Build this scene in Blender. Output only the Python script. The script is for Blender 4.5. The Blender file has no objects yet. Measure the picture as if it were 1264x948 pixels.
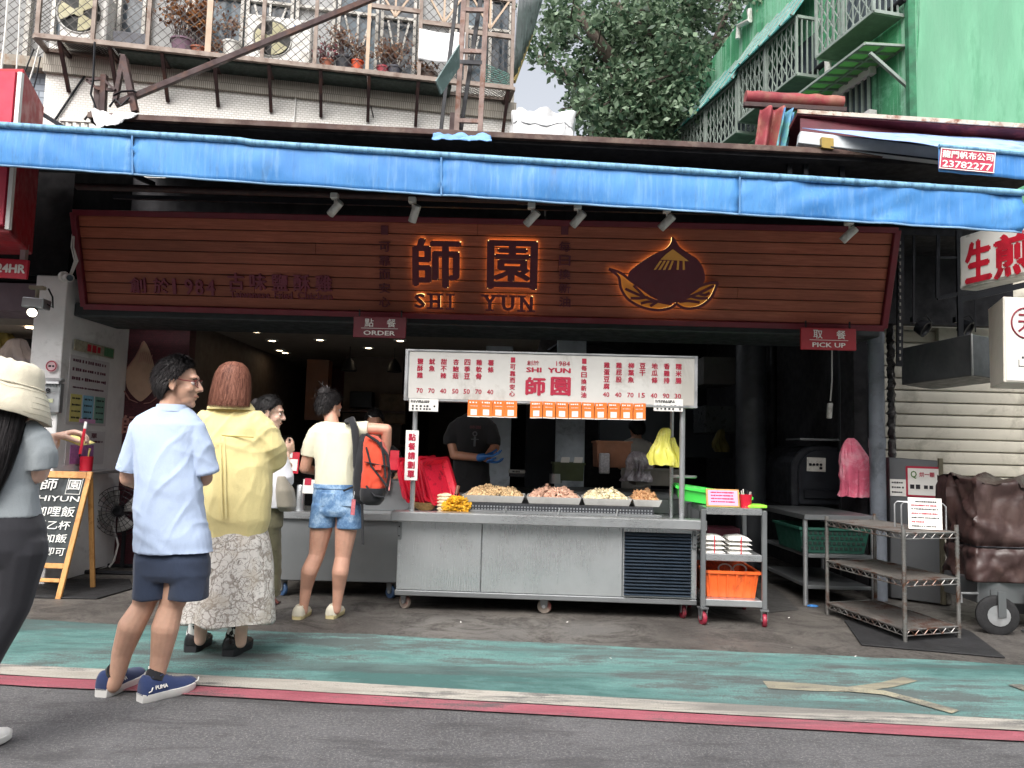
import bpy, bmesh, math, random
import numpy as np
from mathutils import Vector as V, Matrix, noise, Euler
random.seed(7)
S = bpy.context.scene
COL = S.collection
R = math.radians
# ---------------------------------------------------------------- camera
F, CX, CY, CH = 950.0, 632.0, 474.0, 1.25
PITCH, ROLL = R(4.87), 0.026
cam = bpy.data.cameras.new('camera'); camo = bpy.data.objects.new('camera', cam); COL.objects.link(camo)
CM = Matrix.Rotation(math.pi / 2 + PITCH, 4, 'X') @ Matrix.Rotation(ROLL, 4, 'Z')
camo.matrix_world = Matrix.Translation((0, 0, CH)) @ CM
cam.sensor_width = 36; cam.lens = F / 1264 * 36; cam.clip_end = 2000; cam.clip_start = .05
S.camera = camo
# ---------------------------------------------------------------- light
SUN_EL, SUN_AZ = R(50), R(196)
w = bpy.data.worlds.new('World'); S.world = w; w.use_nodes = True
nt = w.node_tree; bg = nt.nodes['Background']
sky = nt.nodes.new('ShaderNodeTexSky'); sky.sky_type = 'NISHITA'; sky.sun_disc = False
sky.sun_elevation = SUN_EL; sky.sun_rotation = SUN_AZ; sky.dust_density = 7; sky.air_density = 1.0; sky.ozone_density = .6
hs = nt.nodes.new('ShaderNodeHueSaturation'); hs.inputs['Saturation'].default_value = .28
nt.links.new(sky.outputs[0], hs.inputs['Color']); nt.links.new(hs.outputs[0], bg.inputs[0]); bg.inputs[1].default_value = .15
sun = bpy.data.lights.new('sun', 'SUN'); sun.energy = .6; sun.angle = R(25); sun.color = (1, .97, .93)
suno = bpy.data.objects.new('sun', sun); COL.objects.link(suno)
sd = V((math.sin(SUN_AZ) * math.cos(SUN_EL), math.cos(SUN_AZ) * math.cos(SUN_EL), math.sin(SUN_EL)))
suno.rotation_euler = sd.to_track_quat('Z', 'Y').to_euler()
S.view_settings.view_transform = 'Standard'; S.view_settings.look = 'None'
S.view_settings.exposure = 1.05; S.view_settings.gamma = 1.0; S.view_settings.use_curve_mapping = False
S.render.engine = 'CYCLES'; S.cycles.use_denoising = True
S.cycles.max_bounces = 8; S.cycles.diffuse_bounces = 4; S.cycles.transparent_max_bounces = 12
# ---------------------------------------------------------------- pixels to places
CM3 = CM.to_3x3()
def ray(px, py): return CM3 @ V(((px - CX) / F, -(py - CY) / F, -1))
def P(px, py, Y):
    d = ray(px, py); return V((0, 0, CH)) + d * (Y / d.y)
def G(px, py, z=0.0):
    d = ray(px, py); return V((0, 0, CH)) + d * ((z - CH) / d.z)
def ON(px, py, o, n):
    d = ray(px, py); c = V((0, 0, CH)); return c + d * ((V(o) - c).dot(n) / d.dot(n))
def lerp(a, b, t): return a + (b - a) * t
# ---------------------------------------------------------------- materials
def lin(c):
    if isinstance(c, str):
        c = [int(c[i:i + 2], 16) / 255 for i in (0, 2, 4)]
        c = [x / 12.92 if x <= .04045 else ((x + .055) / 1.055) ** 2.4 for x in c]
    return (c[0], c[1], c[2], 1)
MATS = {}
class NT:
    def __init__(s, name):
        s.m = bpy.data.materials.new(name); s.m.use_nodes = True; s.t = s.m.node_tree
        s.b = s.t.nodes['Principled BSDF']; s.tc = s.t.nodes.new('ShaderNodeTexCoord')
        MATS[name] = s.m
    def n(s, kind, **kw):
        x = s.t.nodes.new('ShaderNode' + kind)
        for k, v in kw.items():
            if k[0] == '_': setattr(x, k[1:], v)
            else: x.inputs[int(k[1:]) if k[0] == 'i' and k[1:].isdigit() else k.replace('_', ' ')].default_value = v
        return x
    def l(s, a, b): s.t.links.new(a, b)
    def coord(s, scale=(1, 1, 1), rot=(0, 0, 0), src='Object'):
        mp = s.n('Mapping'); mp.inputs['Scale'].default_value = scale; mp.inputs['Rotation'].default_value = rot
        s.l(s.tc.outputs[src], mp.inputs[0]); return mp.outputs[0]
    def noise(s, scale, detail=5, rough=.6, vec=None, dist=0):
        x = s.n('TexNoise', Scale=scale, Detail=detail, Roughness=rough, Distortion=dist)
        s.l(vec if vec is not None else s.tc.outputs['Object'], x.inputs['Vector'])
        return s.math('ADD', s.math('MULTIPLY', s.math('SUBTRACT', x.outputs[0], .5), 1.8), .5)
    def ramp(s, fac, stops):
        x = s.n('ValToRGB'); e = x.color_ramp.elements
        while len(e) < len(stops): e.new(.5)
        for i, (p, c) in enumerate(stops):
            e[i].position = p; e[i].color = lin(c) if not isinstance(c, (int, float)) else (c, c, c, 1)
        s.l(fac, x.inputs[0]); return x.outputs[0]
    def mix(s, fac, a, b, mode='MIX'):
        x = s.n('Mix', _data_type='RGBA', _blend_type=mode)
        for i, v in ((0, fac), (6, a), (7, b)):
            if hasattr(v, 'is_output'): s.l(v, x.inputs[i])
            elif i == 0: x.inputs[0].default_value = v
            else: x.inputs[i].default_value = lin(v)
        return x.outputs[2]
    def math(s, op, a, b=0.0):
        x = s.n('Math', _operation=op)
        for i, v in ((0, a), (1, b)):
            if hasattr(v, 'is_output'): s.l(v, x.inputs[i])
            else: x.inputs[i].default_value = v
        return x.outputs[0]
    def bump(s, h, strength=.2, dist=.01, chain=None):
        x = s.n('Bump', Strength=strength, Distance=dist); s.l(h, x.inputs['Height'])
        if chain is not None: s.l(chain, x.inputs['Normal'])
        s.l(x.outputs[0], s.b.inputs['Normal']); return x.outputs[0]
    def out(s, col=None, rough=None, metal=None):
        for k, v in (('Base Color', col), ('Roughness', rough), ('Metallic', metal)):
            if v is None: continue
            if hasattr(v, 'is_output'): s.l(v, s.b.inputs[k])
            else: s.b.inputs[k].default_value = lin(v) if k == 'Base Color' else v
        return s.m
def mul(c, k): return tuple(min(1, x * k) for x in lin(c)[:3])
def mat(name, col, rough=.6, metal=0., var=.12, scale=5., bump=.0, bscale=60., stain=None, stretch=(1, 1, 1), island=0., emit=0., alpha=1., trans=0., spec=None, sheen=0., coat=0., rvar=.1):
    """plain surface: base colour with uneven tone, optional stains (colour, amount, scale), optional fine relief"""
    if name in MATS: return MATS[name]
    s = NT(name); vec = s.coord(stretch)
    nz = s.noise(scale, 6, .65, vec)
    c = s.ramp(nz, [(.3, mul(col, 1 - var)), (.7, mul(col, 1 + var))])
    if island:
        g = s.n('NewGeometry'); h = s.n('HueSaturation'); s.l(c, h.inputs['Color'])
        s.l(s.math('ADD', s.math('MULTIPLY', g.outputs['Random Per Island'], island * 2), 1 - island), h.inputs['Value']); c = h.outputs[0]
    if stain:
        f = s.ramp(s.noise(stain[2], 8, .7, vec, .4), [(.62 - stain[1] * .35, 0.), (.8 - stain[1] * .2, 1.)])
        c = s.mix(f, c, stain[0])
    r = s.ramp(s.noise(scale * 2.3, 4, .6, vec), [(.3, max(.02, rough - rvar)), (.7, min(1, rough + rvar))])
    s.out(c, r, metal)
    if bump: s.bump(s.noise(bscale, 6, .65, vec), bump, .01)
    if emit: s.b.inputs['Emission Color'].default_value = lin(col); s.b.inputs['Emission Strength'].default_value = emit
    if alpha < 1: s.b.inputs['Alpha'].default_value = alpha
    if trans: s.b.inputs['Transmission Weight'].default_value = trans
    if spec is not None: s.b.inputs['Specular IOR Level'].default_value = spec
    if sheen: s.b.inputs['Sheen Weight'].default_value = sheen
    if coat: s.b.inputs['Coat Weight'].default_value = coat
    return s.m
# ---------------------------------------------------------------- mesh helpers
LOC = {}
def tag(o, label=None, cat=None, group=None, kind=None):
    if label: o['label'] = label
    if cat: o['category'] = cat
    if group: o['group'] = group
    if kind: o['kind'] = kind
    return o
def thing(name, label, cat, loc, group=None):
    o = bpy.data.objects.new(name, None); COL.objects.link(o); o.location = loc; o.empty_display_size = .1
    LOC[o.name] = V(loc); return tag(o, label, cat, group)
def frame(o, x, n=None):
    """origin, across, up, out of a flat thing: x = across direction, n = facing"""
    x = V(x).normalized(); n = V(n).normalized(); u = n.cross(x).normalized(); return V(o), x, u, n
class MB:
    def __init__(s, M=None): s.v = []; s.f = []; s.mi = []; s.M = M; s.k = 0
    def add(s, vs, fs):
        b = len(s.v); s.v += [(s.M @ V(p)) if s.M else V(p) for p in vs]
        s.f += [[b + i for i in f] for f in fs]; s.mi += [s.k] * len(fs); return s
    def box(s, a, b):
        x0, y0, z0 = a; x1, y1, z1 = b
        return s.add([(x0, y0, z0), (x1, y0, z0), (x1, y1, z0), (x0, y1, z0), (x0, y0, z1), (x1, y0, z1), (x1, y1, z1), (x0, y1, z1)],
                     [(0, 3, 2, 1), (4, 5, 6, 7), (0, 1, 5, 4), (1, 2, 6, 5), (2, 3, 7, 6), (3, 0, 4, 7)])
    def hexa(s, p): return s.add(p, [(0, 3, 2, 1), (4, 5, 6, 7), (0, 1, 5, 4), (1, 2, 6, 5), (2, 3, 7, 6), (3, 0, 4, 7)])
    def obox(s, c, x, y, z):
        """box from centre and three half-vectors"""
        c, x, y, z = V(c), V(x), V(y), V(z)
        return s.hexa([c - x - y - z, c + x - y - z, c + x + y - z, c - x + y - z, c - x - y + z, c + x - y + z, c + x + y + z, c - x + y + z])
    def bar(s, a, b, w, h=None, up=(0, 0, 1)):
        a, b = V(a), V(b); d = (b - a); h = w if h is None else h
        x = d.cross(V(up)); x = x.normalized() if x.length > 1e-6 else V((1, 0, 0)); u = x.cross(d).normalized()
        return s.obox((a + b) / 2, x * w / 2, d / 2, u * h / 2)
    def slab(s, quad, depth):
        """quad of 4 points (front, counter-clockwise), pushed back along its own normal by depth"""
        q = [V(p) for p in quad]; n = (q[1] - q[0]).cross(q[3] - q[0]).normalized() * -depth
        return s.hexa([q[0], q[1], q[1] + n, q[0] + n, q[3], q[2], q[2] + n, q[3] + n])
    def poly(s, pts, n, depth):
        """flat outline with thickness along -n"""
        pts = [V(p) for p in pts]; k = len(pts); bk = [p - V(n) * depth for p in pts]
        return s.add(pts + bk, [list(range(k)), list(range(2 * k - 1, k - 1, -1))] + [(i, i + k, (i + 1) % k + k, (i + 1) % k) for i in range(k)])
    def loft(s, rings, cap=True, closed=True):
        n = len(rings[0]); vs = [p for r in rings for p in r]; fs = []
        for i in range(len(rings) - 1):
            for j in range(n if closed else n - 1):
                k = (j + 1) % n; fs.append((i * n + j, i * n + k, i * n + n + k, i * n + n + j))
        if cap: fs += [list(range(n))[::-1], [len(vs) - n + j for j in range(n)]]
        return s.add(vs, fs)
    def tube(s, pts, r, n=8, cap=True):
        pts = [V(p) for p in pts]; rings = []; u = None
        for i, p in enumerate(pts):
            d = (pts[min(i + 1, len(pts) - 1)] - pts[max(i - 1, 0)]).normalized()
            if u is None: u = d.orthogonal().normalized()
            u = (u - d * u.dot(d)); u = u.normalized() if u.length > 1e-5 else d.orthogonal().normalized()
            w = d.cross(u); rr = r[i] if hasattr(r, '__len__') else r
            rings.append([p + (u * math.cos(t) + w * math.sin(t)) * rr for t in [2 * math.pi * k / n for k in range(n)]])
        return s.loft(rings, cap)
    def cyl(s, a, b, r, n=16, r2=None): return s.tube([a, b], [r, r if r2 is None else r2], n)
    def lathe(s, prof, c, n=20, ax=(0, 0, 1)):
        q = V((0, 0, 1)).rotation_difference(V(ax)); c = V(c)
        return s.loft([[c + q @ V((r * math.cos(t), r * math.sin(t), z)) for t in [2 * math.pi * k / n for k in range(n)]] for r, z in prof])
    def ball(s, c, r, n=12, m=8, rot=None):
        r = (r, r, r) if not hasattr(r, '__len__') else r; c = V(c); rings = []
        for i in range(m + 1):
            a = -math.pi / 2 + math.pi * min(max(i, .06), m - .06) / m; rings.append([])
            for j in range(n):
                t = 2 * math.pi * j / n; p = V((r[0] * math.cos(a) * math.cos(t), r[1] * math.cos(a) * math.sin(t), r[2] * math.sin(a)))
                rings[-1].append(c + (rot @ p if rot else p))
        return s.loft(rings)
    def cone(s, a, b, ra, rb, n=14):
        """limb piece with round ends"""
        a, b = V(a), V(b); d = (b - a).normalized(); pts = []; rs = []
        for t in (-.98, -.8, -.45, 0): pts.append(a + d * ra * t); rs.append(ra * math.sqrt(1 - t * t))
        for t in (0, .45, .8, .98): pts.append(b + d * rb * t); rs.append(rb * math.sqrt(1 - t * t))
        return s.tube(pts, rs, n)
    def grid(s, fn, nu, nv, both=0.):
        vs = [fn(i / nu, j / nv) for j in range(nv + 1) for i in range(nu + 1)]
        return s.add(vs, [(j * (nu + 1) + i, j * (nu + 1) + i + 1, (j + 1) * (nu + 1) + i + 1, (j + 1) * (nu + 1) + i) for j in range(nv) for i in range(nu)])
    def build(s, name, m=None, parent=None, smooth=None, bevel=0., label=None, cat=None, group=None, kind=None, solid=0., at=None):
        if parent is not None: o0 = LOC[parent.name]
        elif at is not None: o0 = V(at)
        else:
            a = np.array([tuple(p) for p in s.v]); o0 = V(((a[:, 0].min() + a[:, 0].max()) / 2, (a[:, 1].min() + a[:, 1].max()) / 2, a[:, 2].min()))
        me = bpy.data.meshes.new(name); me.from_pydata([tuple(p - o0) for p in s.v], [], s.f)
        ms = m if isinstance(m, (list, tuple)) else [m]
        for x in ms: me.materials.append(x)
        if len(ms) > 1: me.polygons.foreach_set('material_index', s.mi)
        if bevel:
            bm = bmesh.new(); bm.from_mesh(me)
            bmesh.ops.bevel(bm, geom=[e for e in bm.edges if len(e.link_faces) == 2 and e.calc_face_angle(0) > .5], offset=bevel, segments=1, affect='EDGES', clamp_overlap=True)
            bm.to_mesh(me); bm.free()
        if smooth: finish(me, smooth)
        o = link(name, me, parent, o0)
        if solid:
            x = o.modifiers.new('thickness', 'SOLIDIFY'); x.thickness = solid; x.offset = 0
        return tag(o, label, cat, group, kind or ('stuff' if name in ('print', 'red_print') else None))
def finish(me, ang=40):
    me.polygons.foreach_set('use_smooth', [True] * len(me.polygons)); me.set_sharp_from_angle(angle=R(ang)); me.update()
def link(name, me, parent=None, o0=None):
    o = bpy.data.objects.new(name, me); COL.objects.link(o)
    if parent is not None: o.parent = parent; LOC[o.name] = LOC[parent.name]
    else: o.location = o0; LOC[o.name] = V(o0)
    return o
KIDS = {}
def copy_tree(o, parent=None, loc=None, rot=None, label=None):
    kids = [k for k in o.children]
    c = o.copy(); COL.objects.link(c); LOC[c.name] = V(loc) if loc is not None else LOC[(parent or o).name]
    if parent is not None: c.parent = parent
    if loc is not None: c.location = loc
    if rot is not None: c.rotation_euler = (0, 0, rot)
    if label: c['label'] = label
    for k in kids: copy_tree(k, c)
    return c
# ---------------------------------------------------------------- writing
TXT = {}
def glyphs(txt, bold=0.):
    k = (txt, bold)
    if k in TXT: return TXT[k]
    c = bpy.data.curves.new('txt', 'FONT'); c.body = txt; c.size = 1; c.resolution_u = 2; c.align_x = 'CENTER'; c.space_line = 1.1
    o = bpy.data.objects.new('txt', c); COL.objects.link(o)
    me = bpy.data.meshes.new_from_object(o.evaluated_get(bpy.context.evaluated_depsgraph_get()))
    bpy.data.objects.remove(o); bpy.data.curves.remove(c)
    v = np.array([tuple(x.co) for x in me.vertices]).reshape(-1, 3); f = [list(p.vertices) for p in me.polygons]
    bpy.data.meshes.remove(me)
    v = v - np.array([(v[:, 0].min() + v[:, 0].max()) / 2, (v[:, 1].min() + v[:, 1].max()) / 2, 0])
    TXT[k] = (v, f); return TXT[k]
def write(mb, txt, fr, cx, cy, w=None, h=None, bold=.0, depth=0., lift=.003):
    """letters lying on a flat frame, box-fitted to w x h; bold = thickening in em; depth = solid letters"""
    o, x, u, n = fr; v, f = glyphs(txt)
    W, H = np.ptp(v[:, 0]) + bold, np.ptp(v[:, 1]) + bold
    sx = w / W if w else None; sy = h / H if h else sx; sx = sx or sy
    offs = [(0, 0)] if not bold else [(-bold / 2, 0), (bold / 2, 0), (0, bold / 3), (0, -bold / 3)]
    for i, (dx, dy) in enumerate(offs):
        z = lift + i * .0006
        top = [o + x * (cx + (p[0] + dx) * sx) + u * (cy + (p[1] + dy) * sy) + n * (z + depth) for p in v]
        mb.add(top, f)
        if depth:
            bot = [p - n * depth for p in top]; cnt = {}
            for q in f:
                for a, b in zip(q, q[1:] + q[:1]): cnt[(a, b)] = 1
            side = [(a + 0, a + len(v), b + len(v), b) for (a, b) in cnt if (b, a) not in cnt]
            mb.add(top + bot, side)
    return mb
def vwrite(mb, txt, fr, cx, y0, size, pitch, bold=.03, lift=.003, w=1.):
    for i, ch in enumerate(txt):
        if ch != ' ': write(mb, ch, fr, cx, y0 - i * pitch, size * w, size, bold, lift=lift)
def plate(mb, fr, cx, cy, w, h, d, lift=0.):
    o, x, u, n = fr; return mb.obox(o + x * cx + u * cy + n * (lift - d / 2), x * w / 2, u * h / 2, n * d / 2)
def lines(mb, fr, x0, x1, y0, y1, rows, hgt, lift=.003, gap=.3):
    """rows of short print too small to read"""
    for i in range(rows):
        y = lerp(y0, y1, i / max(1, rows - 1)); x = x0
        while x < x1 - hgt:
            wd = min(hgt * random.uniform(.7, 1.0), x1 - x); plate(mb, fr, x + wd / 2, y, wd, hgt * random.uniform(.6, 1), .0006, lift); x += wd + hgt * gap * random.choice((.5, 1, 1, 2.5))
# ---------------------------------------------------------------- special materials
def m_asphalt():
    s = NT('asphalt'); big = s.noise(.8, 6, .7); fine = s.noise(70, 4, .85); mid = s.noise(9, 6, .75)
    c = s.ramp(big, [(.2, '444447'), (.55, '555558'), (.85, '646467')])
    c = s.mix(s.ramp(fine, [(.45, 0.), (.75, 1.)]), c, '7f7d7b', 'MIX'); c = s.mix(.3, c, s.ramp(big, [(.3, '3b3a3c'), (.7, '545253')]))
    v = s.n('TexVoronoi', Scale=210.); s.l(s.tc.outputs['Object'], v.inputs['Vector'])
    c = s.mix(s.ramp(v.outputs['Distance'], [(.08, .55), (.3, 0.)]), c, '2c2b2c')
    c = s.mix(s.ramp(mid, [(.58, 0.), (.75, .5)]), c, '3d3c3d')
    sp = s.n('TexVoronoi', Scale=75.); s.l(s.tc.outputs['Object'], sp.inputs['Vector']); c = s.mix(s.ramp(sp.outputs['Distance'], [(.1, .7), (.2, 0.)]), c, '9b9894')
    c = s.mix(s.ramp(s.noise(2.2, 9, .75, s.coord((.5, 2.2, 1)), .5), [(.52, 0.), (.68, .55)]), c, '3a393a')
    s.out(c, s.ramp(big, [(.3, .75), (.7, .95)])); s.bump(fine, .5, .006); return s.m
def _nv(s, amt):
    x = s.n('TexNoise', Scale=2.5, Detail=5.); s.l(s.tc.outputs['Object'], x.inputs['Vector'])
    m = s.n('Mix', _data_type='VECTOR', Factor=amt * .5); s.l(s.tc.outputs['Object'], m.inputs[4]); s.l(x.outputs['Color'], m.inputs[5]); return m.outputs[1]
NT.noise_vec = _nv
def m_forecourt():
    s = NT('forecourt'); big = s.noise(1.3, 8, .7, dist=.3); fine = s.noise(55, 4, .85); st = s.noise(2.7, 8, .75, dist=.8)
    c = s.ramp(big, [(.2, '393634'), (.5, '504d4a'), (.8, '64605b')])
    c = s.mix(s.ramp(st, [(.5, 0.), (.66, .75)]), c, '272422')
    c = s.mix(s.ramp(fine, [(.4, 0.), (.75, .5)]), c, '6b655e')
    v = s.n('TexVoronoi', Scale=.9, Randomness=1.); s.l(s.noise_vec(.5), v.inputs['Vector'])
    c = s.mix(s.ramp(v.outputs['Distance'], [(.16, .5), (.3, 0.)]), c, '6a5a44')
    s.out(c, s.ramp(st, [(.4, .55), (.7, .9)])); s.bump(fine, .4, .006); return s.m
def m_paint(name, a, b, wear, streak=(1, 5, 1)):
    """road paint, driven thin in places so that the asphalt shows"""
    s = NT(name); vec = s.coord(streak); big = s.noise(.9, 9, .72, vec, .3); fine = s.noise(150, 3, .8); mid = s.noise(5, 8, .7, vec)
    c = s.ramp(big, [(.3, a), (.7, b)])
    f = s.math('ADD', s.math('MULTIPLY', big, .75), s.math('ADD', s.math('MULTIPLY', mid, .35), s.math('MULTIPLY', fine, .22)))
    c = s.mix(s.ramp(f, [(wear, 0.), (wear + .13, .85)]), c, '4e4f4f')
    c = s.mix(s.ramp(fine, [(.5, 0.), (.72, .35)]), c, '3a3c3c')
    t = s.noise(1.1, 6, .7, s.coord((.35, 3.2, 1))); c = s.mix(s.ramp(t, [(.5, 0.), (.68, .55)]), c, '48494a')
    s.out(c, .85); s.bump(fine, .4, .006); return s.m
def brickmat(name, c1, c2, cm, bw, bh, mortar, bump=.5, dirt='8d867c', dirtamt=.5, ax='x'):
    s = NT(name); sp = s.n('SeparateXYZ'); s.l(s.tc.outputs['Object'], sp.inputs[0]); cb = s.n('CombineXYZ')
    s.l(sp.outputs['X' if ax == 'x' else 'Y'], cb.inputs[0]); s.l(sp.outputs['Z'], cb.inputs[1])
    b = s.n('TexBrick', Scale=1.); b.inputs['Brick Width'].default_value = bw; b.inputs['Row Height'].default_value = bh; b.inputs['Mortar Size'].default_value = mortar
    b.inputs['Color1'].default_value = lin(c1); b.inputs['Color2'].default_value = lin(c2); b.inputs['Mortar'].default_value = lin(cm); s.l(cb.outputs[0], b.inputs['Vector'])
    st = s.noise(1.2, 8, .7, s.coord((1, 1, .25))); c = s.mix(s.ramp(st, [(.5, 0.), (.75, dirtamt)]), b.outputs['Color'], dirt)
    s.out(c, .6); s.bump(s.math('SUBTRACT', 1., b.outputs['Fac']), bump, .01); return s.m
def m_wood():
    s = NT('wood'); vec = s.coord((1.2, 26, 26)); gr = s.noise(2.2, 8, .7, vec, .8); big = s.noise(.9, 4, .6); fine = s.noise(9, 6, .8, s.coord((1, 60, 60)))
    c = s.ramp(gr, [(.15, '884330'), (.5, 'a85a42'), (.85, 'bd6e54')]); c = s.mix(s.ramp(big, [(.35, .0), (.7, .5)]), c, '8a4a32')
    c = s.mix(s.ramp(fine, [(.5, 0.), (.85, .4)]), c, '6a3420')
    g = s.n('NewGeometry'); oi = s.n('ObjectInfo'); h = s.n('HueSaturation'); s.l(c, h.inputs['Color']); s.l(s.math('ADD', .82, s.math('MULTIPLY', oi.outputs['Random'], .3)), h.inputs['Value'])
    s.out(h.outputs[0], .55); s.bump(fine, .12, .004); return s.m
def m_canvas():
    s = NT('blue_canvas'); st = s.noise(7, 5, .7, s.coord((3.5, 3.5, .15))); big = s.noise(1.1, 5, .6); fine = s.noise(18, 5, .75, s.coord((2.4, 2.4, .22)))
    c = s.ramp(big, [(.3, '3577b8'), (.7, '4a8bc9')]); c = s.mix(s.ramp(st, [(.5, 0.), (.8, .4)]), c, '7fa9d0'); c = s.mix(s.ramp(fine, [(.55, 0.), (.85, .35)]), c, '3f6690')
    gr = s.noise(2.3, 8, .75, s.coord((2.5, 2.5, .6))); c = s.mix(s.ramp(gr, [(.62, 0.), (.9, .5)]), c, '4d6478')
    s.out(c, .6); s.bump(s.noise(5, 4, .5, s.coord((2, 2, .5))), .25, .03); return s.m
def m_greenwall():
    s = NT('green_render'); st = s.noise(2.2, 9, .7, s.coord((3, 3, .18)), .3); big = s.noise(.5, 6, .6); fine = s.noise(22, 7, .75)
    c = s.ramp(big, [(.3, '347c55'), (.55, '449367'), (.75, '5faa82')]); c = s.mix(s.ramp(st, [(.46, 0.), (.66, .75)]), c, '94bfa8'); 
    c = s.mix(s.ramp(s.noise(1.4, 9, .75, s.coord((4, 4, .15))), [(.57, 0.), (.7, .7)]), c, '2b5a44'); c = s.mix(s.ramp(s.noise(.7, 8, .7), [(.6, 0.), (.68, .5)]), c, '7fc09e')
    s.out(c, .75); s.bump(fine, .5, .02); return s.m
def m_steel(name='steel', col='b9bcbe', rough=.34, vert=False):
    s = NT(name); br = s.noise(5, 6, .7, s.coord((60, 60, 1) if vert else (1, 60, 60))); big = s.noise(1.7, 7, .7); sp = s.noise(8, 8, .75)
    c = s.ramp(big, [(.1, mul(col, .86)), (.9, mul(col, 1.06))]); c = s.mix(s.ramp(sp, [(.7, 0.), (.95, .3)]), c, mul(col, .65))
    s.out(c, s.ramp(s.math('ADD', s.math('MULTIPLY', br, .5), s.math('MULTIPLY', big, .5)), [(.3, rough - .06), (.7, rough + .1)]), .8); s.bump(br, .02, .002); return s.m
def m_skirt():
    s = NT('skirt_print'); v = s.n('TexVoronoi', _feature='DISTANCE_TO_EDGE', Scale=22.); s.l(s.noise_vec(.75), v.inputs['Vector'])
    n2 = s.noise(15, 4, .6, dist=2.2); band = s.math('ABSOLUTE', s.math('SUBTRACT', n2, .5))
    c = s.mix(s.ramp(v.outputs['Distance'], [(.02, .75), (.08, 0.)]), 'd2cec8', '857a70'); c = s.mix(s.ramp(band, [(.012, .9), (.045, 0.)]), c, '6f665e')
    c = s.mix(s.ramp(s.noise(9, 5, .6), [(.5, 0.), (.7, .5)]), c, 'b3a898'); s.out(c, .85); s.bump(s.noise(6, 3, .5, s.coord((5, 5, .6))), .25, .02); return s.m
def m_denim():
    s = NT('denim'); n = s.noise(12, 6, .7); f = s.noise(240, 2, .6, s.coord((1, 1, .3)))
    c = s.ramp(n, [(.3, '4c6f99'), (.5, '6c8fb6'), (.72, '9db8d3')]); c = s.mix(s.ramp(f, [(.4, 0.), (.7, .35)]), c, '43617f'); s.out(c, .9); s.bump(f, .25, .003); return s.m
def m_cloth(name, col, var=.06, fold=.35, weave=260, dirt=None):
    s = NT(name); n = s.noise(6, 5, .6); f = s.noise(weave, 2, .6)
    c = s.ramp(n, [(.3, mul(col, 1 - var)), (.7, mul(col, 1 + var))]); c = s.mix(s.ramp(f, [(.4, 0.), (.75, .3)]), c, mul(col, .8))
    s.out(c, .9); b = s.bump(f, .12, .002); s.b.inputs['Sheen Weight'].default_value = .15
    if fold: s.bump(s.noise(9, 4, .55, s.coord((1, 1, .45), (.3, .5, 0)), .6), fold, .02, b)
    return s.m
def m_hair(name, a, b):
    s = NT(name); g = s.n('NewGeometry'); n = s.noise(30, 4, .6, s.coord((6, 6, .5)))
    f = s.math('ADD', s.math('MULTIPLY', g.outputs['Random Per Island'], .6), s.math('MULTIPLY', n, .4)); s.out(s.ramp(f, [(.2, a), (.8, b)]), .6); s.b.inputs['Specular IOR Level'].default_value = .25
    s.bump(n, .12, .003); return s.m
def m_skin(name, col):
    s = NT(name); n = s.noise(9, 6, .6); f = s.noise(90, 4, .6)
    c = s.ramp(n, [(.3, mul(col, .9)), (.7, mul(col, 1.06))]); c = s.mix(s.ramp(s.noise(24, 5, .7), [(.55, 0.), (.75, .25)]), c, mul(col, .78)); s.out(c, .5)
    s.b.inputs['Subsurface Weight'].default_value = .12; s.b.inputs['Subsurface Scale'].default_value = .006; s.b.inputs['Subsurface Radius'].default_value = (1, .35, .2); s.bump(f, .06, .002); return s.m
def m_leaf(name, a, b, tr=.25):
    s = NT(name); g = s.n('NewGeometry'); c = s.ramp(g.outputs['Random Per Island'], [(.1, a), (.9, b)]); s.out(c, .5)
    t = s.n('BsdfTranslucent'); s.l(c, t.inputs[0]); mx = s.n('MixShader'); mx.inputs[0].default_value = tr
    s.l(s.b.outputs[0], mx.inputs[1]); s.l(t.outputs[0], mx.inputs[2]); s.l(mx.outputs[0], s.t.nodes['Material Output'].inputs[0]); return s.m
def m_glass(name, col='9fb0b8', tr=.35):
    s = NT(name); s.out(col, .08); s.b.inputs['Alpha'].default_value = 1; s.b.inputs['Transmission Weight'].default_value = tr; return s.m
ASPH = m_asphalt(); FORE = m_forecourt(); WOOD = m_wood(); CANVAS = m_canvas(); GREENW = m_greenwall()
STEEL = m_steel('steel', 'c4c7c9', .3); STEELD = m_steel('dull_steel', '8d9092', .45, True); STEELV = m_steel('steel_panel', 'cdd0d2', .28, True)
LANE = m_paint('lane_green', '3d625f', '76a29d', .64, (.5, 1.5, 1)); WLINE = m_paint('line_white', '959087', 'bab5ab', .68, (.6, 3, 1)); RLINE = m_paint('line_red', '8a4450', 'a9606b', .69, (.6, 3, 1))
WBRICK = brickmat('white_bricks', 'f0eee9', 'e2dfd9', 'c6c2ba', .05, .026, .004, .4, 'cfc9bf', .25); CORN = brickmat('cornice_bricks', 'b5aea2', 'a8a195', '7d776d', .022, .12, .004, .5)
GTILE = brickmat('grey_tiles', 'a8b1bc', '919aa6', '757d88', .2, .075, .008, .5, '7a818b', .4)
MAROON = mat('maroon', '6e1f2c', .5, var=.1, bump=.05); DKRED = mat('letter_red', '64202f', .45, var=.06); CRIM = mat('crimson_print', 'b01c3c', .55, var=.04); REDP = mat('red_paint', 'c01f33', .5, var=.06, stain=('7a1524', .3, 3))
BLACK = mat('black_paint', '0b0a0c', .8, var=.3, bump=.15, bscale=12, spec=.15); DKMET = mat('dark_metal', '1c1d22', .5, .4, var=.2, bump=.06); RUBBER = mat('black_rubber', '1d1d1f', .8, var=.25, bump=.3, bscale=90)
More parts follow.
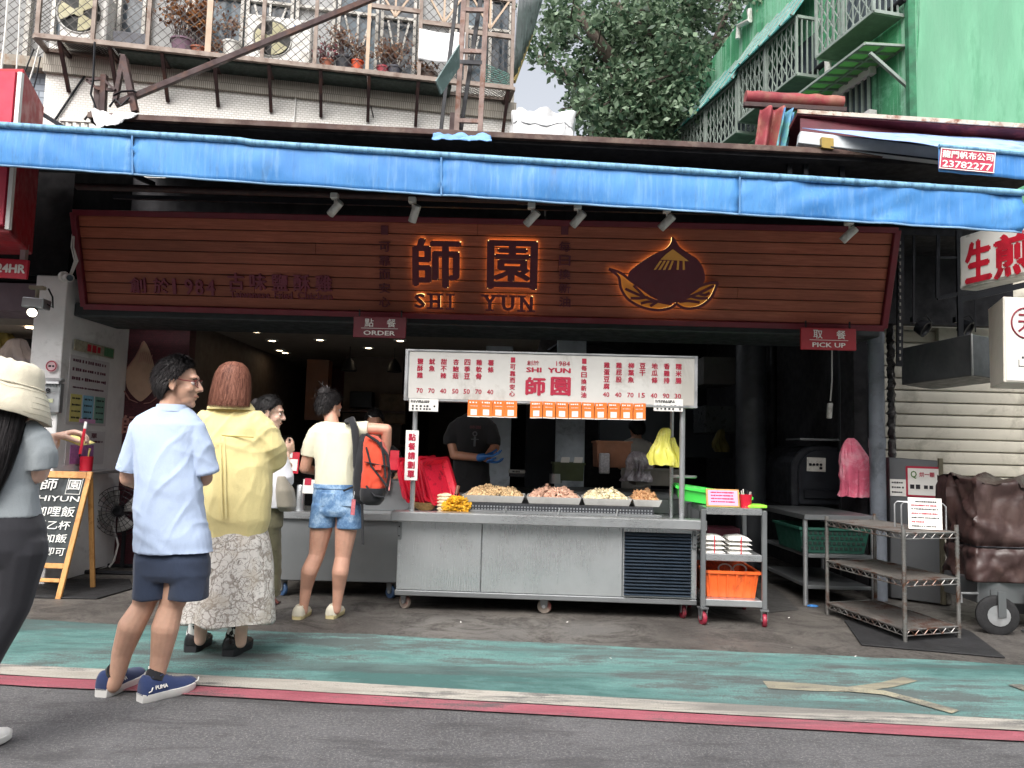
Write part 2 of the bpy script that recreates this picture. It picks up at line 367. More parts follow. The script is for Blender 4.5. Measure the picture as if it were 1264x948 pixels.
WHITEP = mat('white_paint', 'dcdad4', .5, var=.04, stain=('a59f94', .35, 2.5), bump=.05); PLAST = mat('white_plastic', 'd8d7d2', .4, var=.04, stain=('aaa59b', .2, 4)); PILLAR = mat('pillar_paint', 'e8e6e5', .65, var=.04, stain=('c5c1bf', .0, 1.7), bump=.12, bscale=30)
BOARD = mat('menu_board', 'cfcdc8', .5, var=.03, stain=('b1ada5', .25, 1.5)); ALU = mat('aluminium', 'b5b7b9', .4, .7, var=.08); PAPER = mat('paper', 'e6e4df', .8, var=.03); INK = mat('ink', '2b2a2e', .8, var=.05)
PINKP = mat('pink_paper', 'e6a8d2', .8, var=.05); YELP = mat('yellow_paper', 'd8cc7c', .8, var=.04); ORANGEC = mat('orange_card', 'e8772a', .6, var=.06); PINKPL = mat('pink_plastic', 'ec6f8c', .35, var=.1, stain=('f7a6b7', .5, 6), bump=.1, bscale=20)
BROWNM = mat('brown_steel', '3c2a2a', .6, .2, var=.2, stain=('54382e', .3, 6), bump=.1); FASC = mat('fascia_brown', '4a3530', .7, var=.2, stain=('6b5a50', .4, 3), bump=.1); CAGE = mat('cage_paint', '84776e', .6, .2, var=.1, stain=('68554a', .3, 7))
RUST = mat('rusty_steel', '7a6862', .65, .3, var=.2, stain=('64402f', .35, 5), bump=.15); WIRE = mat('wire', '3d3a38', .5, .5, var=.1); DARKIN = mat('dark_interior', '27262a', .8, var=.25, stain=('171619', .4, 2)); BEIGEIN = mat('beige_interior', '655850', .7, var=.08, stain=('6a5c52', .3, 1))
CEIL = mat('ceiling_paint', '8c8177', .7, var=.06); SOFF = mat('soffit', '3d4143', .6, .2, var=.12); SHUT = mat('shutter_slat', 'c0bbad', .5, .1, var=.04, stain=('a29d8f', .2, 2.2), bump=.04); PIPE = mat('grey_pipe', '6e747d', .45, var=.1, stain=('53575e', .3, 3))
PLGREEN = mat('green_plastic', '3fd04a', .4, var=.06); PLDKGRN = mat('dark_green_plastic', '1f4c40', .45, var=.1); PLORANGE = mat('orange_plastic', 'e8652a', .45, var=.06, stain=('a84a22', .25, 6)); PLRED = mat('red_plastic', 'c41e34', .4, var=.08)
TARP = mat('brown_tarp', '3b2927', .5, var=.12, stain=('4d3b37', .3, 3), bump=.15, bscale=14); WTARP = mat('white_tarp', 'd9dadb', .5, var=.05, stain=('b0b2b4', .35, 3), bump=.2, bscale=9); PINEW = mat('pine_frame', 'c8955a', .55, var=.1, scale=3, stretch=(1, 1, 1), stain=('a8733c', .3, 9))
CHALK = mat('chalkboard', '2c3133', .75, var=.12, stain=('444a4c', .4, 3)); CHALKW = mat('chalk', 'e3e3df', .9, var=.1); WINF = mat('window_frame', 'c9c6bf', .5, var=.06, stain=('8d877d', .35, 5)); GLASS = m_glass('window_glass', '5d6a73', .0); DARKGL = mat('dark_glass', '39424a', .12, var=.2, spec=.8)
GRCORR = mat('green_sheet', '3f7f78', .4, var=.15, stain=('9fc4bd', .3, 4)); CORR = mat('grey_corrugated', '8d8f90', .5, .3, var=.12, stain=('5f5f5f', .4, 3)); BLUECL = mat('blue_cloth', '6f9cd0', .7, var=.12, bump=.2, bscale=12)
CONC = mat('concrete', '86827b', .85, var=.15, stain=('5e5a54', .45, 4), bump=.3, bscale=40); LAMPM = mat('warm_lamp', 'ffe6c0', .5, emit=7.); GLOW = mat('amber_led', 'ffdc8c', .5, emit=1.25); WARMLAMP = mat('spot_lens', 'fff2dd', .5, emit=5.)
SKIN = m_skin('skin', 'c99f88'); SKINP = m_skin('skin_pale', 'deb8a4'); HAIRB = m_hair('hair_black', '0c0b0c', '332f30'); HAIRBR = m_hair('hair_brown', '4f2c22', '8f604f')
LEAF = m_leaf('tree_leaf', '2b4631', '7f9578'); DRY = m_leaf('dry_leaf', '6a4030', 'a88a70', .15); BARK = mat('bark', '4c433b', .9, var=.25, bump=.6, bscale=14, stretch=(2, 2, .5))
# ---------------------------------------------------------------- ground
def strip(name, pts, z, m, **k):
    return MB().add([V((p[0], p[1], z)) for p in pts], [list(range(len(pts)))]).build(name, m, at=(0, 0, 0), kind='structure')
strip('road', [(-200, -200), (200, -200), (200, 200), (-200, 200)], 0, ASPH)
def edge(a, b):
    p, q = G(*a), G(*b); d = (q - p) / (q.x - p.x); return (lambda X: p + d * (X - p.x))
E0, E1, E2, E3 = edge((0, 765), (1264, 822)), edge((0, 822), (1264, 892)), edge((0, 835), (1264, 905.6)), edge((0, 846.5), (1264, 917.6))
XS = [-22, -12, -8, -5, -3.5, -2, -1, 0, 1, 2, 3.5, 5, 8, 12, 22]
def ribbon(name, ea, eb, z, m, wob=.012, rise=None):
    up = [ea(x) + V((0, (noise.noise((x * 1.7, 3, z)) * wob), 0)) for x in np.linspace(-22, 22, 180)]; dn = [eb(x) + V((0, noise.noise((x * 1.9, 7, z)) * wob, 0)) for x in np.linspace(-22, 22, 180)]
    b = MB().loft([[V((p.x, p.y, z)) for p in dn], [V((p.x, p.y, z)) for p in up]], cap=False, closed=False)
    return b.build(name, m, at=(0, 0, 0), kind='structure')
ribbon('pavement', lambda x: V((x, 60, 0)), lambda x: E0(x) + V((0, -.02, 0)), .004, FORE)
ribbon('green_lane', E0, E1, .009, LANE, .05); ribbon('white_line', E1, E2, .013, WLINE); ribbon('red_line', E2, E3, .009, RLINE)
b = MB()
for pts, wd in (([(945, 845), (1000, 848), (1050, 851), (1095, 845), (1124, 838)], .085), ([(1040, 850.5), (1090, 855), (1140, 868), (1180, 879)], .085), ([(1252, 845), (1300, 862)], .09)):
    pp = [G(*p, z=.013) for p in pts]; L, Rr = [], []
    for i, p in enumerate(pp):
        d = (pp[min(i + 1, len(pp) - 1)] - pp[max(0, i - 1)]).normalized(); nrm = V((-d.y, d.x, 0)); h = wd / 2 * (1.6 if i < 2 and len(pts) == 5 else 1); L.append(p + nrm * h); Rr.append(p - nrm * h)
    b.loft([Rr, L], cap=False, closed=False)
    for q in L + Rr: pass
    b.M = Matrix.Translation((0, 0, .002))
b.build('lane_marking', m_paint('marking_cream', '8d8874', 'aca68f', .66, (.8, 1.2, 1)), at=(0, 0, 0), kind='structure')
# ---------------------------------------------------------------- shop building
SB = thing('shop_building', 'ground floor fried chicken shop with dark open front under a brown flat roof', 'building', (0, 7.6, 0))
def part(mb, name, m, **k): return mb.build(name, m, SB, **k)
XL = -3.9
part(MB().box((-4.17, 6.62, .004), (XL, 8.0, 2.66)), 'pillar', PILLAR, bevel=.006)
part(MB().box((-4.42, 6.6, 2.66), (XL + .01, 8.0, 3.9)), 'painted_pier', BLACK)
MOS = brickmat('mosaic', '57202c', '441722', '38131c', .03, .018, .002, .3, '2e1018', .3)
MOW = mat('mosaic_tan', 'b3927c', .6, var=.1); MOP = mat('mosaic_mauve', 'a8746c', .6, var=.1)
mw = part(MB().box((XL, 7.75, .004), (-3.28, 7.9, 2.5)), 'mosaic_wall', MOS)
part(MB().box((-3.4, 7.9, .004), (-3.28, 13, 2.5)), 'side_wall', BEIGEIN)
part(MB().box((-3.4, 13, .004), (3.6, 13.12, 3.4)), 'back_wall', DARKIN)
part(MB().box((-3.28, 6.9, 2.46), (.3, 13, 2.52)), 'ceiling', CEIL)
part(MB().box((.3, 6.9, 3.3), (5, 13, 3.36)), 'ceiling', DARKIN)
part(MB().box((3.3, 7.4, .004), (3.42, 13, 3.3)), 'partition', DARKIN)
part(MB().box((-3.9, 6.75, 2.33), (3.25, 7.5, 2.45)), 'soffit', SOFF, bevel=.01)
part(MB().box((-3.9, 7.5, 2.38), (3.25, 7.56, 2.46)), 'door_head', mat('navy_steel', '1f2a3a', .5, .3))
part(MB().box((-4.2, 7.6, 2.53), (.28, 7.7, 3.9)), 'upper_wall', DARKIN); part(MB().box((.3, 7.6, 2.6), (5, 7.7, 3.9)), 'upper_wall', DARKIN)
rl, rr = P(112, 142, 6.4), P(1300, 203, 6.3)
part(MB().hexa([V((rl.x, rl.y, rl.z - .06)), V((rr.x, rr.y, rr.z - .06)), V((rr.x, 9.4, rr.z)), V((rl.x, 9.4, rl.z)), rl, rr, V((rr.x, 9.4, rr.z + .08)), V((rl.x, 9.4, rl.z + .08))]), 'roof', DARKIN)  # near-black roof colour stands in for the shade below the fascia
f0, f1 = rl + V((0, -.03, 0)), rr + V((0, -.03, 0)); part(MB().bar(f0 + V((0, 0, -.02)), f1 + V((0, 0, .0)), .05, .05), 'fascia', FASC, bevel=.004)
for x in (975, 995, 1040): q = P(x, 198, 6.45); part(MB().box((q.x - .02, q.y, q.z - .2), (q.x + .02, q.y + .04, q.z + .02)), 'roof_bracket', DKMET)
# clutter of dark roof trusses and lit downlights
for i, (px, py) in enumerate(((316, 409), (336, 420), (395, 419), (455, 429), (494, 420), (345, 432), (352, 435), (655, 425))):
    o, n = (V((0, 0, 2.455)), V((0, 0, 1))) if px < 600 else (V((0, 0, 3.2)), V((0, 0, 1))); q = ON(px, py, o, n)
    if q.y > 12.9: q = V((q.x * 12.5 / q.y, 12.5, q.z))
    dl = part(MB().lathe([(.075, 0), (.075, -.012), (.045, -.014), (.04, 0)], q + V((0, 0, .004)), 16), 'downlight', PLAST, smooth=40)
    MB().lathe([(.0, -.004), (.038, -.004), (.038, 0)], q + V((0, 0, -.004)), 14).build('lamp', LAMPM, dl)
# maroon band over the far doorway, wood panel, dim door frames
part(MB().box((-2.9, 11.6, 1.95), (-.6, 11.7, 2.4)), 'beam', mat('wine_fabric', '4a1520', .8, var=.15))
part(MB().box((-2.55, 9.5, 1.55), (-2.28, 9.7, 2.3)), 'wood_panel', mat('amber_wood', '5f3519', .5, var=.2, scale=3))
part(MB().box((-2.3, 10.5, .004), (-1.5, 10.6, 2.46)), 'inner_wall', BEIGEIN); part(MB().box((-1.3, 12.2, .004), (-.2, 12.3, 2.2)), 'doorway_panel', mat('dim_panel', '4a423c', .7))
q = P(927, 520, 8.6); part(MB().cyl((q.x, 8.6, .004), (q.x, 8.6, 3.3), .165, 24), 'round_column', mat('column_paint', '3a3d42', .5, var=.12, stain=('26282c', .3, 2)), smooth=40)
q = P(1055, 520, 7.7); part(MB().box((q.x - .14, 7.7, .004), (q.x + .12, 7.76, 2.6)), 'steel_door', m_steel('door_steel', '6f7376', .35, True), bevel=.004)
part(MB().box((q.x + .13, 7.66, .004), (q.x + .17, 7.74, 2.6)), 'door_jamb', DKMET)
# ducts and flues deep in the kitchen
for px, rr_, m_ in ((968, .07, ALU), (985, .06, DKMET), (1003, .1, DKMET), (955, .05, DKMET)):
    q = P(px, 500, 9.6); part(MB().cyl((q.x, 9.6, 1.0), (q.x, 9.6, 3.3), rr_, 14), 'flue_pipe', m_, smooth=40)
tr = MB()
for i in range(16):
    x = random.uniform(.4, 3.2); y = random.uniform(8, 11); z = random.uniform(2.55, 3.1); tr.bar((x, y, z), (x + random.uniform(-1, 1), y + random.uniform(-.3, .3), z + random.uniform(-.15, .15)), .035)
part(tr, 'roof_truss', DKMET, kind='stuff')
for (a, bb) in (((600, 430), (628, 640)), ((688, 500), (720, 640))): 
    p0, p1 = P(a[0], 440, 9.0), P(bb[0], 640, 9.0); part(MB().box((p0.x, 9, .5), (p1.x, 9.06, 2.6)), 'kitchen_wall_panel', mat('kitchen_grey', 'aab3bb', .4, var=.12, stain=('7b838a', .3, 2)), bevel=.004)
p0, p1 = P(650, 500, 10), P(690, 640, 10); part(MB().box((p0.x, 10, .3), (p1.x, 10.2, 2.4)), 'cabinet_panel', mat('dark_cabinet', '1d222b', .4, .2))
p0, p1 = P(740, 500, 11), P(905, 545, 11); part(MB().box((p0.x, 11, 1.2), (p1.x, 11.1, 1.9)), 'kitchen_hood', m_steel('hood_steel', '5d6268', .4), bevel=.01)
p0, p1 = P(868, 440, 9.6), P(908, 475, 9.6); part(MB().box((p0.x, 9.6, p1.z), (p1.x, 10.2, p0.z)), 'wall_cabinet', mat('cab_grey', '6a6a66', .5, var=.1), bevel=.008)
p0, p1 = P(870, 500, 9.6), P(908, 535, 9.6); part(MB().box((p0.x, 9.6, p1.z), (p1.x, 10.2, p0.z)), 'wall_cabinet', mat('cab_grey2', '565a5b', .35, .5, var=.2), bevel=.008)
# peach emblem and characters set in the mosaic
mf = frame((P(175, 500, 7.74)), (1, 0, 0), (0, -1, 0))
def mpix(px, py): q = P(px, py, 7.74) - mf[0]; return q.x, q.z
def outline(pts, fr, lift, depth, mb): o, x, u, n = fr; return mb.poly([o + x * a + u * c + n * (lift) for a, c in pts][::-1] if area(pts) < 0 else [o + x * a + u * c + n * lift for a, c in pts], n, depth)
def area(p): return sum(p[i][0] * p[(i + 1) % len(p)][1] - p[(i + 1) % len(p)][0] * p[i][1] for i in range(len(p)))
def smoothcurve(pts, k=5, closed=True):
    out = []; n = len(pts)
    for i in range(n if closed else n - 1):
        p0, p1, p2, p3 = [pts[(i + j) % n] if closed else pts[min(max(i + j, 0), n - 1)] for j in (-1, 0, 1, 2)]
        for t in np.arange(0, 1, 1 / k): out.append(tuple(.5 * ((2 * p1[c]) + (-p0[c] + p2[c]) * t + (2 * p0[c] - 5 * p1[c] + 4 * p2[c] - p3[c]) * t * t + (-p0[c] + 3 * p1[c] - 3 * p2[c] + p3[c]) * t ** 3) for c in (0, 1)))
    return out
me_ = MB(); outline([mpix(*p) for p in smoothcurve([(178, 421), (190, 450), (190, 478), (178, 493), (170, 494), (157, 478), (157, 455), (168, 440)], 4)], mf, .004, .004, me_)
em = me_.build('emblem', MOW, mw); em2 = MB()
for pts in ([(148, 447), (153, 462), (152, 480), (160, 493), (170, 497)], [(195, 490), (186, 497), (178, 498)], [(178, 421), (168, 440), (157, 455)], [(193, 452), (193, 478), (196, 486)]):
    for p, q in zip(pts, pts[1:]): em2.bar(mf[0] + V((mpix(*p)[0], -.004, mpix(*p)[1])), mf[0] + V((mpix(*q)[0], -.004, mpix(*q)[1])), .02, .006)
for i in range(7):
    x, y = mpix(174 + i * 2.4, 434 + abs(i - 2)); em2.bar(mf[0] + V((x, -.006, y)), mf[0] + V((x - .01, -.006, y - .1)), .007, .004)
em2.build('emblem', MOP, mw)
o = mpix(172, 525)
for ch, dx_ in (('師', -.08), ('園', .14)): lm = MB(); vwrite(lm, ch, mf, o[0] + dx_, o[1], .2, .2, .05); lm.build('character', MOP, mw)

# ---------------------------------------------------------------- unseen building row added behind the viewer to block low sky light
ob = MB()
ob.box((-26, -9, 0), (26, -8, 3.2)); ob.box((-26, -10, 3.2), (26, -8.4, 7.5))
OB = ob.build('sky_block_wall', mat('sky_block_render', 'c8c3ba', .8, var=.1, stain=('6a665f', .4, .6)), at=(0, -8, 0), kind='structure')

# dim shelves and hanging things inside the seating area
for i, (x, y, z, w_, h_) in enumerate(((-2.2, 10.2, 1.3, .5, .28), (-1.75, 10.2, 1.55, .35, .4), (-2.15, 10.2, 1.75, .3, .22), (-.9, 11.4, 1.2, .6, .5), (-.35, 11.4, 1.5, .3, .35), (-2.9, 9.2, 1.0, .3, .35))):
    part(MB().box((x, y, z), (x + w_, y + .2, z + h_)), 'wall_unit', [DARKIN, mat('dim_ochre', '4f4030', .7, var=.3, scale=9), DKMET][i % 3], bevel=.01)
for z in (1.28, 1.72): part(MB().box((-2.4, 10.15, z - .03), (-1.4, 10.45, z)), 'dim_shelf', BROWNM)
part(MB().box((-3.2, 9.6, .006), (-1.2, 10.1, .95)), 'back_bar', DARKIN, bevel=.01)
for i in range(3):
    q = V((-2.0 + .55 * i, 9.4, 2.2)); o = part(MB().lathe([(.02, .12), (.07, .05), (.1, -.04), (.09, -.04), (.05, .04)], q, 14), 'pendant_shade', DKMET, smooth=40); MB().cyl(q + V((0, 0, .1)), q + V((0, 0, .26)), .005, 5).build('cable', DKMET, o)
# ---------------------------------------------------------------- big wooden sign
TL, TR, BR, BL = P(92, 262, 6.45), P(1107, 284, 6.2), P(1090, 405, 6.45), P(105, 378, 6.7)
sx = ((TR - TL) + (BR - BL)).normalized(); sn = (TR - TL).cross(TL - BL).normalized(); sn = -sn if sn.y > 0 else sn
su = sn.cross(sx).normalized(); su = su if su.z > 0 else -su
SGN = thing('shop_sign', 'long wooden plank shop sign with glowing dark red characters and peach emblem', 'sign', (TL + BR) / 2)
def SQ(u, v): return lerp(lerp(TL, TR, u), lerp(BL, BR, u), v)
SF = (SQ(.5, .5), sx, su, sn)
def spx(px, py):
    q = ON(px, py, SF[0], sn) - SF[0]; return q.dot(sx), q.dot(su)
NROW = 8; cuts = [0, .31, .64, 1]
for r in range(NROW):
    off = (.0, .12, -.1, .05, -.06, .16, -.14, .02)[r]
    cc = [.004, .5 + off * 2, .996]
    for a, b_ in zip(cc, cc[1:]):
        v0, v1 = .03 + .94 * r / NROW + .004, .03 + .94 * (r + 1) / NROW - .004
        q = [SQ(a + .0001, v1), SQ(b_ - .0001, v1), SQ(b_ - .0001, v0), SQ(a + .0001, v0)]
        MB().slab(q, .03).build('plank', WOOD, SGN, bevel=.003)
q = [SQ(0, 1) - sn * .024, SQ(1, 1) - sn * .024, SQ(1, 0) - sn * .024, SQ(0, 0) - sn * .024]; MB().slab(q, .12).build('backing', DKMET, SGN)
for a, c in ((TL, TR), (BL, BR), (TL, BL), (TR, BR)): MB().bar(a + sn * .01, c + sn * .01, .05, .05, up=sn).build('frame', MAROON, SGN, bevel=.004)
PLUM = mat('letter_plum', '7a2f42', .5, var=.06)
def sign_char(ch, box, bold=.06, glow=True, stand=.045, depth=.02, m=DKRED):
    (x0, y1), (x1, y0) = spx(box[0], box[1]), spx(box[2], box[3]); cx, cy, W, H = (x0 + x1) / 2, (y0 + y1) / 2, x1 - x0, y1 - y0
    b = MB(); write(b, ch, SF, cx, cy, W, H, bold, depth, stand); o = b.build('character', m, SGN)
    if glow:
        g = MB(); write(g, ch, SF, cx, cy, W * .97, H * .97, 0, .012, .012); g.build('backlight', GLOW, o)
sign_char('師', (510, 292, 570, 356)); sign_char('園', (602, 295, 663, 358))
def serif_word(word, box, mb_m=DKRED):
    (x0, y1), (x1, y0) = spx(box[0], box[1]), spx(box[2], box[3]); W = (x1 - x0); n = len(word); cw = W / n
    for i, ch in enumerate(word):
        w_ = cw * (.5 if ch == 'I' else .84); cx = x0 + cw * (i + .5); H = y1 - y0; cy = (y0 + y1) / 2; b = MB()
        write(b, ch, SF, cx, cy, w_ * (.34 if ch == 'I' else .84), H, .09, .02, .04)
        ser = {'H': [(-.4, 1), (-.4, -1), (.4, 1), (.4, -1)], 'I': [(0, 1), (0, -1)], 'Y': [(-.42, 1), (.42, 1), (0, -1)], 'U': [(-.4, 1), (.4, 1)], 'N': [(-.4, 1), (.4, -1), (-.4, -1)]}.get(ch, [])
        for sx_, sy_ in ser: plate(b, SF, cx + sx_ * w_ * .8, cy + sy_ * H * .46, .07, .016, .02, .0605)
        o = b.build('letter', mb_m, SGN); g = MB(); write(g, ch, SF, cx, cy, w_ * (.2 if ch == 'I' else .8), H * .96, 0, .012, .012); g.build('backlight', GLOW, o)
serif_word('SHI', (510, 361, 566, 381)); serif_word('YUN', (594, 363, 661, 384))
for i, ch in enumerate('創於1984'):
    x = [160, 189, 213, 228, 241, 254][i]; wd = [22, 22, 6, 12, 12, 13][i]; sign_char(ch, (x, 342 + i * .6, x + wd, 362 + i * .6), .05, False, .006, .012, PLUM)
for i, ch in enumerate('古味鹽酥雞'): sign_char(ch, (281 + i * 27, 336 + i * .7, 303 + i * 27, 358 + i * .7), .06, False, .006, .012, PLUM)
for word, xa, xb_, dy_ in (('Taiwanese', 284, 334, 0), ('Fried', 339, 362, .9), ('Chicken', 367, 411, 1.6)): (x0, y1), (x1, y0) = spx(xa, 357.5 + dy_), spx(xb_, 369.5 + dy_); b = MB(); write(b, word, SF, (x0 + x1) / 2, (y0 + y1) / 2, x1 - x0, (y1 - y0) * .8, .03, .008, .006); b.build('lettering', PLUM, SGN)
for px, txt in ((475, '可靠而安心'), (697, '每日換新油')):
    a = spx(px, 284); plate_ = MB(); plate(plate_, SF, a[0], a[1], .06, .075, .02, .02); plate_.build('seal', DKRED, SGN)
    for i, ch in enumerate(txt): sign_char(ch, (px - 7, 298 + i * 17, px + 7, 311 + i * 17), .03, False, .006, .012)
# peach emblem cut from dark red sheet, lit from behind
EX, EY = 160 / 1264, 120 / 948
def epx(x, y): return spx(740 + x * EX, 280 + y * EY)
PEACH = [(700, 95), (730, 120), (770, 190), (850, 250), (930, 300), (985, 370), (1012, 440), (1012, 520), (960, 590), (880, 650), (800, 705), (700, 735), (600, 720), (540, 690), (440, 625), (350, 560), (275, 500), (290, 430), (360, 370), (430, 320), (540, 255), (640, 210), (690, 150)]
pe = MB(); po = [epx(*p) for p in smoothcurve(PEACH, 4)]; outline(po, SF, .055, .018, pe); emb = pe.build('emblem', DKRED, SGN)
MB().add([], []); g = MB(); outline([(x * .985 + .015 * epx(650, 450)[0], y * .985 + .015 * epx(650, 450)[1]) for x, y in po], SF, .024, .012, g); g.build('backlight', GLOW, emb)
for lp_ in ([(95, 408), (180, 480), (205, 590), (300, 715), (430, 785), (560, 800), (690, 770), (560, 715), (440, 640), (330, 560), (250, 480)], [(740, 735), (850, 785), (980, 755), (1080, 670), (1135, 550), (1030, 560), (920, 600), (800, 690)]):
    g = MB(); outline([epx(*p) for p in smoothcurve(lp_, 3)], SF, .02, .01, g); g.build('backlight', mat('lit_wood_amber', 'a86e2c', .5, emit=.14), emb)  # amber leaf fill imitates wood lit by the glow
def ribbon2(pts, wd, name='leaf_vein', parent=None, lift=.055):
    pp = [epx(*p) for p in smoothcurve(pts, 5, False) + [pts[-1]]]; b = MB(); wd = wd if hasattr(wd, '__len__') else [wd] * len(pp)
    for i in range(len(pp) - 1):
        a, c = V(pp[i] + (0,)), V(pp[i + 1] + (0,)); d = (c - a).normalized(); 
        O = SF[0]; A = O + sx * a.x + su * a.y + sn * (lift - .009); C = O + sx * c.x + su * c.y + sn * (lift - .009); e = (C - A).normalized() * .004
        b.bar(A - e, C + e, lerp(wd[0], wd[-1], i / len(pp)), .018 + .0004 * (i % 3), up=sn)
    return b.build(name, DKRED, parent or SGN)
for L in ([(90, 410), (180, 480), (200, 580), (240, 660), (300, 720), (420, 780), (560, 805), (680, 785), (730, 750)], [(90, 405), (200, 445), (300, 520), (400, 590), (500, 660), (600, 710)], [(250, 600), (360, 650), (470, 690), (560, 720), (690, 745)], [(330, 570), (380, 620), (425, 670)], [(300, 690), (380, 690), (460, 680)], [(400, 740), (460, 725), (540, 720)], [(490, 765), (520, 745), (560, 720)],
          [(735, 740), (800, 780), (880, 790), (980, 765), (1080, 680), (1140, 545)], [(1140, 540), (1050, 545), (930, 590), (830, 650), (740, 715)], [(745, 720), (880, 670), (980, 630), (1100, 570)], [(830, 665), (880, 630), (930, 595)], [(880, 672), (960, 690), (1040, 690)], [(770, 725), (850, 715), (960, 730)], [(950, 640), (1010, 660), (1060, 640)]):
    o_ = ribbon2(L, .022, 'leaf_edge', emb)
    if len(L) > 5: pp_ = [epx(*p) for p in smoothcurve(L, 4, False)]; MB().tube([SF[0] + sx * a + su * c + sn * .022 for a, c in pp_], .009, 6).build('glow_strip', GLOW, emb)
for pts in ([(600, 300), (705, 215), (850, 325)], ): 
    g = MB(); outline([epx(*p) for p in [(585, 315), (640, 260), (705, 215), (780, 270), (860, 330), (720, 322)]], SF, .058, .003, g); g.build('cutout', mat('amber_cutout', '9a6c30', .5, emit=.16), emb)
g = MB()
for i, x in enumerate((540, 585, 630, 680, 740, 800)): outline([epx(*p) for p in [(x + 40 - i * 8, 325), (x + 62 - i * 9, 328), (x + 2 + (i > 3) * 20, 412), (x - 22 + (i > 3) * 22, 415)]], SF, .058, .003, g)
g.build('cutout', mat('amber_cutout', '9a6c30', .5, emit=.16), emb)
# ---------------------------------------------------------------- hanging red signs
def hang_sign(px0, py0, px1, py1, Y, top, bot, label, m=MAROON):
    a, c = P(px0, py0, Y), P(px1, py0 + .026 * (px1 - px0), Y); dn = P(px0, py1, Y); fr = ((a + c) / 2 + (dn - a) / 2, (c - a).normalized(), V((0, 0, 1)), V((0, -1, 0))); W, H = (c - a).length, abs((dn - a).z)
    fr = (fr[0], fr[1], fr[1].cross(V((0, -1, 0))) * -1, V((0, -1, 0))); fr = (fr[0], fr[1], V((-fr[1].z, 0, fr[1].x)), fr[3])
    t = thing('hanging_sign', label, 'sign', fr[0] - V((0, 0, H / 2)), 'red order and pick up signs')
    b = MB(); plate(b, fr, 0, 0, W, H, .03); b.build('panel', m, t, bevel=.004)
    l_ = MB(); write(l_, top[0], fr, -W * .2, H * .2, H * .42, H * .4, .02); write(l_, top[1], fr, W * .22, H * .2, H * .42, H * .4, .02); write(l_, bot, fr, 0, -H * .28, W * .6, H * .22, .04); plate(l_, fr, 0, -H * .06, W * .7, H * .02, .001, .003); l_.build('lettering', PAPER, t)
    for s_ in (-1, 1): MB().bar(fr[0] + fr[1] * s_ * W * .4 + V((0, .02, H * .5)), fr[0] + fr[1] * s_ * W * .4 + V((0, .02, H * .5 + .06)), .012).build('bracket', DKMET, t)
hang_sign(436, 390, 501, 416, 6.38, '點餐', 'ORDER', 'dark red ORDER sign hanging over the people queueing', MAROON)
hang_sign(989, 404, 1057, 431, 6.3, '取餐', 'PICK UP', 'brighter red PICK UP sign hanging beside the grey drainpipe', mat('sign_red', 'a02a33', .5, var=.06))
# ---------------------------------------------------------------- blue awning
AY = 5.0
AW = thing('awning', 'long bright blue canvas awning valance spanning the whole shop front', 'awning', P(632, 240, AY))
def awt(px): return P(px, 155 + px * 82 / 1264 + (2 if px > 300 else 0), AY)
def awb(px): return P(px, 205 + px * 82 / 1264 + 1.2 * math.sin(px / 1264 * 3), AY)
seams = [-120, 165, 545, 912, 1262]
for i in range(4):
    a, c = seams[i], seams[i + 1]; b = MB(); nu = 40
    def fn(u, v, a=a, c=c, px=None):
        px = lerp(a + .4, c - .4, u) if px is None else px; t, bt = awt(px), awb(px); q = lerp(bt, t, v)
        y = noise.noise((px / 60, v * 1.2, 1)) * .015 * (1.2 - v) + noise.noise((px / 40 + v * 1.5, v * 1.2, 5)) * .007 + (.02 * noise.noise((px / 30 - v * 2.2, v * 1.5, 9)) if px > 930 else 0) + math.sin(v * 3) * -.012
        near = min(abs(px - a), abs(px - c)); y += .012 * math.exp(-near / 9) * noise.noise((px / 3, v * 9, 2)) * 2
        return q + V((0, y, 0))
    b.grid(fn, nu, 8); b.build('valance', CANVAS, AW, smooth=60, solid=.004)
    h = MB(); top = [awt(px) + V((0, -.012, .0)) for px in np.linspace(a, c, 24)]; h.tube(top, [.022 + .003 * noise.noise((i, k * .7, 3)) for k in range(24)], 10); h.build('top_roll', m_canvas_top if False else mat('faded_canvas', '6f9dbb', .6, var=.15, scale=9, stretch=(3, 3, .4), stain=('4a7390', .4, 8)), AW, smooth=60)
    e = MB(); e.tube([fn(0, 0, px=px) + V((0, -.004, .003)) for px in np.linspace(a, c, 40)], .007, 6); e.build('hem', mat('hem_canvas', '6f93b3', .7, var=.15), AW, smooth=60)
for px in seams[1:4]: MB().bar(awb(px) + V((0, -.016, 0)), awt(px) + V((0, -.022, 0)), .012, .004, up=(0, 1, 0)).build('seam', mat('seam_canvas', '4f80b0', .6, var=.1), AW)
a, c = awt(-120), awt(1262); bk0, bk1 = V((a.x, 6.5, 3.55)), V((c.x, 6.5, 3.5))
MB().slab([a + V((0, .02, 0)), c + V((0, .02, 0)), bk1, bk0], .01).build('canopy', mat('light_block_sheet', '25292e', .8, var=.2), AW)  # hidden sheet added to keep sky light out of the gap above
for px in (60, 300, 560, 820, 1080): p = awt(px) + V((0, .03, -.04)); MB().bar(p, V((p.x, 6.5, 3.46)), .035).build('awning_arm', DKMET, AW)
p0, p1 = P(95, 230, 6.0), P(1090, 262, 5.85); MB().cyl(p0, p1, .028, 10).build('rail', BROWNM, AW, smooth=40)
p0, p1 = P(140, 243, 5.75), P(1090, 268, 5.6); MB().bar(p0, p1, .03).build('track', DKMET, AW)
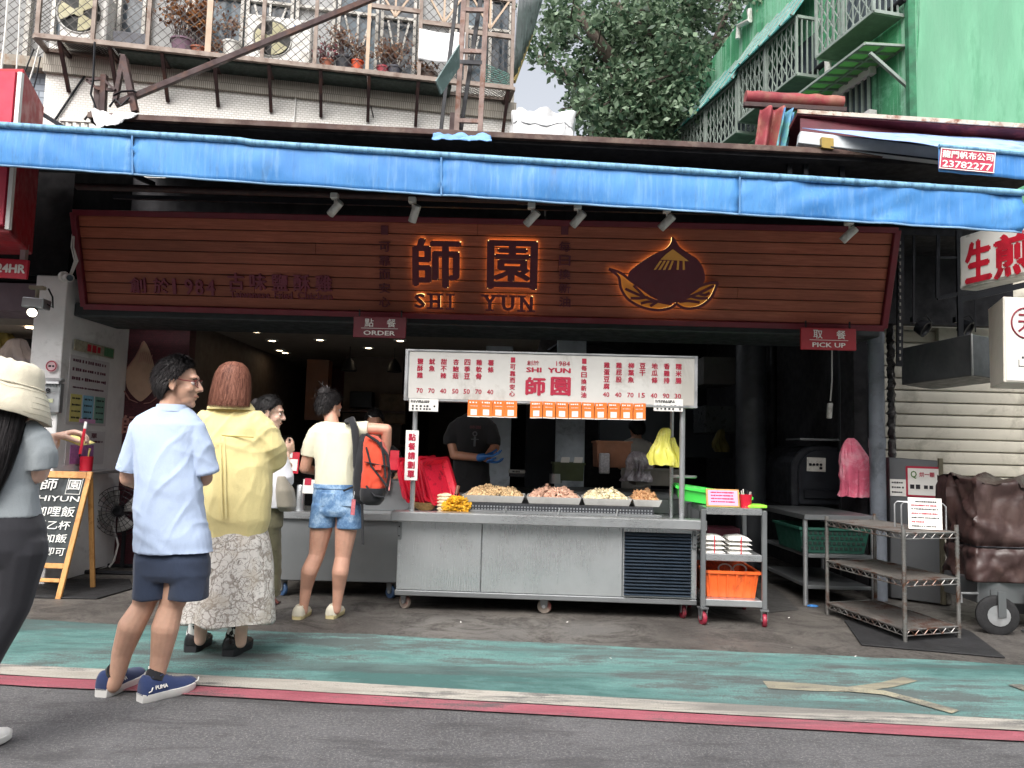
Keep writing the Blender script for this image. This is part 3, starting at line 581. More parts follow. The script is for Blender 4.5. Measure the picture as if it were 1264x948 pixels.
# spotlights under the awning
for i, (px, py, ang, where) in enumerate(((413, 246, -.8, 'leftmost'), (509, 251, -.35, 'just right of the leftmost'), (656, 258, -.75, 'above the second large glowing character'), (713, 259, -.7, 'between the large glowing characters and the peach emblem'), (823, 263, -.75, 'over the peach emblem'), (1048, 278, -.7, 'rightmost'))):
    q = P(px, py, 5.62); t = thing('spotlight', 'white cylinder spotlight under the awning, ' + where + (' of the row' if where in ('leftmost', 'rightmost') else ''), 'spotlight', q, 'white spotlights under the awning')
    MB().box(q + V((-.028, -.03, .0)), q + V((.028, .03, .045))).build('base', PLAST, t, bevel=.006)
    MB().cyl(q + V((.004, 0, .002)), q + V((.004, 0, -.035)), .008, 8).build('stem', PLAST, t)
    d = V((math.sin(ang), .5, -math.cos(ang) * .9)).normalized(); c0 = q + V((.03, 0, -.04)); e1 = c0 + d * .13
    MB().lathe([(.02, 0), (.03, .004), (.031, .02), (.031, .135), (.026, .135), (.024, .12), (0, .118)], c0 - d * .03, 16, d).build('can', PLAST, t, smooth=35)
# ---------------------------------------------------------------- main stainless cart
cdx = V((1, -.03, 0)).normalized(); CF = 5.93
cl, cr_ = P(482, 640, 5.9), P(873, 652, 5.8)
cdx = V((cr_.x - cl.x, cr_.y - cl.y, 0)).normalized(); cdy = V((-cdx.y, cdx.x, 0)); CW = (V((cr_.x, cr_.y, 0)) - V((cl.x, cl.y, 0))).length
CO = V((cl.x, cl.y, 0)); CT = .76
CART = thing('food_cart', 'wide stainless steel food cart on red casters with louvred vent panel at right', 'food cart', CO + cdx * CW / 2 + cdy * .4)
CMX = Matrix.Translation(CO) @ Matrix(((cdx.x, cdy.x, 0, 0), (cdx.y, cdy.y, 0, 0), (0, 0, 1, 0), (0, 0, 0, 1)))
def cm(): return MB(CMX)
def cbx(a, b_, name, m, par=None, **k): return cm().box(a, b_).build(name, m, par or CART, **k)
top_ = cbx((0, 0, CT - .075), (CW, .16, CT), 'counter_lip', STEEL, bevel=.008)
cbx((0.02, .16, CT - .09), (CW - .02, .95, CT - .03), 'counter_top', STEEL)
cbx((.02, .9, CT - .03), (CW - .02, .95, CT + .1), 'back_ledge', STEELD, bevel=.006)
xb0, xb1 = .035, CW - .055
cbx((xb0, .09, .12), (xb1, .93, .16), 'base_rail', STEELD, bevel=.005); cbx((xb0 + .012, .13, .16), (xb1 - .01, .92, CT - .09), 'cabinet', STEELD)
xs = [xb0 + .004, xb0 + .655, xb0 + 1.73]
for a, c in zip(xs, xs[1:]): cbx((a + .003, .105, .162), (c - .003, .13, CT - .078), 'door', STEELV, bevel=.004)
cbx((xs[2] + .003, .105, .162), (xb1, .13, CT - .078), 'vent_frame', STEELV, bevel=.004)
vx0, vx1, vz0, vz1 = xs[2] + .012, xb1 - .045, .175, CT - .11
vent = cbx((vx0, .1, vz0), (vx1, .108, vz1), 'vent', DKMET)
for i in range(19):
    z = lerp(vz0 + .015, vz1 - .012, i / 18); cm().hexa([(vx0, .075, z - .011), (vx1, .075, z - .011), (vx1, .1, z + .004), (vx0, .1, z + .004), (vx0, .072, z - .007), (vx1, .072, z - .007), (vx1, .1, z + .009), (vx0, .1, z + .009)]).build('louvre', mat('louvre_plastic', '26303b', .45, var=.15), vent)
for x in (xb0 + .02, xb1 - .02):
    hg = cbx((x - .016, .085, CT - .22), (x + .016, .105, CT - .09), 'hinge', STEELD, bevel=.003)
    for z in (CT - .12, CT - .19): cm().cyl((x, .084, z), (x, .08, z), .006, 8).build('bolt', DKMET, hg)
def caster(M, x, y, r, m, par, yaw=0., name='caster', drop=.12):
    b = MB(M @ Matrix.Translation((x, y, 0)) @ Matrix.Rotation(yaw, 4, 'Z'))
    o = MB(b.M).box((-.03, -.035, drop - .012), (.03, .035, drop)).build(name, STEELD, par)
    for s_ in (-1, 1): MB(b.M).hexa([(s_ * .02 - .003, -.025, r * .9), (s_ * .02 + .003, -.025, r * .9), (s_ * .02 + .003, .02, r * .9), (s_ * .02 - .003, .02, r * .9), (s_ * .02 - .003, -.032, drop - .012), (s_ * .02 + .003, -.032, drop - .012), (s_ * .02 + .003, .032, drop - .012), (s_ * .02 - .003, .032, drop - .012)]).build('fork', STEELD, o)
    MB(b.M).lathe([(r * .5, -.013), (r * .9, -.015), (r, -.008), (r, .008), (r * .9, .015), (r * .5, .013)], (0, 0, r), 20, (1, 0, 0)).build('wheel', m, o, smooth=35)
    MB(b.M).cyl((-.024, 0, r), (.024, 0, r), .014, 10).build('axle', STEEL, o, smooth=35)
CRED = mat('caster_red', '8e2338', .5, var=.15, stain=('5a2a2e', .3, 9)); CGREY = mat('caster_grey', '8b8076', .5, var=.2, stain=('7a3a34', .4, 6)); CBLUE = mat('caster_blue', '2e4767', .5, var=.2)
for x, y, m_, yw in ((.1, .2, CGREY, .9), (1.18, .2, CGREY, 1.35), (CW - .14, .2, CRED, .12), (.1, .8, CGREY, .5), (1.6, .8, CGREY, 1.2), (CW - .14, .8, CRED, .3)): caster(CMX, x, y, .055, m_, CART, yw)
# posts and menu board
def pole(px, py0, py1, Y, r, par, name='post', m=STEEL): a, c = P(px, py0, Y), P(px, py1, Y); return MB().cyl((a.x, Y, a.z), (a.x, Y, c.z), r, 12).build(name, m, par, smooth=40)
pL = P(511, 560, 6.02); MB().cyl((pL.x, 6.02, CT - .03), (pL.x, 6.02, 1.66), .02, 14).build('post', STEEL, CART, smooth=40)
pR = P(842, 560, 6.0); MB().cyl((pR.x, 6.0, CT - .03), (pR.x, 6.0, 1.64), .022, 14).build('post', STEEL, CART, smooth=40)
pR2 = P(829, 560, 6.35); MB().cyl((pR2.x, 6.35, CT - .03), (pR2.x, 6.35, 1.62), .016, 14).build('post', STEEL, CART, smooth=40)
dk = MB().lathe([(0, 0), (.09, 0), (.1, .006), (.1, .02), (0, .02)], (pR2.x + .07, 6.2, 1.0 + .06), 22).build('round_ledge', STEEL, CART, smooth=40)
b0, b1, b2 = P(501, 431, 6.0), P(861, 440, 5.93), P(501, 494, 6.0)
bx = (b1 - b0).normalized(); bn = V((bx.y, -bx.x, 0)).normalized(); bu = bn.cross(bx).normalized(); bu = bu if bu.z > 0 else -bu
BW, BH = (b1 - b0).length, abs((b2 - b0).dot(bu)) ; BFR = ((b0 + b1) / 2 - bu * BH / 2, bx, bu, bn)
MBD = thing('menu_board', 'white lightbox menu board with dark red dish names and prices above the cart', 'menu board', BFR[0] - bu * BH / 2)
b = MB(); plate(b, BFR, 0, 0, BW, BH, .14, -.004); b.build('box', ALU, MBD, bevel=.006)
b = MB(); plate(b, BFR, .008, 0, BW - .05, BH - .035, .01, .002); b.build('panel', BOARD, MBD)
for s_ in (-1, 1): 
    b = MB(); plate(b, BFR, 0, s_ * (BH / 2 - .006), BW, .012, .02, .012); b.build('edge_trim', ALU, MBD); b = MB(); plate(b, BFR, s_ * (BW / 2 - .012), 0, .022, BH - .026, .02, .012); b.build('edge_trim', ALU, MBD)
def bpx(px, py): q = ON(px, py, BFR[0], bn) - BFR[0]; return q.dot(bx), q.dot(bu)
L_ = MB(); KP = 6.0 / F
for px, txt, pr in ((519, '鹽酥雞', 70), (533.5, '魷魚', 70), (548, '甜不辣', 40), (563, '杏鮑菇', 50), (577, '四季豆', 50), (591.5, '雞軟骨', 70), (606, '薯條', 40), (749, '雞蛋豆腐', 40), (764, '雞屁股', 40), (779, '柳葉魚', 70), (793, '豆干', 15), (808, '地瓜條', 40), (823, '香雞排', 90), (837.5, '糯米腸', 30)):
    y0 = 446 + (px - 519) * .021; a = bpx(px, y0); vwrite(L_, txt, BFR, a[0], a[1], 7.6 * KP, 8.7 * KP, .07, lift=.004)
    a = bpx(px - 1, 482 + (px - 519) * .022); write(L_, str(pr), BFR, a[0], a[1], 8 * KP, 6 * KP, .04, lift=.004)
for px, txt, y0 in ((633, '可靠而安心', 453), (721, '每日換新油', 454.5)):
    a = bpx(px, y0); vwrite(L_, txt, BFR, a[0], a[1], 7 * KP, 8.3 * KP, .07, lift=.004); plate(L_, BFR, a[0], a[1] + 8.6 * KP, 5.5 * KP, 6.5 * KP, .001, .005)
a = bpx(658, 448); write(L_, '創於', BFR, a[0], a[1], 15 * KP, 6 * KP, .01, lift=.004); a = bpx(695, 449); write(L_, '1984', BFR, a[0], a[1], 17 * KP, 6 * KP, .01, lift=.004)
a = bpx(677, 457); write(L_, 'SHI  YUN', BFR, a[0], a[1], 55 * KP, 6.5 * KP, .09, lift=.004)
for px, ch in ((661, '師'), (692, '園')): a = bpx(px, 477); write(L_, ch, BFR, a[0], a[1], 25 * KP, 24 * KP, .09, lift=.004)
L_.build('lettering', CRIM, MBD)
for px in (523, 825):
    n_ = thing('notice_card', 'white printed card hanging under the ' + ('left' if px < 600 else 'right') + ' end of the menu board', 'notice', P(px, 505, 5.95), 'white cards under the menu board')
    q = P(px, 500, 5.93); fr = (q, bx, bu, bn); b = MB(); plate(b, fr, 0, 0, .225, .095, .004); b.build('card', PAPER, n_); l_ = MB(); lines(l_, fr, -.1, .05, .032, .022, 2, .01); lines(l_, fr, -.09, .1, -.008, -.03, 2, .016, gap=1.); l_.build('print', INK, n_)
for i, px in enumerate([585 + 15.2 * k for k in range(4)] + [662 + 15.9 * k for k in range(9)]):
    q = P(px, 504 + (px - 585) * .02, 5.93); fr = (q + bn * random.uniform(.0, .012), (bx + bu * random.uniform(-.03, .05)).normalized(), bu, bn)
    k = i if i < 4 else i - 4; where = ['leftmost', 'second from left', 'third from left', 'rightmost'][k] + ' of four over the cook' if i < 4 else ['leftmost', 'second', 'third', 'fourth', 'middle', 'sixth', 'seventh', 'eighth', 'rightmost'][k] + (' from left' if 0 < k < 8 and k != 4 else '') + ' of the row of nine'
    t = thing('orange_card', 'orange card under the menu board, ' + where, 'card', fr[0], 'orange cards hanging from the menu board')
    b = MB(); plate(b, fr, 0, 0, .094, .125, .003); b.build('card', ORANGEC, t); b = MB(); plate(b, fr, 0, -.03, .048, .045, .001, .002); plate(b, fr, 0, -.064, .094, .006, .004, .003); b.build('white_patch', PAPER, t)
    b = MB(); lines(b, fr, -.035, .035, .045, .044, 1, .014); lines(b, fr, -.03, .03, .018, .012, 1, .006); b.build('print', PAPER, t)
pb = P(508, 562, 5.97); t = thing('vertical_sign', 'tall white strip sign with five dark red characters on the left post', 'sign', pb)
fr = (pb, bx, V((0, 0, 1)), bn); b = MB(); plate(b, fr, 0, 0, .1, .385, .01); b.build('panel', PAPER, t, bevel=.002); l_ = MB(); vwrite(l_, '點餐請劃單', fr, 0, .14, .058, .071, .08); l_.build('lettering', CRIM, t)
# trays of food on the dark mesh stand
st = thing('mesh_stand', 'low black perforated metal stand carrying the food trays', 'stand', CMX @ V((1.2, .5, CT - .03)))
sx0, sx1 = .55, 2.03
cm().box((sx0, .33, CT - .03), (sx1, .85, CT + .06)).build('stand_body', mat('perforated', '35373b', .5, .4, var=.3, scale=80), st, bevel=.004)
b = cm()
for i in range(60):
    for j in range(3): x = lerp(sx0 + .02, sx1 - .02, i / 59); b.box((x - .006, .326, CT - .015 + j * .022), (x + .006, .3302, CT - .003 + j * .022))
b.build('perforations', mat('hole_grey', '85888c', .5, .3), st, kind='stuff')
cm().box((.5, .24, CT - .03), (2.08, .325, CT + .008)).build('front_plate', STEELD, st, bevel=.003)
for x in (.85, 1.27, 1.72): cm().bar((x, .2, CT - .005), (x + .015, .22, CT + .045), .008).build('clip', STEEL, st)
TZ = CT + .06
def pebble(mb, c, r, seed):
    b = random.Random(seed); n = 6; rot = Euler((b.uniform(0, 6), b.uniform(0, 6), b.uniform(0, 6))).to_matrix(); vs = []
    for sgn in ((1, 0, 0), (-1, 0, 0), (0, 1, 0), (0, -1, 0), (0, 0, 1), (0, 0, -1)): vs.append(V(c) + rot @ V([x * r * b.uniform(.7, 1.35) for x in sgn]))
    mb.add(vs, [(0, 2, 4), (2, 1, 4), (1, 3, 4), (3, 0, 4), (2, 0, 5), (1, 2, 5), (3, 1, 5), (0, 3, 5)])
FCOL = (('cauliflower_mushroom', 'pale beige sliced mushrooms heaped in the leftmost steel tray', 'cdb086', .012), ('chicken_chunks', 'pinkish beige raw chicken chunks heaped in the second tray', 'caa28c', .016), ('chicken_nuggets', 'cream coloured chicken pieces heaped in the third tray', 'e0d2ae', .016), ('fried_chicken', 'tan fried chicken pieces heaped in the small rightmost tray', 'c4966c', .018))
for i, (x0, x1) in enumerate(((.5, 1.0), (1.02, 1.46), (1.47, 1.86), (1.87, 2.1))):
    t = thing('food_tray', 'shallow stainless tray, ' + ['leftmost, of pale mushrooms', 'second, of pinkish chicken chunks', 'third, of cream chicken pieces', 'smallest and rightmost, of tan fried chicken'][i], 'tray', CMX @ V(((x0 + x1) / 2, .6, TZ)), 'stainless food trays on the cart')
    b = cm(); p = [(x0 + .02, .4), (x1 - .02, .4), (x1 - .02, .8), (x0 + .02, .8)]; q = [(x0, .37), (x1, .37), (x1, .83), (x0, .83)]
    b.loft([[(a, c, TZ + .003) for a, c in p], [(a, c, TZ + .058) for a, c in q], [(a + (.006 if a < x1 - .1 else -.006), c + (.006 if c < .6 else -.006), TZ + .058) for a, c in q], [(a, c, TZ + .03) for a, c in p]]); b.build('pan', mat('tray_steel', 'd6d5d0', .35, 0, var=.06) if i == 0 else MATS['tray_steel'], t)
    nm, lb, col, r = FCOL[i]; b = cm(); n_ = int(900 * (x1 - x0) / .45 * (.016 / r) ** 1.4)
    for k in range(n_):
        u, v_ = random.random(), random.random(); hh = .085 * (1 - abs(2 * u - 1) ** 4) * (1 - abs(2 * v_ - 1) ** 3.5) * (.8 + .5 * noise.noise((u * 4, v_ * 4, i * 3)))
        pebble(b, (lerp(x0 + .02, x1 - .02, u), lerp(.4, .8, v_), TZ + .04 + hh * random.uniform(.6, 1.1)), r * random.uniform(.7, 1.2), k)
    b.build(nm, mat(nm, col, .6, var=.12, scale=40, island=.25), None, label=lb, cat='food', kind='stuff')
# french fries and stacked sausages
b = cm()
for k in range(260):
    u, v_ = random.uniform(-1, 1), random.uniform(-1, 1); c = V((.47 + u * .095, .25 + v_ * .07, CT - .02 + .13 * random.random() * (1 - .5 * u * u))); d = V((random.uniform(-1, 1), random.uniform(-1, 1), random.uniform(-.4, .6))).normalized() * .03; b.bar(c - d, c + d, .011)
b.build('cut_fries', mat('fries', 'd9a527', .55, var=.1, scale=30, island=.22), None, label='heap of yellow cut fries at the front left of the cart', cat='food', kind='stuff')
b = cm(); rb = []
for k in range(6):
    c0, c1 = V((.315, .3, CT - .02 + .026 * k)), V((.395, .26, CT - .02 + .026 * k)); o = cm(); pts = [c0, lerp(c0, c1, .3) + V((0, -.01, .004)), lerp(c0, c1, .7) + V((0, -.012, .004)), c1]; o.tube(pts, [.008, .014, .014, .008], 10)
    for yy in (.05, .1): o.tube([p + V((.004 * k % 2, yy, .002 * (k % 2))) for p in pts], [.008, .014, .014, .008], 10)
    o.build('rice_sausage', mat('sausage', 'd3c3a4', .5, var=.12, scale=30, island=.15), None, smooth=60, label=['lowest', 'second lowest', 'third', 'fourth', 'second highest', 'topmost'][k] + ' layer of the pale rice sausage stack beside the fries', cat='food', group='stacked rice sausages')
cm().box((.3, .22, CT - .045), (.41, .4, CT - .034)).build('sausage_tray', STEEL, None, label='small steel tray under the stacked rice sausages', cat='tray')
t = thing('tongs', 'metal tongs with a wooden grip leaning behind the fries', 'tongs', CMX @ V((.45, .36, CT)))
for s_ in (-1, 1): cm().bar((.42 + s_ * .004, .33, CT - .02), (.455 + s_ * .01, .4, CT + .13), .012, .004).build('arm', DKMET, t)
cm().tube([(.45, .39, CT + .12), (.462, .41, CT + .185)], [.014, .016], 10).build('grip', mat('grip_wood', '7a5140', .5), t, smooth=60)
# red order baskets, nested and leaning behind the left post
RB = mat('red_basket', 'ee2a48', .4, var=.08, stain=('a01628', .25, 14), bump=.25, bscale=70)
for k in range(7):
    nz = V((.80, -.46, .30)).normalized(); base = CMX @ V((.05, .6, CT + .2)) + nz * .042 * k + V((0, 0, -.012 * k))
    t = thing('red_basket', 'red woven plastic order basket in the leaning stack, ' + ['topmost', 'second from top', 'third from top', 'middle one', 'third from bottom', 'second from bottom', 'lowest'][k], 'basket', base, 'stack of red baskets by the left post')
    ux_ = nz.cross(V((0, 0, 1))).normalized(); uy_ = nz.cross(ux_); M = Matrix.Translation(base) @ Matrix(((ux_.x, uy_.x, nz.x, 0), (ux_.y, uy_.y, nz.y, 0), (ux_.z, uy_.z, nz.z, 0), (0, 0, 0, 1))) @ Matrix.Rotation(R((0, 7, -5, 9, 3, -6, 5)[k]), 4, 'Z')
    def rect(w_, h_, z, r=.03): return [(sx_ * (w_ - r) + r * math.cos(a), sy_ * (h_ - r) + r * math.sin(a), z) for sx_, sy_, a0 in ((1, 1, 0), (-1, 1, 90), (-1, -1, 180), (1, -1, 270)) for a in (R(a0), R(a0 + 45), R(a0 + 90))]
    MB(M).loft([rect(.17, .15, 0), rect(.195, .18, .06), rect(.19, .175, .06), rect(.165, .145, .006)]).build('tub', RB, t, smooth=40)
    MB(M).loft([rect(.205, .19, .052), rect(.205, .19, .064), rect(.187, .172, .0645), rect(.187, .172, .052), rect(.205, .19, .052)], cap=False).build('rim', PLRED, t)
t = thing('wicker_bowl', 'small wicker bowl under the stack of red baskets', 'bowl', CMX @ V((.2, .4, CT)))
MB(CMX).lathe([(.04, CT - .02), (.075, CT + .0), (.1, CT + .05), (.09, CT + .05), (.06, CT + .01), (0, CT)], (.2, .4, 0), 20).build('bowl', mat('wicker', 'a08050', .7, var=.25, scale=60), t, smooth=50)
# yellow bags hanging on the right posts
def hung_bag(name, label, q, h, wd, m, cat='bag', seed=0, grp=None):
    b = MB(); n = 60; rings = []
    for i in range(26):
        v_ = i / 25; ring = []
        rr = wd * (.2 + .8 * min(1, v_ * 1.5) ** .55) * (1 + .12 * math.sin(v_ * 7 + seed))
        for j in range(n):
            t_ = 2 * math.pi * j / n; k = 1 - .2 * abs(noise.noise((math.cos(t_) * 3.5 + seed, math.sin(t_) * 3.5, v_ * 1.6 + seed))) * 2 * min(1, .3 + v_ * 2) + .25 * noise.noise((math.cos(t_) * 2.2 + seed, math.sin(t_) * 2.2, v_ * .9)) * (.4 + v_) + .12 * noise.noise((math.cos(t_) * 6, math.sin(t_) * 6 + seed, v_ * 3))
            ring.append(q + V((rr * k * math.cos(t_) * .5 + .02 * math.sin(v_ * 4 + seed), rr * k * .28 * math.sin(t_), -h * v_ + (.04 * h * noise.noise((math.cos(t_) * 2, math.sin(t_) * 2, seed)) * max(0, v_ - .7) / .3))))
        rings.append(ring)
    b.loft(rings); return b.build(name, m, None, smooth=50, label=label, cat=cat, group=grp)
YB = mat('yellow_bag', 'e0da62', .45, var=.1, stain=('efe98a', .3, 9), bump=.15, bscale=20)
hung_bag('yellow_bag', 'larger crumpled yellow bag hanging left of the right cart post', P(819, 528, 6.2), .3, .2, YB, seed=2)
hung_bag('yellow_bag', 'smaller pale yellow bag hanging behind the right cart post', P(833, 540, 6.28), .24, .13, YB, seed=4)
hung_bag('pink_bag', 'crumpled pink plastic bag hanging on the grey steel door', P(1053, 541, 7.2), .54, .34, PINKPL, seed=5)
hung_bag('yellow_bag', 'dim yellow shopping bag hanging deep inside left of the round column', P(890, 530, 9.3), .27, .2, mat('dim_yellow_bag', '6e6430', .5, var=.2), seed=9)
# ---------------------------------------------------------------- order counter (left of the cart)
q0, q1 = P(333, 640, 6.35), P(500, 644, 6.3)
OC = thing('order_counter', 'plain stainless steel order counter behind the customer in denim shorts', 'counter', V(((q0.x + q1.x) / 2, 6.6, 0)))
MB().box((q0.x, 6.4, .14), (q1.x, 7.0, .64)).build('cabinet', STEELD, OC, bevel=.006); MB().box((q0.x - .02, 6.36, .64), (q1.x, 7.0, .7)).build('worktop', STEEL, OC, bevel=.006)
MB().box((q0.x + .65, 6.65, .7), (q1.x, 7.0, .96)).build('raised_shelf', STEELD, OC, bevel=.006)
for x, m_ in ((q0.x + .1, CBLUE), (q1.x - .12, CBLUE)): caster(Matrix.Identity(4), x, 6.48, .055, m_, OC, .8, drop=.14)
def leaflet(name, label, px0, py0, px1, py1, Y, m, rows=3, pm=None, cat='sign', tilt=0.):
    q = P((px0 + px1) / 2, (py0 + py1) / 2, Y); wd, h = (px1 - px0) * Y / F, (py1 - py0) * Y / F; fr = frame(q, (1, 0, -ROLL + tilt), (0, -1, .1))
    t = thing(name, label, cat, q); b = MB(); plate(b, fr, 0, 0, wd, h, .006); b.build('card', m, t); b = MB(); lines(b, fr, -wd * .4, wd * .4, h * .34, -h * .34, rows, h / (rows * 1.9)); b.build('print', pm or INK, t); return t, fr, wd, h
t, fr, wd, h = leaflet('menu_card', 'red and white card on a stand by the left end of the order counter', 353, 558, 369, 584, 6.5, PLRED, 2, PAPER, 'card')
b = MB(); plate(b, fr, 0, -.02, wd * .8, h * .55, .002, .004); b.build('white_panel', PAPER, t)
t, fr, wd, h = leaflet('price_slip', 'white paper slip with a red character beside the denim shorts', 374, 592, 391, 609, 6.34, PAPER, 1, CRIM, 'paper')
t, fr, wd, h = leaflet('pink_notice', 'pink notice stuck on the steel shelf right of the orange backpack', 471, 583, 482, 605, 6.6, mat('salmon_paper', 'd98a86', .8), 3, CRIM, 'notice')
q = P(371, 616, 6.5); MB().lathe([(.0, 0), (.035, 0), (.035, .2), (.03, .21), (0, .21)], V((q.x, 6.5, .7)), 16).build('steel_flask', STEEL, None, smooth=40, label='tall steel flask standing on the order counter edge', cat='flask')
q = P(410, 640, 6.6); 
# pink card box and red phone stand
leaflet('red_card', 'red card with a white code panel held beside the backpack pocket', 481, 556, 492, 580, 6.35, PLRED, 1, PAPER, 'card')
# ---------------------------------------------------------------- utility cart
ux0, ux1 = P(866, 640, 5.85), P(943, 640, 5.78); UW = ux1.x - ux0.x; UD = .62
UO = V((ux0.x, 5.8, 0)); UC = thing('utility_cart', 'narrow three shelf steel trolley on maroon casters right of the food cart', 'trolley', UO + V((UW / 2, UD / 2, 0)))
UM = Matrix.Translation(UO) @ Matrix.Rotation(-.06, 4, 'Z')
for x in (0, UW):
    for y in (0, UD): MB(UM).box((x - .018, y - .018, .13), (x + .018, y + .018, .845)).build('upright', STEELD, UC, bevel=.004)
for z in (.14, .47, .81): MB(UM).box((.018, -.016, z), (UW - .018, UD, z + .05)).build('shelf', STEEL, UC, bevel=.005)
for x, y in ((.0, .0), (UW, 0), (0, UD), (UW, UD)): caster(UM, x, y, .05, CRED, UC, .25 if x == 0 else -.15, drop=.13)
def crate(name, label, M, w_, d_, h_, m, cat, ribs=0, holes=0, taper=.88, wall=.012, rim=.02, m2=None, kind=None):
    t = thing(name, label, cat, M.translation); a, c = w_ / 2, d_ / 2
    R4 = lambda s_, z, o=0.: [(-a * s_ + o, -c * s_ + o, z), (a * s_ - o, -c * s_ + o, z), (a * s_ - o, c * s_ - o, z), (-a * s_ + o, c * s_ - o, z)]
    MB(M).loft([R4(taper, 0), R4(1, h_), R4(1, h_, wall), R4(taper, wall, wall)]).build('tub', m, t, bevel=.004)
    b = MB(M); 
    MB(M).loft([R4(1, h_ - rim, -.012), R4(1, h_, -.012), R4(1, h_ + .001, wall * .5), R4(1, h_ - rim, .0), R4(1, h_ - rim, -.012)], cap=False).build('rim', m, t)
    for i in range(ribs):
        x = lerp(-a * .85, a * .85, i / max(1, ribs - 1)); s0 = c * taper; MB(M).hexa([(x * taper - .006, -s0 - .008, .01), (x * taper + .006, -s0 - .008, .01), (x * taper + .006, -s0 + .002, .01), (x * taper - .006, -s0 + .002, .01), (x - .006, -c - .008, h_ - rim), (x + .006, -c - .008, h_ - rim), (x + .006, -c + .002, h_ - rim), (x - .006, -c + .002, h_ - rim)]).build('rib', m, t)
    if holes:
        b = MB(M); nr = 4
        for i in range(holes):
            for j in range(nr):
                z = lerp(h_ * .2, h_ * .8, j / (nr - 1)); s_ = lerp(taper, 1, z / h_); x = lerp(-a * .9, a * .9, (i + .5 * (j % 2)) / holes); b.box((x - .013, -c * s_ - .006, z - .012), (x + .013, -c * s_ + .002, z + .012))
        b.build('hole', m2 or DKMET, t, kind='stuff')
    return t
crate('orange_crate', 'orange plastic tub on the bottom shelf of the trolley', UM @ Matrix.Translation((UW / 2, .32, .19)), .4, .55, .2, PLORANGE, 'tub', 6)
for i, x in enumerate((-.02, .09)): MB(UM).tube([UM.inverted() @ (UM @ V((UW / 2 + x + .05 * math.cos(a), .2, .385 + .035 * math.sin(a)))) for a in np.linspace(0, 2 * math.pi, 14)], .006, 6).build('tape_roll', PAPER, None, smooth=50, label='pale ring lying in the orange tub, ' + ('left one' if i == 0 else 'right one'), cat='ring', group='rings in the orange tub')
M = UM @ Matrix.Translation((UW / 2 - .08, .5, .86)) @ Matrix.Rotation(-.12, 4, 'Z') @ Matrix.Rotation(R(7), 4, 'Y')
crate('green_basket', 'bright green plastic basket on top of the trolley behind the pink note', M, .56, .6, .11, PLGREEN, 'basket', 0, taper=.9)
MB(UM).box((.31, .02, .862), (UW + .03, .2, .885)).build('lime_tray', mat('lime_plastic', '8fd83f', .45), None, bevel=.006, label='small lime green tray beside the red pen cup', cat='tray')
fr = frame(UM @ V((.15, .03, .93)), (1, -.06, 0), (0, -1, .25)); t = thing('pink_note', 'pink handwritten note in a wooden frame on top of the trolley', 'note', fr[0] - V((0, 0, .07)))
b = MB(); plate(b, fr, 0, 0, .245, .135, .012); b.build('frame', PINEW, t, bevel=.003); b = MB(); plate(b, fr, .0, 0, .215, .11, .004, .003); b.build('paper', PINKP, t); b = MB(); lines(b, fr, -.09, .09, .04, -.03, 4, .012, .005, .1); b.build('print', CRIM, t)
b = MB(UM).lathe([(.04, 0), (.048, .1), (.043, .1), (.036, .01)], (.325, .06, .86), 18); t = thing('pen_cup', 'red cup of pens on top of the trolley beside the pink note', 'cup', UM @ V((.325, .06, .86))); b.build('cup', PLRED, t, smooth=40)
for i in range(7): a = i * .9; MB(UM).cyl((.325 + .02 * math.cos(a), .06 + .02 * math.sin(a), .88), (.325 + .04 * math.cos(a), .06 + .04 * math.sin(a), .98 + .008 * (i % 3)), .005, 6).build('pen', DKMET if i % 2 else WINF, t)
k_ = 0
for x in (.09, .285):
    for j in range(4):
        b = MB(UM); z = .521 + j * .032; n_ = 6
        b.grid(lambda u, v, x=x, z=z, j=j: (x - .085 + u * .17 + .006 * math.sin(j * 3.1), .03 + v * .3, z + .03 * (math.sin(math.pi * min(1, max(0, u))) ** .35) * (math.sin(math.pi * v) ** .3) + .004 * noise.noise((u * 4, v * 4, j + x * 9))), 12, 8)
        b.grid(lambda u, v, x=x, z=z, j=j: (x - .085 + (1 - u) * .17 + .006 * math.sin(j * 3.1), .03 + v * .3, z), 12, 8)
        side = 'left' if x < .2 else 'right'
        b.build('paper_bag_bundle', PAPER, None, smooth=60, label=['bottom', 'second', 'third', 'top'][j] + ' folded bundle of white bags in the ' + side + ' stack on the trolley shelf', cat='paper bags', group='stacked white bags on the trolley')
    fr = frame(UM @ V((x, .025, .585)), (1, -.06, 0), (0, -1, 0)); b = MB(); plate(b, fr, .0, 0, .008, .125, .003); b.build('red_string', PLRED, None, label='red string tied round the ' + ('left' if x < .2 else 'right') + ' stack of white bags', cat='string', group='red strings round bags')
MB(UM).box((.1, .33, .55), (.35, .55, .68)).build('dark_red_box', mat('plum_box', '5a2030', .5), None, bevel=.01, label='dark red box behind the white bags on the trolley', cat='box')
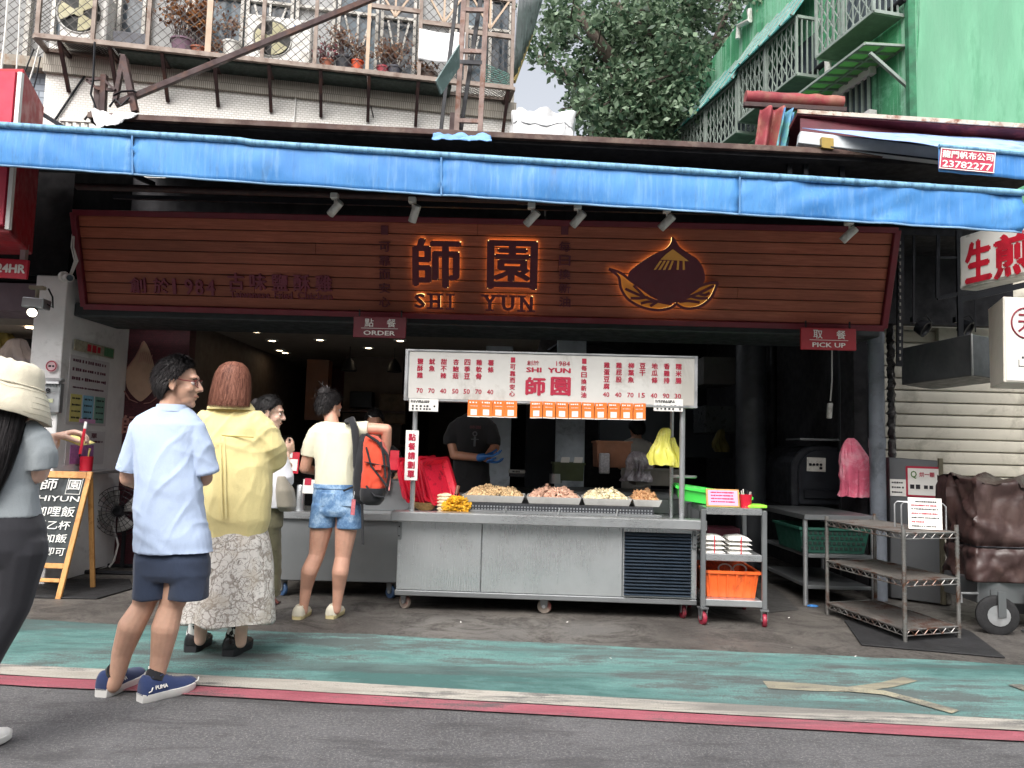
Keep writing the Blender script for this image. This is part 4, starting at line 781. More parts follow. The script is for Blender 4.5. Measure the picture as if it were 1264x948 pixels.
# ---------------------------------------------------------------- wire shelf rack
A, B_, C_ = V((2.72, 5.36, 0)), V((3.18, 5.52, 0)), V((2.565, 6.27, 0)); D_ = C_ + B_ - A
RK = thing('wire_rack', 'three tier chrome wire shelf rack with rusty shelves on the black mat', 'shelf rack', (A + D_) / 2)
RKM = mat('chrome_wire', '8d8c89', .4, .7, var=.15, stain=('6c4a3a', .3, 8)); SHR = mat('rusty_shelf', '97928d', .45, .5, var=.15, scale=4, stain=('7a5244', .3, 3.2))
for p in (A, B_, C_, D_):
    b = MB().cyl(p + V((0, 0, .0)), p + V((0, 0, .8 if p is not C_ else .78)), .014, 12); po_ = b.build('post', RKM, RK, smooth=40)
    g = MB()
    for i in range(28): g.cyl(p + V((0, 0, .05 + i * .0262)), p + V((0, 0, .056 + i * .0262)), .0158, 10)
    g.build('groove', RKM, po_, kind='stuff')
for z in (.085, .415, .735):
    sh = MB().hexa([A + V((0, 0, z)), B_ + V((0, 0, z)), D_ + V((0, 0, z)), C_ + V((0, 0, z)), A + V((0, 0, z + .008)), B_ + V((0, 0, z + .008)), D_ + V((0, 0, z + .008)), C_ + V((0, 0, z + .008))]).build('shelf', SHR, RK)
    for p, q in ((A, B_), (A, C_), (B_, D_), (C_, D_)):
        out = ((p + q) / 2 - (A + D_) / 2).normalized() * .006; MB().tube([p + out + V((0, 0, z + .012)), q + out + V((0, 0, z + .012))], .0055, 8).build('edge_wire', RKM, sh); MB().tube([p + out + V((0, 0, z - .028)), q + out + V((0, 0, z - .028))], .0045, 8).build('edge_wire', RKM, sh)
        n_ = int((q - p).length / .04); b = MB(); b.tube([lerp(p, q, i / n_) + out + V((0, 0, z + (.01 if i % 2 else -.026))) for i in range(n_ + 1)], .0036, 5); b.build('truss_wire', RKM, sh)
    b = MB()
    for i in range(22): t_ = (i + .5) / 22; b.tube([lerp(A, B_, t_) + V((0, 0, z + .011)), lerp(C_, D_, t_) + V((0, 0, z + .011))], .0025, 5)
    b.build('deck_wires', SHR, sh, kind='stuff')
# bookend rack with a notice on the top tier
c0, c1 = P(1113, 655, 5.75), P(1168, 656, 5.66); c0.z = c1.z = .747; t = thing('wire_stand', 'small wire stand holding a white notice on the top tier of the rack', 'stand', (c0 + c1) / 2)
for dy in (0, .1):
    p, q = c0 + V((0, dy, 0)), c1 + V((0, dy, 0)); MB().tube([p, p + V((0, 0, .17)), p + V((.02, 0, .19)), q + V((-.02, 0, .19)), q + V((0, 0, .17)), q], .006, 8).build('loop', ALU, t, smooth=60)
for f_ in (.15, .85): p = lerp(c0, c1, f_); MB().tube([p + V((0, 0, .02)), p + V((0, .1, .02))], .004, 6).build('cross_wire', ALU, t)
q = P(1142, 634, 5.62); fr = frame(q, (1, .0, -.02), (0, -1, .06)); t = thing('white_notice', 'white notice with red and black lines clipped on the wire stand', 'notice', q)
b = MB(); plate(b, fr, 0, 0, .245, .225, .004); b.build('sheet', PAPER, t); b = MB(); lines(b, fr, -.07, .09, .085, .08, 1, .014); lines(b, fr, -.1, .1, .032, .03, 1, .011); lines(b, fr, -.1, .1, -.03, -.032, 1, .011); lines(b, fr, -.1, .08, -.09, -.091, 1, .01); b.build('print', INK, t)
b = MB(); lines(b, fr, -.1, .09, .058, .057, 1, .011); lines(b, fr, -.1, .1, .0, -.001, 1, .011); lines(b, fr, -.1, .0, -.06, -.061, 1, .011); b.build('red_print', CRIM, t)
# rubber mats
def flatmat(name, pts, label, m, h=.012): 
    pp = [G(*p, z=.006) for p in pts]; return MB().poly([p + V((0, 0, h)) for p in pp], (0, 0, 1), h).build(name, m, None, bevel=.004, label=label, cat='mat')
flatmat('rubber_mat', [(1063, 797), (1241, 813), (1200, 782), (1165, 768), (1042, 767)], 'black ribbed rubber mat under the wire rack', RUBBER)
flatmat('rubber_mat', [(20, 738), (120, 740), (165, 727), (160, 716), (40, 716)], 'black rubber mat beneath the chalkboard sign', RUBBER)
flatmat('metal_plate', [(945, 757), (986, 753), (960, 728), (930, 728)], 'flat grey metal plate on the ground behind the trolley', mat('dull_plate', '4c4b4a', .6, .3), .006)
# ---------------------------------------------------------------- steel work table with green basket and the black oven
p0, p1 = P(996, 640, 6.6), P(1080, 640, 6.6); TBX0, TBX1 = p0.x, p1.x
WT = thing('work_table', 'stainless steel work table with under shelves beside the drainpipe', 'table', V(((TBX0 + TBX1) / 2, 7.1, 0)))
MB().box((TBX0 - .02, 6.6, .72), (TBX1 + .03, 7.75, .765)).build('table_top', STEELD, WT, bevel=.005)
for x in (TBX0, TBX1):
    for y in (6.64, 7.7): MB().cyl((x, y, .0), (x, y, .72), .02, 12).build('leg', STEEL, WT, smooth=40)
for z in (.14, .4): MB().box((TBX0 + .02, 6.63, z), (TBX1 - .02, 7.72, z + .03)).build('under_shelf', STEELD, WT, bevel=.004)
crate('dark_green_basket', 'dark green perforated basket on the upper shelf of the work table', Matrix.Translation(((TBX0 + TBX1) / 2 - .02, 7.0, .432)), .6, .66, .22, PLDKGRN, 'basket', 0, 13, m2=mat('basket_dark', '0f211d', .7))
ox, oz = P(1024, 600, 7.6), 0; OV = thing('smoker_oven', 'large black round-shouldered oven with a small dial panel at the back right', 'oven', (ox.x, 8.0, 0))
OVM = mat('oven_black', '1e2026', .45, .3, var=.15, stain=('33353a', .3, 3)); hw = .27
prof = [(-hw - .04, .76), (hw + .03, .76), (hw + .03, 1.25)] + [(hw + .03 - .25 * (1 - math.cos(a)), 1.25 + .12 * math.sin(a)) for a in np.linspace(.3, math.pi / 2, 5)] + [(-hw + .2 - .24 * math.sin(a), 1.37 - .24 * (1 - math.cos(a))) for a in np.linspace(0, math.pi / 2, 7)]
MB().poly([V((ox.x + a, 7.78, c)) for a, c in prof], (0, -1, 0), .9).build('body', OVM, OV, bevel=.012)
prof2 = [(a * .86 + .02, .76 + (c - .76) * .9 + .02) for a, c in prof]; dr_ = MB().poly([V((ox.x + a, 7.75, c)) for a, c in prof2], (0, -1, 0), .03).build('door', mat('oven_door', '282b31', .4, .35, var=.12), OV, bevel=.008)
fr = frame((ox.x - .07, 7.745, 1.18), (1, 0, -.02), (0, -1, 0)); b = MB(); plate(b, fr, 0, 0, .19, .14, .01); pl = b.build('dial_panel', WINF, OV, bevel=.003)
for i in range(5): b = MB(); c = fr[0] + V((-.065 + .035 * min(i, 3), -.006, .0 if i < 4 else -.035)); b.cyl(c, c + V((0, -.012, 0)), .013, 12); b.build('dial', DKMET, pl, smooth=40)
MB().box((ox.x - .2, 7.72, .84), (ox.x + .22, 7.76, .93)).build('drawer', OVM, OV, bevel=.008); MB().box((ox.x - .25, 7.7, 1.42), (ox.x + .15, 8.1, 1.44)).build('top_plate', STEELD, OV)
# drainpipe
q = P(1083, 560, 6.95); DP = thing('drainpipe', 'grey blue drainpipe running down the right edge of the shop', 'pipe', (q.x, 6.95, 0))
MB().cyl((q.x, 6.95, .005), (q.x, 6.95, 2.6), .068, 20).build('pipe', PIPE, DP, smooth=40)
for z in (1.35, 2.3): MB().cyl((q.x, 6.95, z), (q.x, 6.95, z + .09), .074, 20).build('coupling', PIPE, DP, smooth=40)
q = P(1100, 520, 7.05); b = MB(); b.grid(lambda u, v: (q.x - .03 + .06 * u + .02 * noise.noise((u * 3, v * 30, 1)), 7.05 - .06 * math.sin(u * 3.1) + .02 * noise.noise((u * 5, v * 40, 4)), lerp(1.15, 2.5, v)), 6, 70); b.build('taped_pipe', mat('crumpled_tape', '3a3838', .35, .2, var=.6, scale=14, bump=.3), None, smooth=50, solid=.004, label='dark pipe wrapped in crumpled shiny tape beside the drainpipe', cat='pipe')
q = P(1030, 455, 7.4); t = thing('power_strip', 'white power strip dangling on a cable above the black oven', 'power strip', P(1024, 500, 7.4)); MB().tube([P(1027, 425, 7.4), P(1027, 470, 7.4), P(1025, 495, 7.4)], .007, 6).build('cable', PLAST, t); a = P(1024, 507, 7.4); MB().obox(a, (.022, 0, 0), (0, .02, 0), (.006, 0, .075)).build('strip', PLAST, t, bevel=.006)
# ---------------------------------------------------------------- right neighbour: shutter, cabinet, hood, signs
RN = thing('shuttered_shop', 'neighbouring shop closed by a pale roller shutter at the right', 'building', (6, 8, 0))
sxl, sxr = 3.72, 7.2
for i in range(26):
    z0 = .35 + i * .125; z1 = z0 + .125
    MB().loft([[V((x, y, z)) for x in (sxl, sxr)] for y, z in ((7.972, z0), (7.958, z0 + .008), (7.95, z0 + .06), (7.958, z1 - .012), (7.985, z1 - .006), (8.02, z1 - .006), (8.02, z0))], cap=False, closed=False).build('slat', SHUT, RN, smooth=25)
MB().box((3.5, 8.05, 0), (7.4, 8.3, 3.7)).build('wall', CONC, RN); MB().box((3.47, 7.6, .004), (3.6, 8.05, 3.6)).build('jamb', DARKIN, RN)
q = P(1140, 400, 7.8); MB().cyl((3.7, 7.8, q.z), (6.5, 7.75, q.z - .03), .03, 10).build('conduit', PLAST, RN, smooth=40)
MB().box((4.4, 7.88, q.z - .45), (6.4, 7.94, q.z + .02)).build('ledge', SHUT, RN)
pc = thing('steel_cabinet', 'tall grey steel cabinet panel behind the wire rack carrying two notices', 'cabinet', P(1128, 760, 6.9) * 1)
a, c = P(1097, 560, 7.0), P(1160, 562, 6.75); MB().hexa([V((a.x, 7.0, .02)), V((c.x, 6.75, .02)), V((c.x + .1, 7.35, .02)), V((a.x, 7.5, .02)), V((a.x, 7.0, 1.27)), V((c.x, 6.75, 1.25)), V((c.x + .1, 7.35, 1.25)), V((a.x, 7.5, 1.27))]).build('body', m_steel('cabinet_steel', '75777a', .45, True), pc, bevel=.006)
MB().box((c.x - .015, 6.735, .02), (c.x + .02, 6.76, 1.27)).build('edge_strip', mat('brass_edge', '8d8672', .4, .6), pc)
cn = V((-(6.75 - 7.0), -(c.x - a.x), 0)).normalized() * 1; cn = V((6.75 - 7.0, -(c.x - a.x), 0)).normalized(); cxv = V((c.x - a.x, -.25, 0)).normalized()
def onc(u, z): return V((lerp(a.x, c.x, u), lerp(7.0, 6.75, u), z)) + cn * .008
fr = (onc(.68, 1.06), cxv, V((0, 0, 1)), cn); t = thing('pink_framed_sign', 'white sign with a crimson border and green Q on the steel cabinet', 'sign', fr[0])
b = MB(); plate(b, fr, 0, 0, .28, .27, .008); b.build('border', CRIM, t, bevel=.003); b = MB(); plate(b, fr, 0, 0, .245, .235, .004, .004); b.build('panel', PAPER, t); b = MB(); write(b, 'Q', fr, -.075, .06, .05, .07, .05, lift=.006); b.build('letter', mat('leaf_green_print', '4f7a2a', .7), t)
b = MB(); write(b, '烘一顆', fr, .03, .065, .12, .045, .04, lift=.006); b.build('lettering', CRIM, t); b = MB(); lines(b, fr, -.105, .105, -.045, -.046, 1, .04, .006); b.build('print', INK, t)
fr = (onc(.18, 1.0), cxv, V((0, 0, 1)), cn); t = thing('small_notice', 'small white notice left of the crimson bordered sign', 'notice', fr[0]); b = MB(); plate(b, fr, 0, 0, .13, .15, .003); b.build('sheet', PAPER, t); b = MB(); lines(b, fr, -.05, .05, .045, -.04, 3, .016); b.build('print', INK, t)
a, c = G(1163, 752), G(1213, 800); MB().hexa([V((3.62, 6.9, .006)), V((3.62 + .22, 6.75, .006)), V((3.95, 7.4, .006)), V((3.75, 7.5, .006)), V((3.62, 6.9, .16)), V((3.84, 6.75, .16)), V((3.95, 7.4, .16)), V((3.75, 7.5, .16))]).build('concrete_block', CONC, None, bevel=.015, label='low concrete kerb block between the rack and the covered cart', cat='block')
# covered cart under a brown tarp
cx0 = P(1203, 600, 5.8).x; cx1 = cx0 + 1.7; CC = thing('covered_cart', 'street cart covered with a wrinkled dark brown tarpaulin at the right edge', 'cart', V(((cx0 + cx1) / 2, 6.1, 0)))
def tarpfn(u, v):
    k = v * 3.0; s_ = u * 2.2 - .5; x = cx0 + max(0, s_); side = s_ < 0; yb = 5.8 - min(0, s_)
    if k < 1: y, z = yb, .36 + .3 * k
    elif k < 2: y, z = yb, .66 + .44 * (k - 1)
    else: y, z = min(6.3, yb + .5 * (k - 2)), 1.1 + .03 * math.sin((k - 2) * 3)
    w_ = x - y; d = .04 * noise.noise((w_ * 1.8, z * 1.5, 1)) + .055 * noise.noise((w_ * 5 + z * 1.5, z * 1.1, 2)) + .028 * max(0, 1 - abs(noise.noise((w_ * 4.5 + z * 2.2, z * 1.6 - w_, 3))) / .2) - .02 * max(0, 1 - abs(noise.noise((w_ * 7 - z * 3, z * 2.5 + w_, 7))) / .2)
    d -= .035 * math.exp(-((z - .62) / .035) ** 2) * (k < 2); t_ = min(1, max(0, (s_ + .05) / .1)); n = V((-(1 - t_), -t_ - .01, .1)).normalized() if k < 2 else V((0, -.1, 1))
    return V((x, y, z)) + n * d * 1.1
b = MB(); b.grid(tarpfn, 90, 70); b.build('tarp', TARP, CC, smooth=70, solid=.006)
MB().tube([tarpfn(u, .289) + V((-.004, -.012, 0)) for u in np.linspace(0, 1, 60)], .006, 6).build('tie_cord', DKMET, CC, smooth=60)
fx = P(1206, 720, 5.85).x; MB().box((fx, 5.84, .2), (cx1, 6.3, .38)).build('chassis', STEELD, CC, bevel=.008); MB().box((cx0 + .3, 6.2, .06), (cx1, 6.3, .3)).build('lower_box', mat('lower_box_grey', '54565a', .5, .3), CC)  # lower box in plain grey
wx, wy = P(1231, 765, 5.72).x, 5.62; M = Matrix.Translation((wx, wy + .1, 0)); bW = MB(M)
wh = bW.lathe([(.07, -.02), (.12, -.024), (.14, -.015), (.14, .015), (.12, .024), (.07, .02)], (0, 0, .14), 26, (-.3, -1, 0)).build('wheel', RUBBER, CC, smooth=35)
MB(M).lathe([(.0, -.012), (.02, -.012), (.07, -.008), (.075, .008), (0, .012)], (0, -.02, .14), 18, (-.3, -1, 0)).build('hub', ALU, wh, smooth=40)
for s_ in (-1, 1): MB(M).obox(V((.01, s_ * .045, .225)), (.028, 0, 0), (0, .005, 0), (0, 0, .09)).build('fork', STEELD, CC)
lx = wx + .28; MB().cyl((lx, 5.8, .02), (lx, 5.8, .3), .02, 10).build('jack_leg', STEELD, CC, smooth=40); MB().cyl((lx, 5.8, .006), (lx, 5.8, .022), .045, 14).build('jack_foot', STEELD, CC, smooth=40); MB().tube([(fx - .12, 5.85, .2), (fx - .12, 5.85, .27), (fx + .02, 5.85, .27)], .01, 8).build('crank', ALU, CC, smooth=40)
# large red and white signs at the right edge
q00, q10, q01 = P(1184, 358, 6.3), P(1320, 327, 5.3), P(1184, 293, 6.3); sxv = (q10 - q00).normalized(); snv = sxv.cross(V((0, 0, 1))).normalized(); snv = snv if snv.y < 0 else -snv; suv = snv.cross(sxv); suv = suv if suv.z > 0 else -suv
h = (q01 - q00).dot(suv); W = 2.1; fr = (q00 + sxv * W / 2 + suv * h / 2, sxv, suv, snv); t = thing('projecting_sign', 'white lightbox sign with two big red characters under the awning end', 'sign', fr[0])
b = MB(); plate(b, fr, 0, 0, W, h, .16, -.004); b.build('box', PLAST, t, bevel=.01); b = MB(); plate(b, fr, 0, 0, W - .05, h - .05, .01, .002); b.build('panel', mat('sign_white', 'dedcd6', .4, var=.03), t)
for px, py, ch in ((1208, 320, '生'), (1250, 312, '煎')): qq = ON(px, py, fr[0], snv) - fr[0]; b = MB(); write(b, ch, fr, qq.dot(sxv), qq.dot(suv) - .01, .28 if ch == '生' else .36, h * .8, .09, lift=.004); b.build('character', REDP, t)
# black steel frame that carries it
t = thing('sign_frame', 'black steel frame with perforated angle hanging from the awning roof', 'frame', P(1130, 400, 6.5))
for a, c, wd in (((1112, 285), (1110, 452), .05), ((1158, 290), (1157, 368), .03), ((1183, 285), (1186, 432), .045), ((1158, 318), (1184, 318), .02), ((1157, 368), (1225, 355), .035), ((1185, 370), (1264, 352), .05), ((1128, 290), (1128, 400), .02), ((1204, 370), (1204, 410), .01)):
    MB().bar(P(*a, 6.6), P(*c, 6.6), wd, wd * .5, up=(0, 1, 0)).build('bar', DKMET, t)
b = MB()
for i in range(18): q = P(1110.5, 300 + i * 8.4, 6.58); b.box(q + V((-.006, -.012, -.014)), q + V((.006, .0, .014)))
b.build('slot', mat('slot_light', '8f8d86', .6), t, kind='stuff')
for px, nm in ((1134, 'left'), (1187, 'right')):
    q = P(px, 402, 6.7); t = thing('floodlight', nm + ' of two small black floodlights above the grey duct box', 'floodlight', q, 'black floodlights by the shutter'); MB().box(q + V((-.05, 0, .03)), q + V((.02, .05, .08))).build('bracket', DKMET, t); MB().lathe([(.0, -.05), (.06, -.05), (.075, .03), (.06, .03), (.05, .01), (0, .01)], q + V((.04, 0, -.02)), 16, (.5, -.6, -.5)).build('head', DKMET, t, smooth=40)
    MB().tube([q + V((-.02, 0, .05)), q + V((.06, -.02, .09)), q + V((.11, -.02, .02))], .006, 6).build('yoke', DKMET, t)
a0, a1, a2 = P(1113, 475, 6.9), P(1200, 466, 6.0), P(1222, 470, 6.0); z0 = a0.z; z1 = P(1200, 412, 6.0).z
DB = thing('duct_box', 'dark grey metal duct box hanging between the frames and the white sign', 'duct', V(((a0.x + a1.x) / 2, 6.4, z0)))
MB().hexa([V((a0.x, 6.9, z0)), V((a1.x, 6.0, z0)), V((a1.x + .5, 6.3, z0)), V((a0.x + .5, 7.3, z0)), V((a0.x, 6.9, z1)), V((a1.x, 6.0, z1)), V((a1.x + .5, 6.3, z1)), V((a0.x + .5, 7.3, z1))]).build('box', mat('duct_grey', '4e5052', .5, .35, var=.12), DB, bevel=.006); MB().bar(V((a1.x, 5.995, z0)), V((a1.x, 5.995, z1)), .012).build('corner_trim', ALU, DB)
# lower white projecting lightbox with round logo
l0, l1, l2 = P(1222, 470, 5.7), P(1239, 472, 5.25), P(1239, 366, 5.25); W = .8; H = l2.z - l1.z
LB = thing('lightbox', 'tall white lightbox sign with part of a round dark red logo at the right edge', 'sign', l1)
dx = V((1, .06, 0)).normalized(); bkv = V((l0.x - l1.x + .0, l0.y - l1.y, 0)); p0 = V((l1.x, l1.y, l1.z)); p1 = p0 + dx * W
MB().hexa([p0, p1, p1 + bkv, p0 + bkv, p0 + V((.012, 0, H)), p1 + V((0, 0, H)), p1 + bkv + V((0, 0, H)), p0 + bkv + V((0, 0, H))]).build('box', mat('lightbox_cream', 'd3ccc0', .5, var=.04), LB, bevel=.006)
fn_ = V((dx.y, -dx.x, 0)); fr = (p0 + dx * W / 2 + V((0, 0, H / 2)) + fn_ * .004, dx, V((0, 0, 1)), fn_); b = MB(); plate(b, fr, .004, 0, W - .03, H - .03, .006, .002); b.build('panel', mat('sign_white', 'dedcd6', .4), LB)
qq = ON(1266, 399, fr[0], fn_) - fr[0]; cx_, cy_ = qq.dot(dx), qq.z; b = MB(); b.tube([fr[0] + dx * (cx_ + .105 * math.cos(a)) + V((0, 0, cy_ + .105 * math.sin(a))) + fn_ * .004 for a in np.linspace(0, 2 * math.pi, 40)], .006, 6); write(b, '天', fr, cx_, cy_, .12, .13, .02, lift=.005); b.build('logo', mat('logo_red', '7d2030', .5), LB)
b = MB(); plate(b, fr, cx_ + .02, cy_ - .3, .16, .004, .001, .005); plate(b, fr, cx_ - .06, cy_ - .28, .004, .05, .001, .005); plate(b, fr, cx_ - .03, cy_ - .24, .014, .014, .001, .005); lines(b, fr, cx_ - .01, cx_ + .1, cy_ - .24, cy_ - .241, 1, .03, .005); b.build('print', INK, LB)
# ---------------------------------------------------------------- left: pillar furniture
t = thing('mailbox', 'silver slatted mailbox numbered 18 on the white pillar', 'mailbox', P(60, 500, 6.5)); q = P(57, 490, 6.56); M0 = 6.6 / F
MB().box(q + V((-.115, -.0, -.13)), q + V((.115, .06, .12))).build('box', ALU, t, bevel=.006); MB().hexa([q + V(p) for p in ((-.12, -.03, .11), (.12, -.03, .11), (.12, .06, .14), (-.12, .06, .14), (-.11, -.02, .135), (.11, -.02, .135), (.11, .06, .17), (-.11, .06, .17))]).build('lid', ALU, t, bevel=.004)
fr = (q + V((0, -.004, 0)), V((1, 0, -.02)).normalized(), V((.02, 0, 1)).normalized(), V((0, -1, 0)));
for i in range(9): b = MB(); plate(b, fr, -.1 + .025 * i, .105, .014, .03, .006, .004); b.build('slat', STEELD, t)
b = MB(); write(b, '18', fr, .0, .055, .065, .045, .06, lift=.003); b.build('numerals', INK, t); b = MB(); plate(b, fr, 0, -.03, .13, .03, .004, .004); b.build('slot', mat('pale_slot', 'c6c9a6', .5), t)
q = P(64, 452, 6.6); t = thing('round_sticker', 'round pink sticker above the mailbox', 'sticker', q); MB().cyl(q + V((0, -.006, 0)), q + V((0, -.002, 0)), .052, 24).build('disc', mat('pale_pink', 'd9b9bd', .6), t); b = MB(); fr = (q + V((0, -.007, 0)), V((1, 0, 0)), V((0, 0, 1)), V((0, -1, 0))); b.tube([q + V((.042 * math.cos(a), -.009, .042 * math.sin(a))) for a in np.linspace(0, 6.283, 24)], .004, 6); b.build('ring', CRIM, t); b = MB(); plate(b, fr, -.013, 0, .022, .016, .002, .002); b2 = MB(); plate(b2, fr, .016, 0, .016, .016, .002, .002); b.build('mark', INK, t); b2.build('mark', INK, t)
# menu panels on the side wall of the pillar: wall plane x = XL, facing +x
def wfr(px, py): q = ON(px, py, (XL, 0, 0), V((1, 0, 0))); return q
def wall_quad(px0, py0, px1, py1): a, c = wfr(px0, py0), wfr(px1, py1); m0 = wfr((px0 + px1) / 2, (py0 + py1) / 2); return (a.y + c.y) / 2, m0.z, abs(c.y - a.y), (py1 - py0) * m0.y / F * .95
def wall_panel(name, label, px0, py0, px1, py1, m, cat='poster', lift=.008):
    y, z, wd, h = wall_quad(px0, py0, px1, py1); fr = (V((XL + lift, y, z)), V((0, 1, 0)), V((0, 0, 1)), V((1, 0, 0))); t = thing(name, label, cat, fr[0]); b = MB(); plate(b, fr, 0, 0, wd, h, .006); b.build('sheet', m, t); return t, fr, wd, h
t, fr, wd, h = wall_panel('price_list', 'tall white price list with rows of dark characters on the pillar side wall', 86, 440, 129, 527, mat('poster_white', 'cfcacb', .6, var=.03))
b = MB(); lines(b, fr, -wd * .44, wd * .44, h * .43, h * .17, 3, h * .05); lines(b, fr, -wd * .4, wd * .4, h * .04, h * .038, 1, h * .03); b.build('print', mat('plum_ink', '6a3a4a', .7), t)
for i, m_ in enumerate((YELP, mat('sky_paper', '86b7cf', .8), mat('teal_paper', '7fa99a', .8))):
    b = MB(); plate(b, fr, wd * (-.3 + i * .3), -h * .26, wd * .26, h * .4, .004, .004); o = b.build('price_block', m_, t); b = MB(); lines(b, fr, wd * (-.41 + i * .3), wd * (-.2 + i * .3), -h * .12, -h * .4, 4, h * .03, .0095); b.build('print', INK, o)
b = MB(); plate(b, fr, wd * .0, -h * .44, wd * .4, h * .06, .004, .009); b.build('label', PINKP, t)
t, fr, wd, h = wall_panel('lower_poster', 'white and mauve poster under the price list behind the red cup', 82, 531, 126, 574, mat('poster_white', 'cfcacb', .6))
b = MB(); plate(b, fr, -wd * .1, -h * .2, wd * .6, h * .55, .004, .004); b.build('mauve_block', mat('mauve_print', 'b679b4', .7, var=.2, scale=20), t); b = MB(); write(b, '菜', fr, -wd * .2, h * .36, wd * .16, h * .16, .04, lift=.005); write(b, '單', fr, wd * .18, h * .36, wd * .16, h * .16, .04, lift=.005); lines(b, fr, .0, wd * .45, h * .18, h * .17, 1, h * .08, .005); b.build('lettering', mat('plum_ink', '6a3a4a', .7), t)
t, fr, wd, h = wall_panel('shop_plate', 'narrow sign strip with red characters at the top of the pillar side wall', 88, 424, 137, 438, mat('tan_plate', 'a09a86', .6, var=.2, scale=20), 'sign', .03)
b = MB(); lines(b, fr, -wd * .2, wd * .2, 0, -.001, 1, h * .7); b.build('print', REDP, t); b = MB(); plate(b, fr, wd * .35, 0, wd * .24, h * .8, .003, .004); b.build('green_block', mat('dull_green', '4f7d5b', .6), t)
a = wfr(70, 577); MB().box((XL, 6.62, a.z - .06), (XL + .2, 7.45, a.z - .035)).build('wall_shelf', ALU, None, bevel=.004, label='narrow grey shelf jutting from the pillar side wall', cat='shelf')
SHZ = a.z - .035; yy = 6.95; t = thing('red_cup', 'red cup with pencils on the narrow wall shelf', 'cup', (XL + .1, yy, SHZ)); MB().lathe([(.052, 0), (.056, .13), (.05, .13), (.046, .01)], (XL + .1, yy, SHZ), 20).build('cup', PLRED, t, smooth=40)
for i in range(3): MB().cyl((XL + .1, yy, SHZ + .05), (XL + .12 + .02 * i, yy - .03 * i, SHZ + .2), .005, 6).build('pencil', YELP, t)
# cameras and lamp on the pillar
def bullet_cam(px, py, Y, d, label, m, L=.14, r=.035):
    q = P(px, py, Y); t = thing('security_camera', label, 'camera', q, 'cameras on the left pillar'); MB().lathe([(.045, 0), (.045, .03), (.03, .045), (0, .045)], q + V((-.08, .06, .02)), 14, (1, -.5, 0)).build('mount', m, t, smooth=40); d = V(d).normalized(); MB().cyl(q + V((-.06, .03, .02)), q, .015, 8).build('arm', m, t)
    MB().lathe([(.0, -.01), (r * .9, -.01), (r, 0), (r, L), (r * .85, L + .008), (r * .8, L - .01), (0, L - .01)], q - d * L * .4, 18, d).build('body', m, t, smooth=40); MB().lathe([(0, L - .006), (r * .75, L - .006), (r * .75, L - .012), (0, L - .012)], q - d * L * .4, 14, d).build('lens', DARKGL, t); return t
bullet_cam(84, 343, 6.45, (.6, -.7, -.15), 'white round bullet camera at the corner of the sign and pillar', PLAST)
q = P(45, 375, 6.35); t = thing('security_camera', 'boxy metallic camera with a lit spot lamp under the black pier', 'camera', q, 'cameras on the left pillar'); MB().obox(q, (.09, .0, -.006), (0, .06, 0), (.003, 0, .042)).build('housing', ALU, t, bevel=.008); MB().cyl(q + V((.0, 0, .04)), q + V((.0, 0, .13)), .016, 8).build('stem', mat('aged_bracket', '9a927f', .6), t); MB().box(q + V((-.06, -.03, .12)), q + V((.06, .03, .15))).build('bracket', mat('aged_bracket', '9a927f', .6), t, bevel=.006)
MB().tube([q + V((.09, 0, 0)), q + V((.14, 0, -.03)), q + V((.13, 0, .06)), q + V((.09, 0, .13))], .007, 6).build('cable', DKMET, t, smooth=60)
lp = q + V((.0, -.05, -.085)); d = V((.35, -.8, -.45)).normalized(); MB().lathe([(.0, -.06), (.035, -.06), (.045, .0), (.04, .0), (.035, -.01), (0, -.01)], lp, 16, d).build('lamp_head', DKMET, t, smooth=40); MB().lathe([(0, -.004), (.036, -.004), (.036, -.008), (0, -.008)], lp, 14, d).build('lamp', WARMLAMP, t)
b = MB()
for k in range(3): b.tube([P(90 + k, 285, 6.5), P(88 + 3 * math.sin(k), 305, 6.45), P(92 + 2 * k, 322, 6.5), P(86 + k, 340, 6.5)], .006, 6)
b.build('camera_cable', PLAST, None, smooth=60, label='tangled pale cables hanging down to the white bullet camera', cat='cable')
# red sign box and 24HR plate of the shop on the left
LS = thing('red_sign_box', 'large red box sign partly hidden behind the left end of the awning', 'sign', P(20, 290, 5.7)); a, c, e, g_ = P(13, 288, 5.45), P(42, 290, 6.1), P(42, 122, 6.1), P(13, 120, 5.45)
MB().hexa([a, V((c.x, 6.1, a.z)), V((c.x - 2, 6.2, a.z)), V((a.x - 2, 5.5, a.z)), V((a.x, 5.45, 3.95)), V((c.x, 6.1, 3.95)), V((c.x - 2, 6.2, 3.95)), V((a.x - 2, 5.5, 3.95))]).build('box', mat('red_box', 'a8242f', .5, var=.12, stain=('7a1a22', .3, 1.5)), LS, bevel=.01); MB().box((a.x - 2, 5.40, a.z + .05), (a.x - .03, 5.46, 3.9)).build('panel', mat('pink_red_panel', 'c4304a', .5), LS); MB().bar(V((a.x, 5.42, a.z + .02)), V((a.x, 5.42, 3.9)), .03).build('edge_strip', PAPER, LS)
q = P(8, 331, 5.9); fr = frame(q, (1, .0, -.03), (0, -1, 0)); t = thing('hours_plate', 'small red plate reading 24HR beside the black pier', 'sign', q); b = MB(); plate(b, fr, -.12, 0, .56, .15, .03); b.build('plate', mat('plate_red', 'b8263a', .5), t, bevel=.004); b = MB(); write(b, '24HR', fr, .035, 0, .23, .075, .1, lift=.003); b.build('lettering', PAPER, t); q = P(30, 312, 5.95); MB().box(q + V((-.02, -.02, -.07)), q + V((.02, .02, .07))).build('clamp', ALU, t)
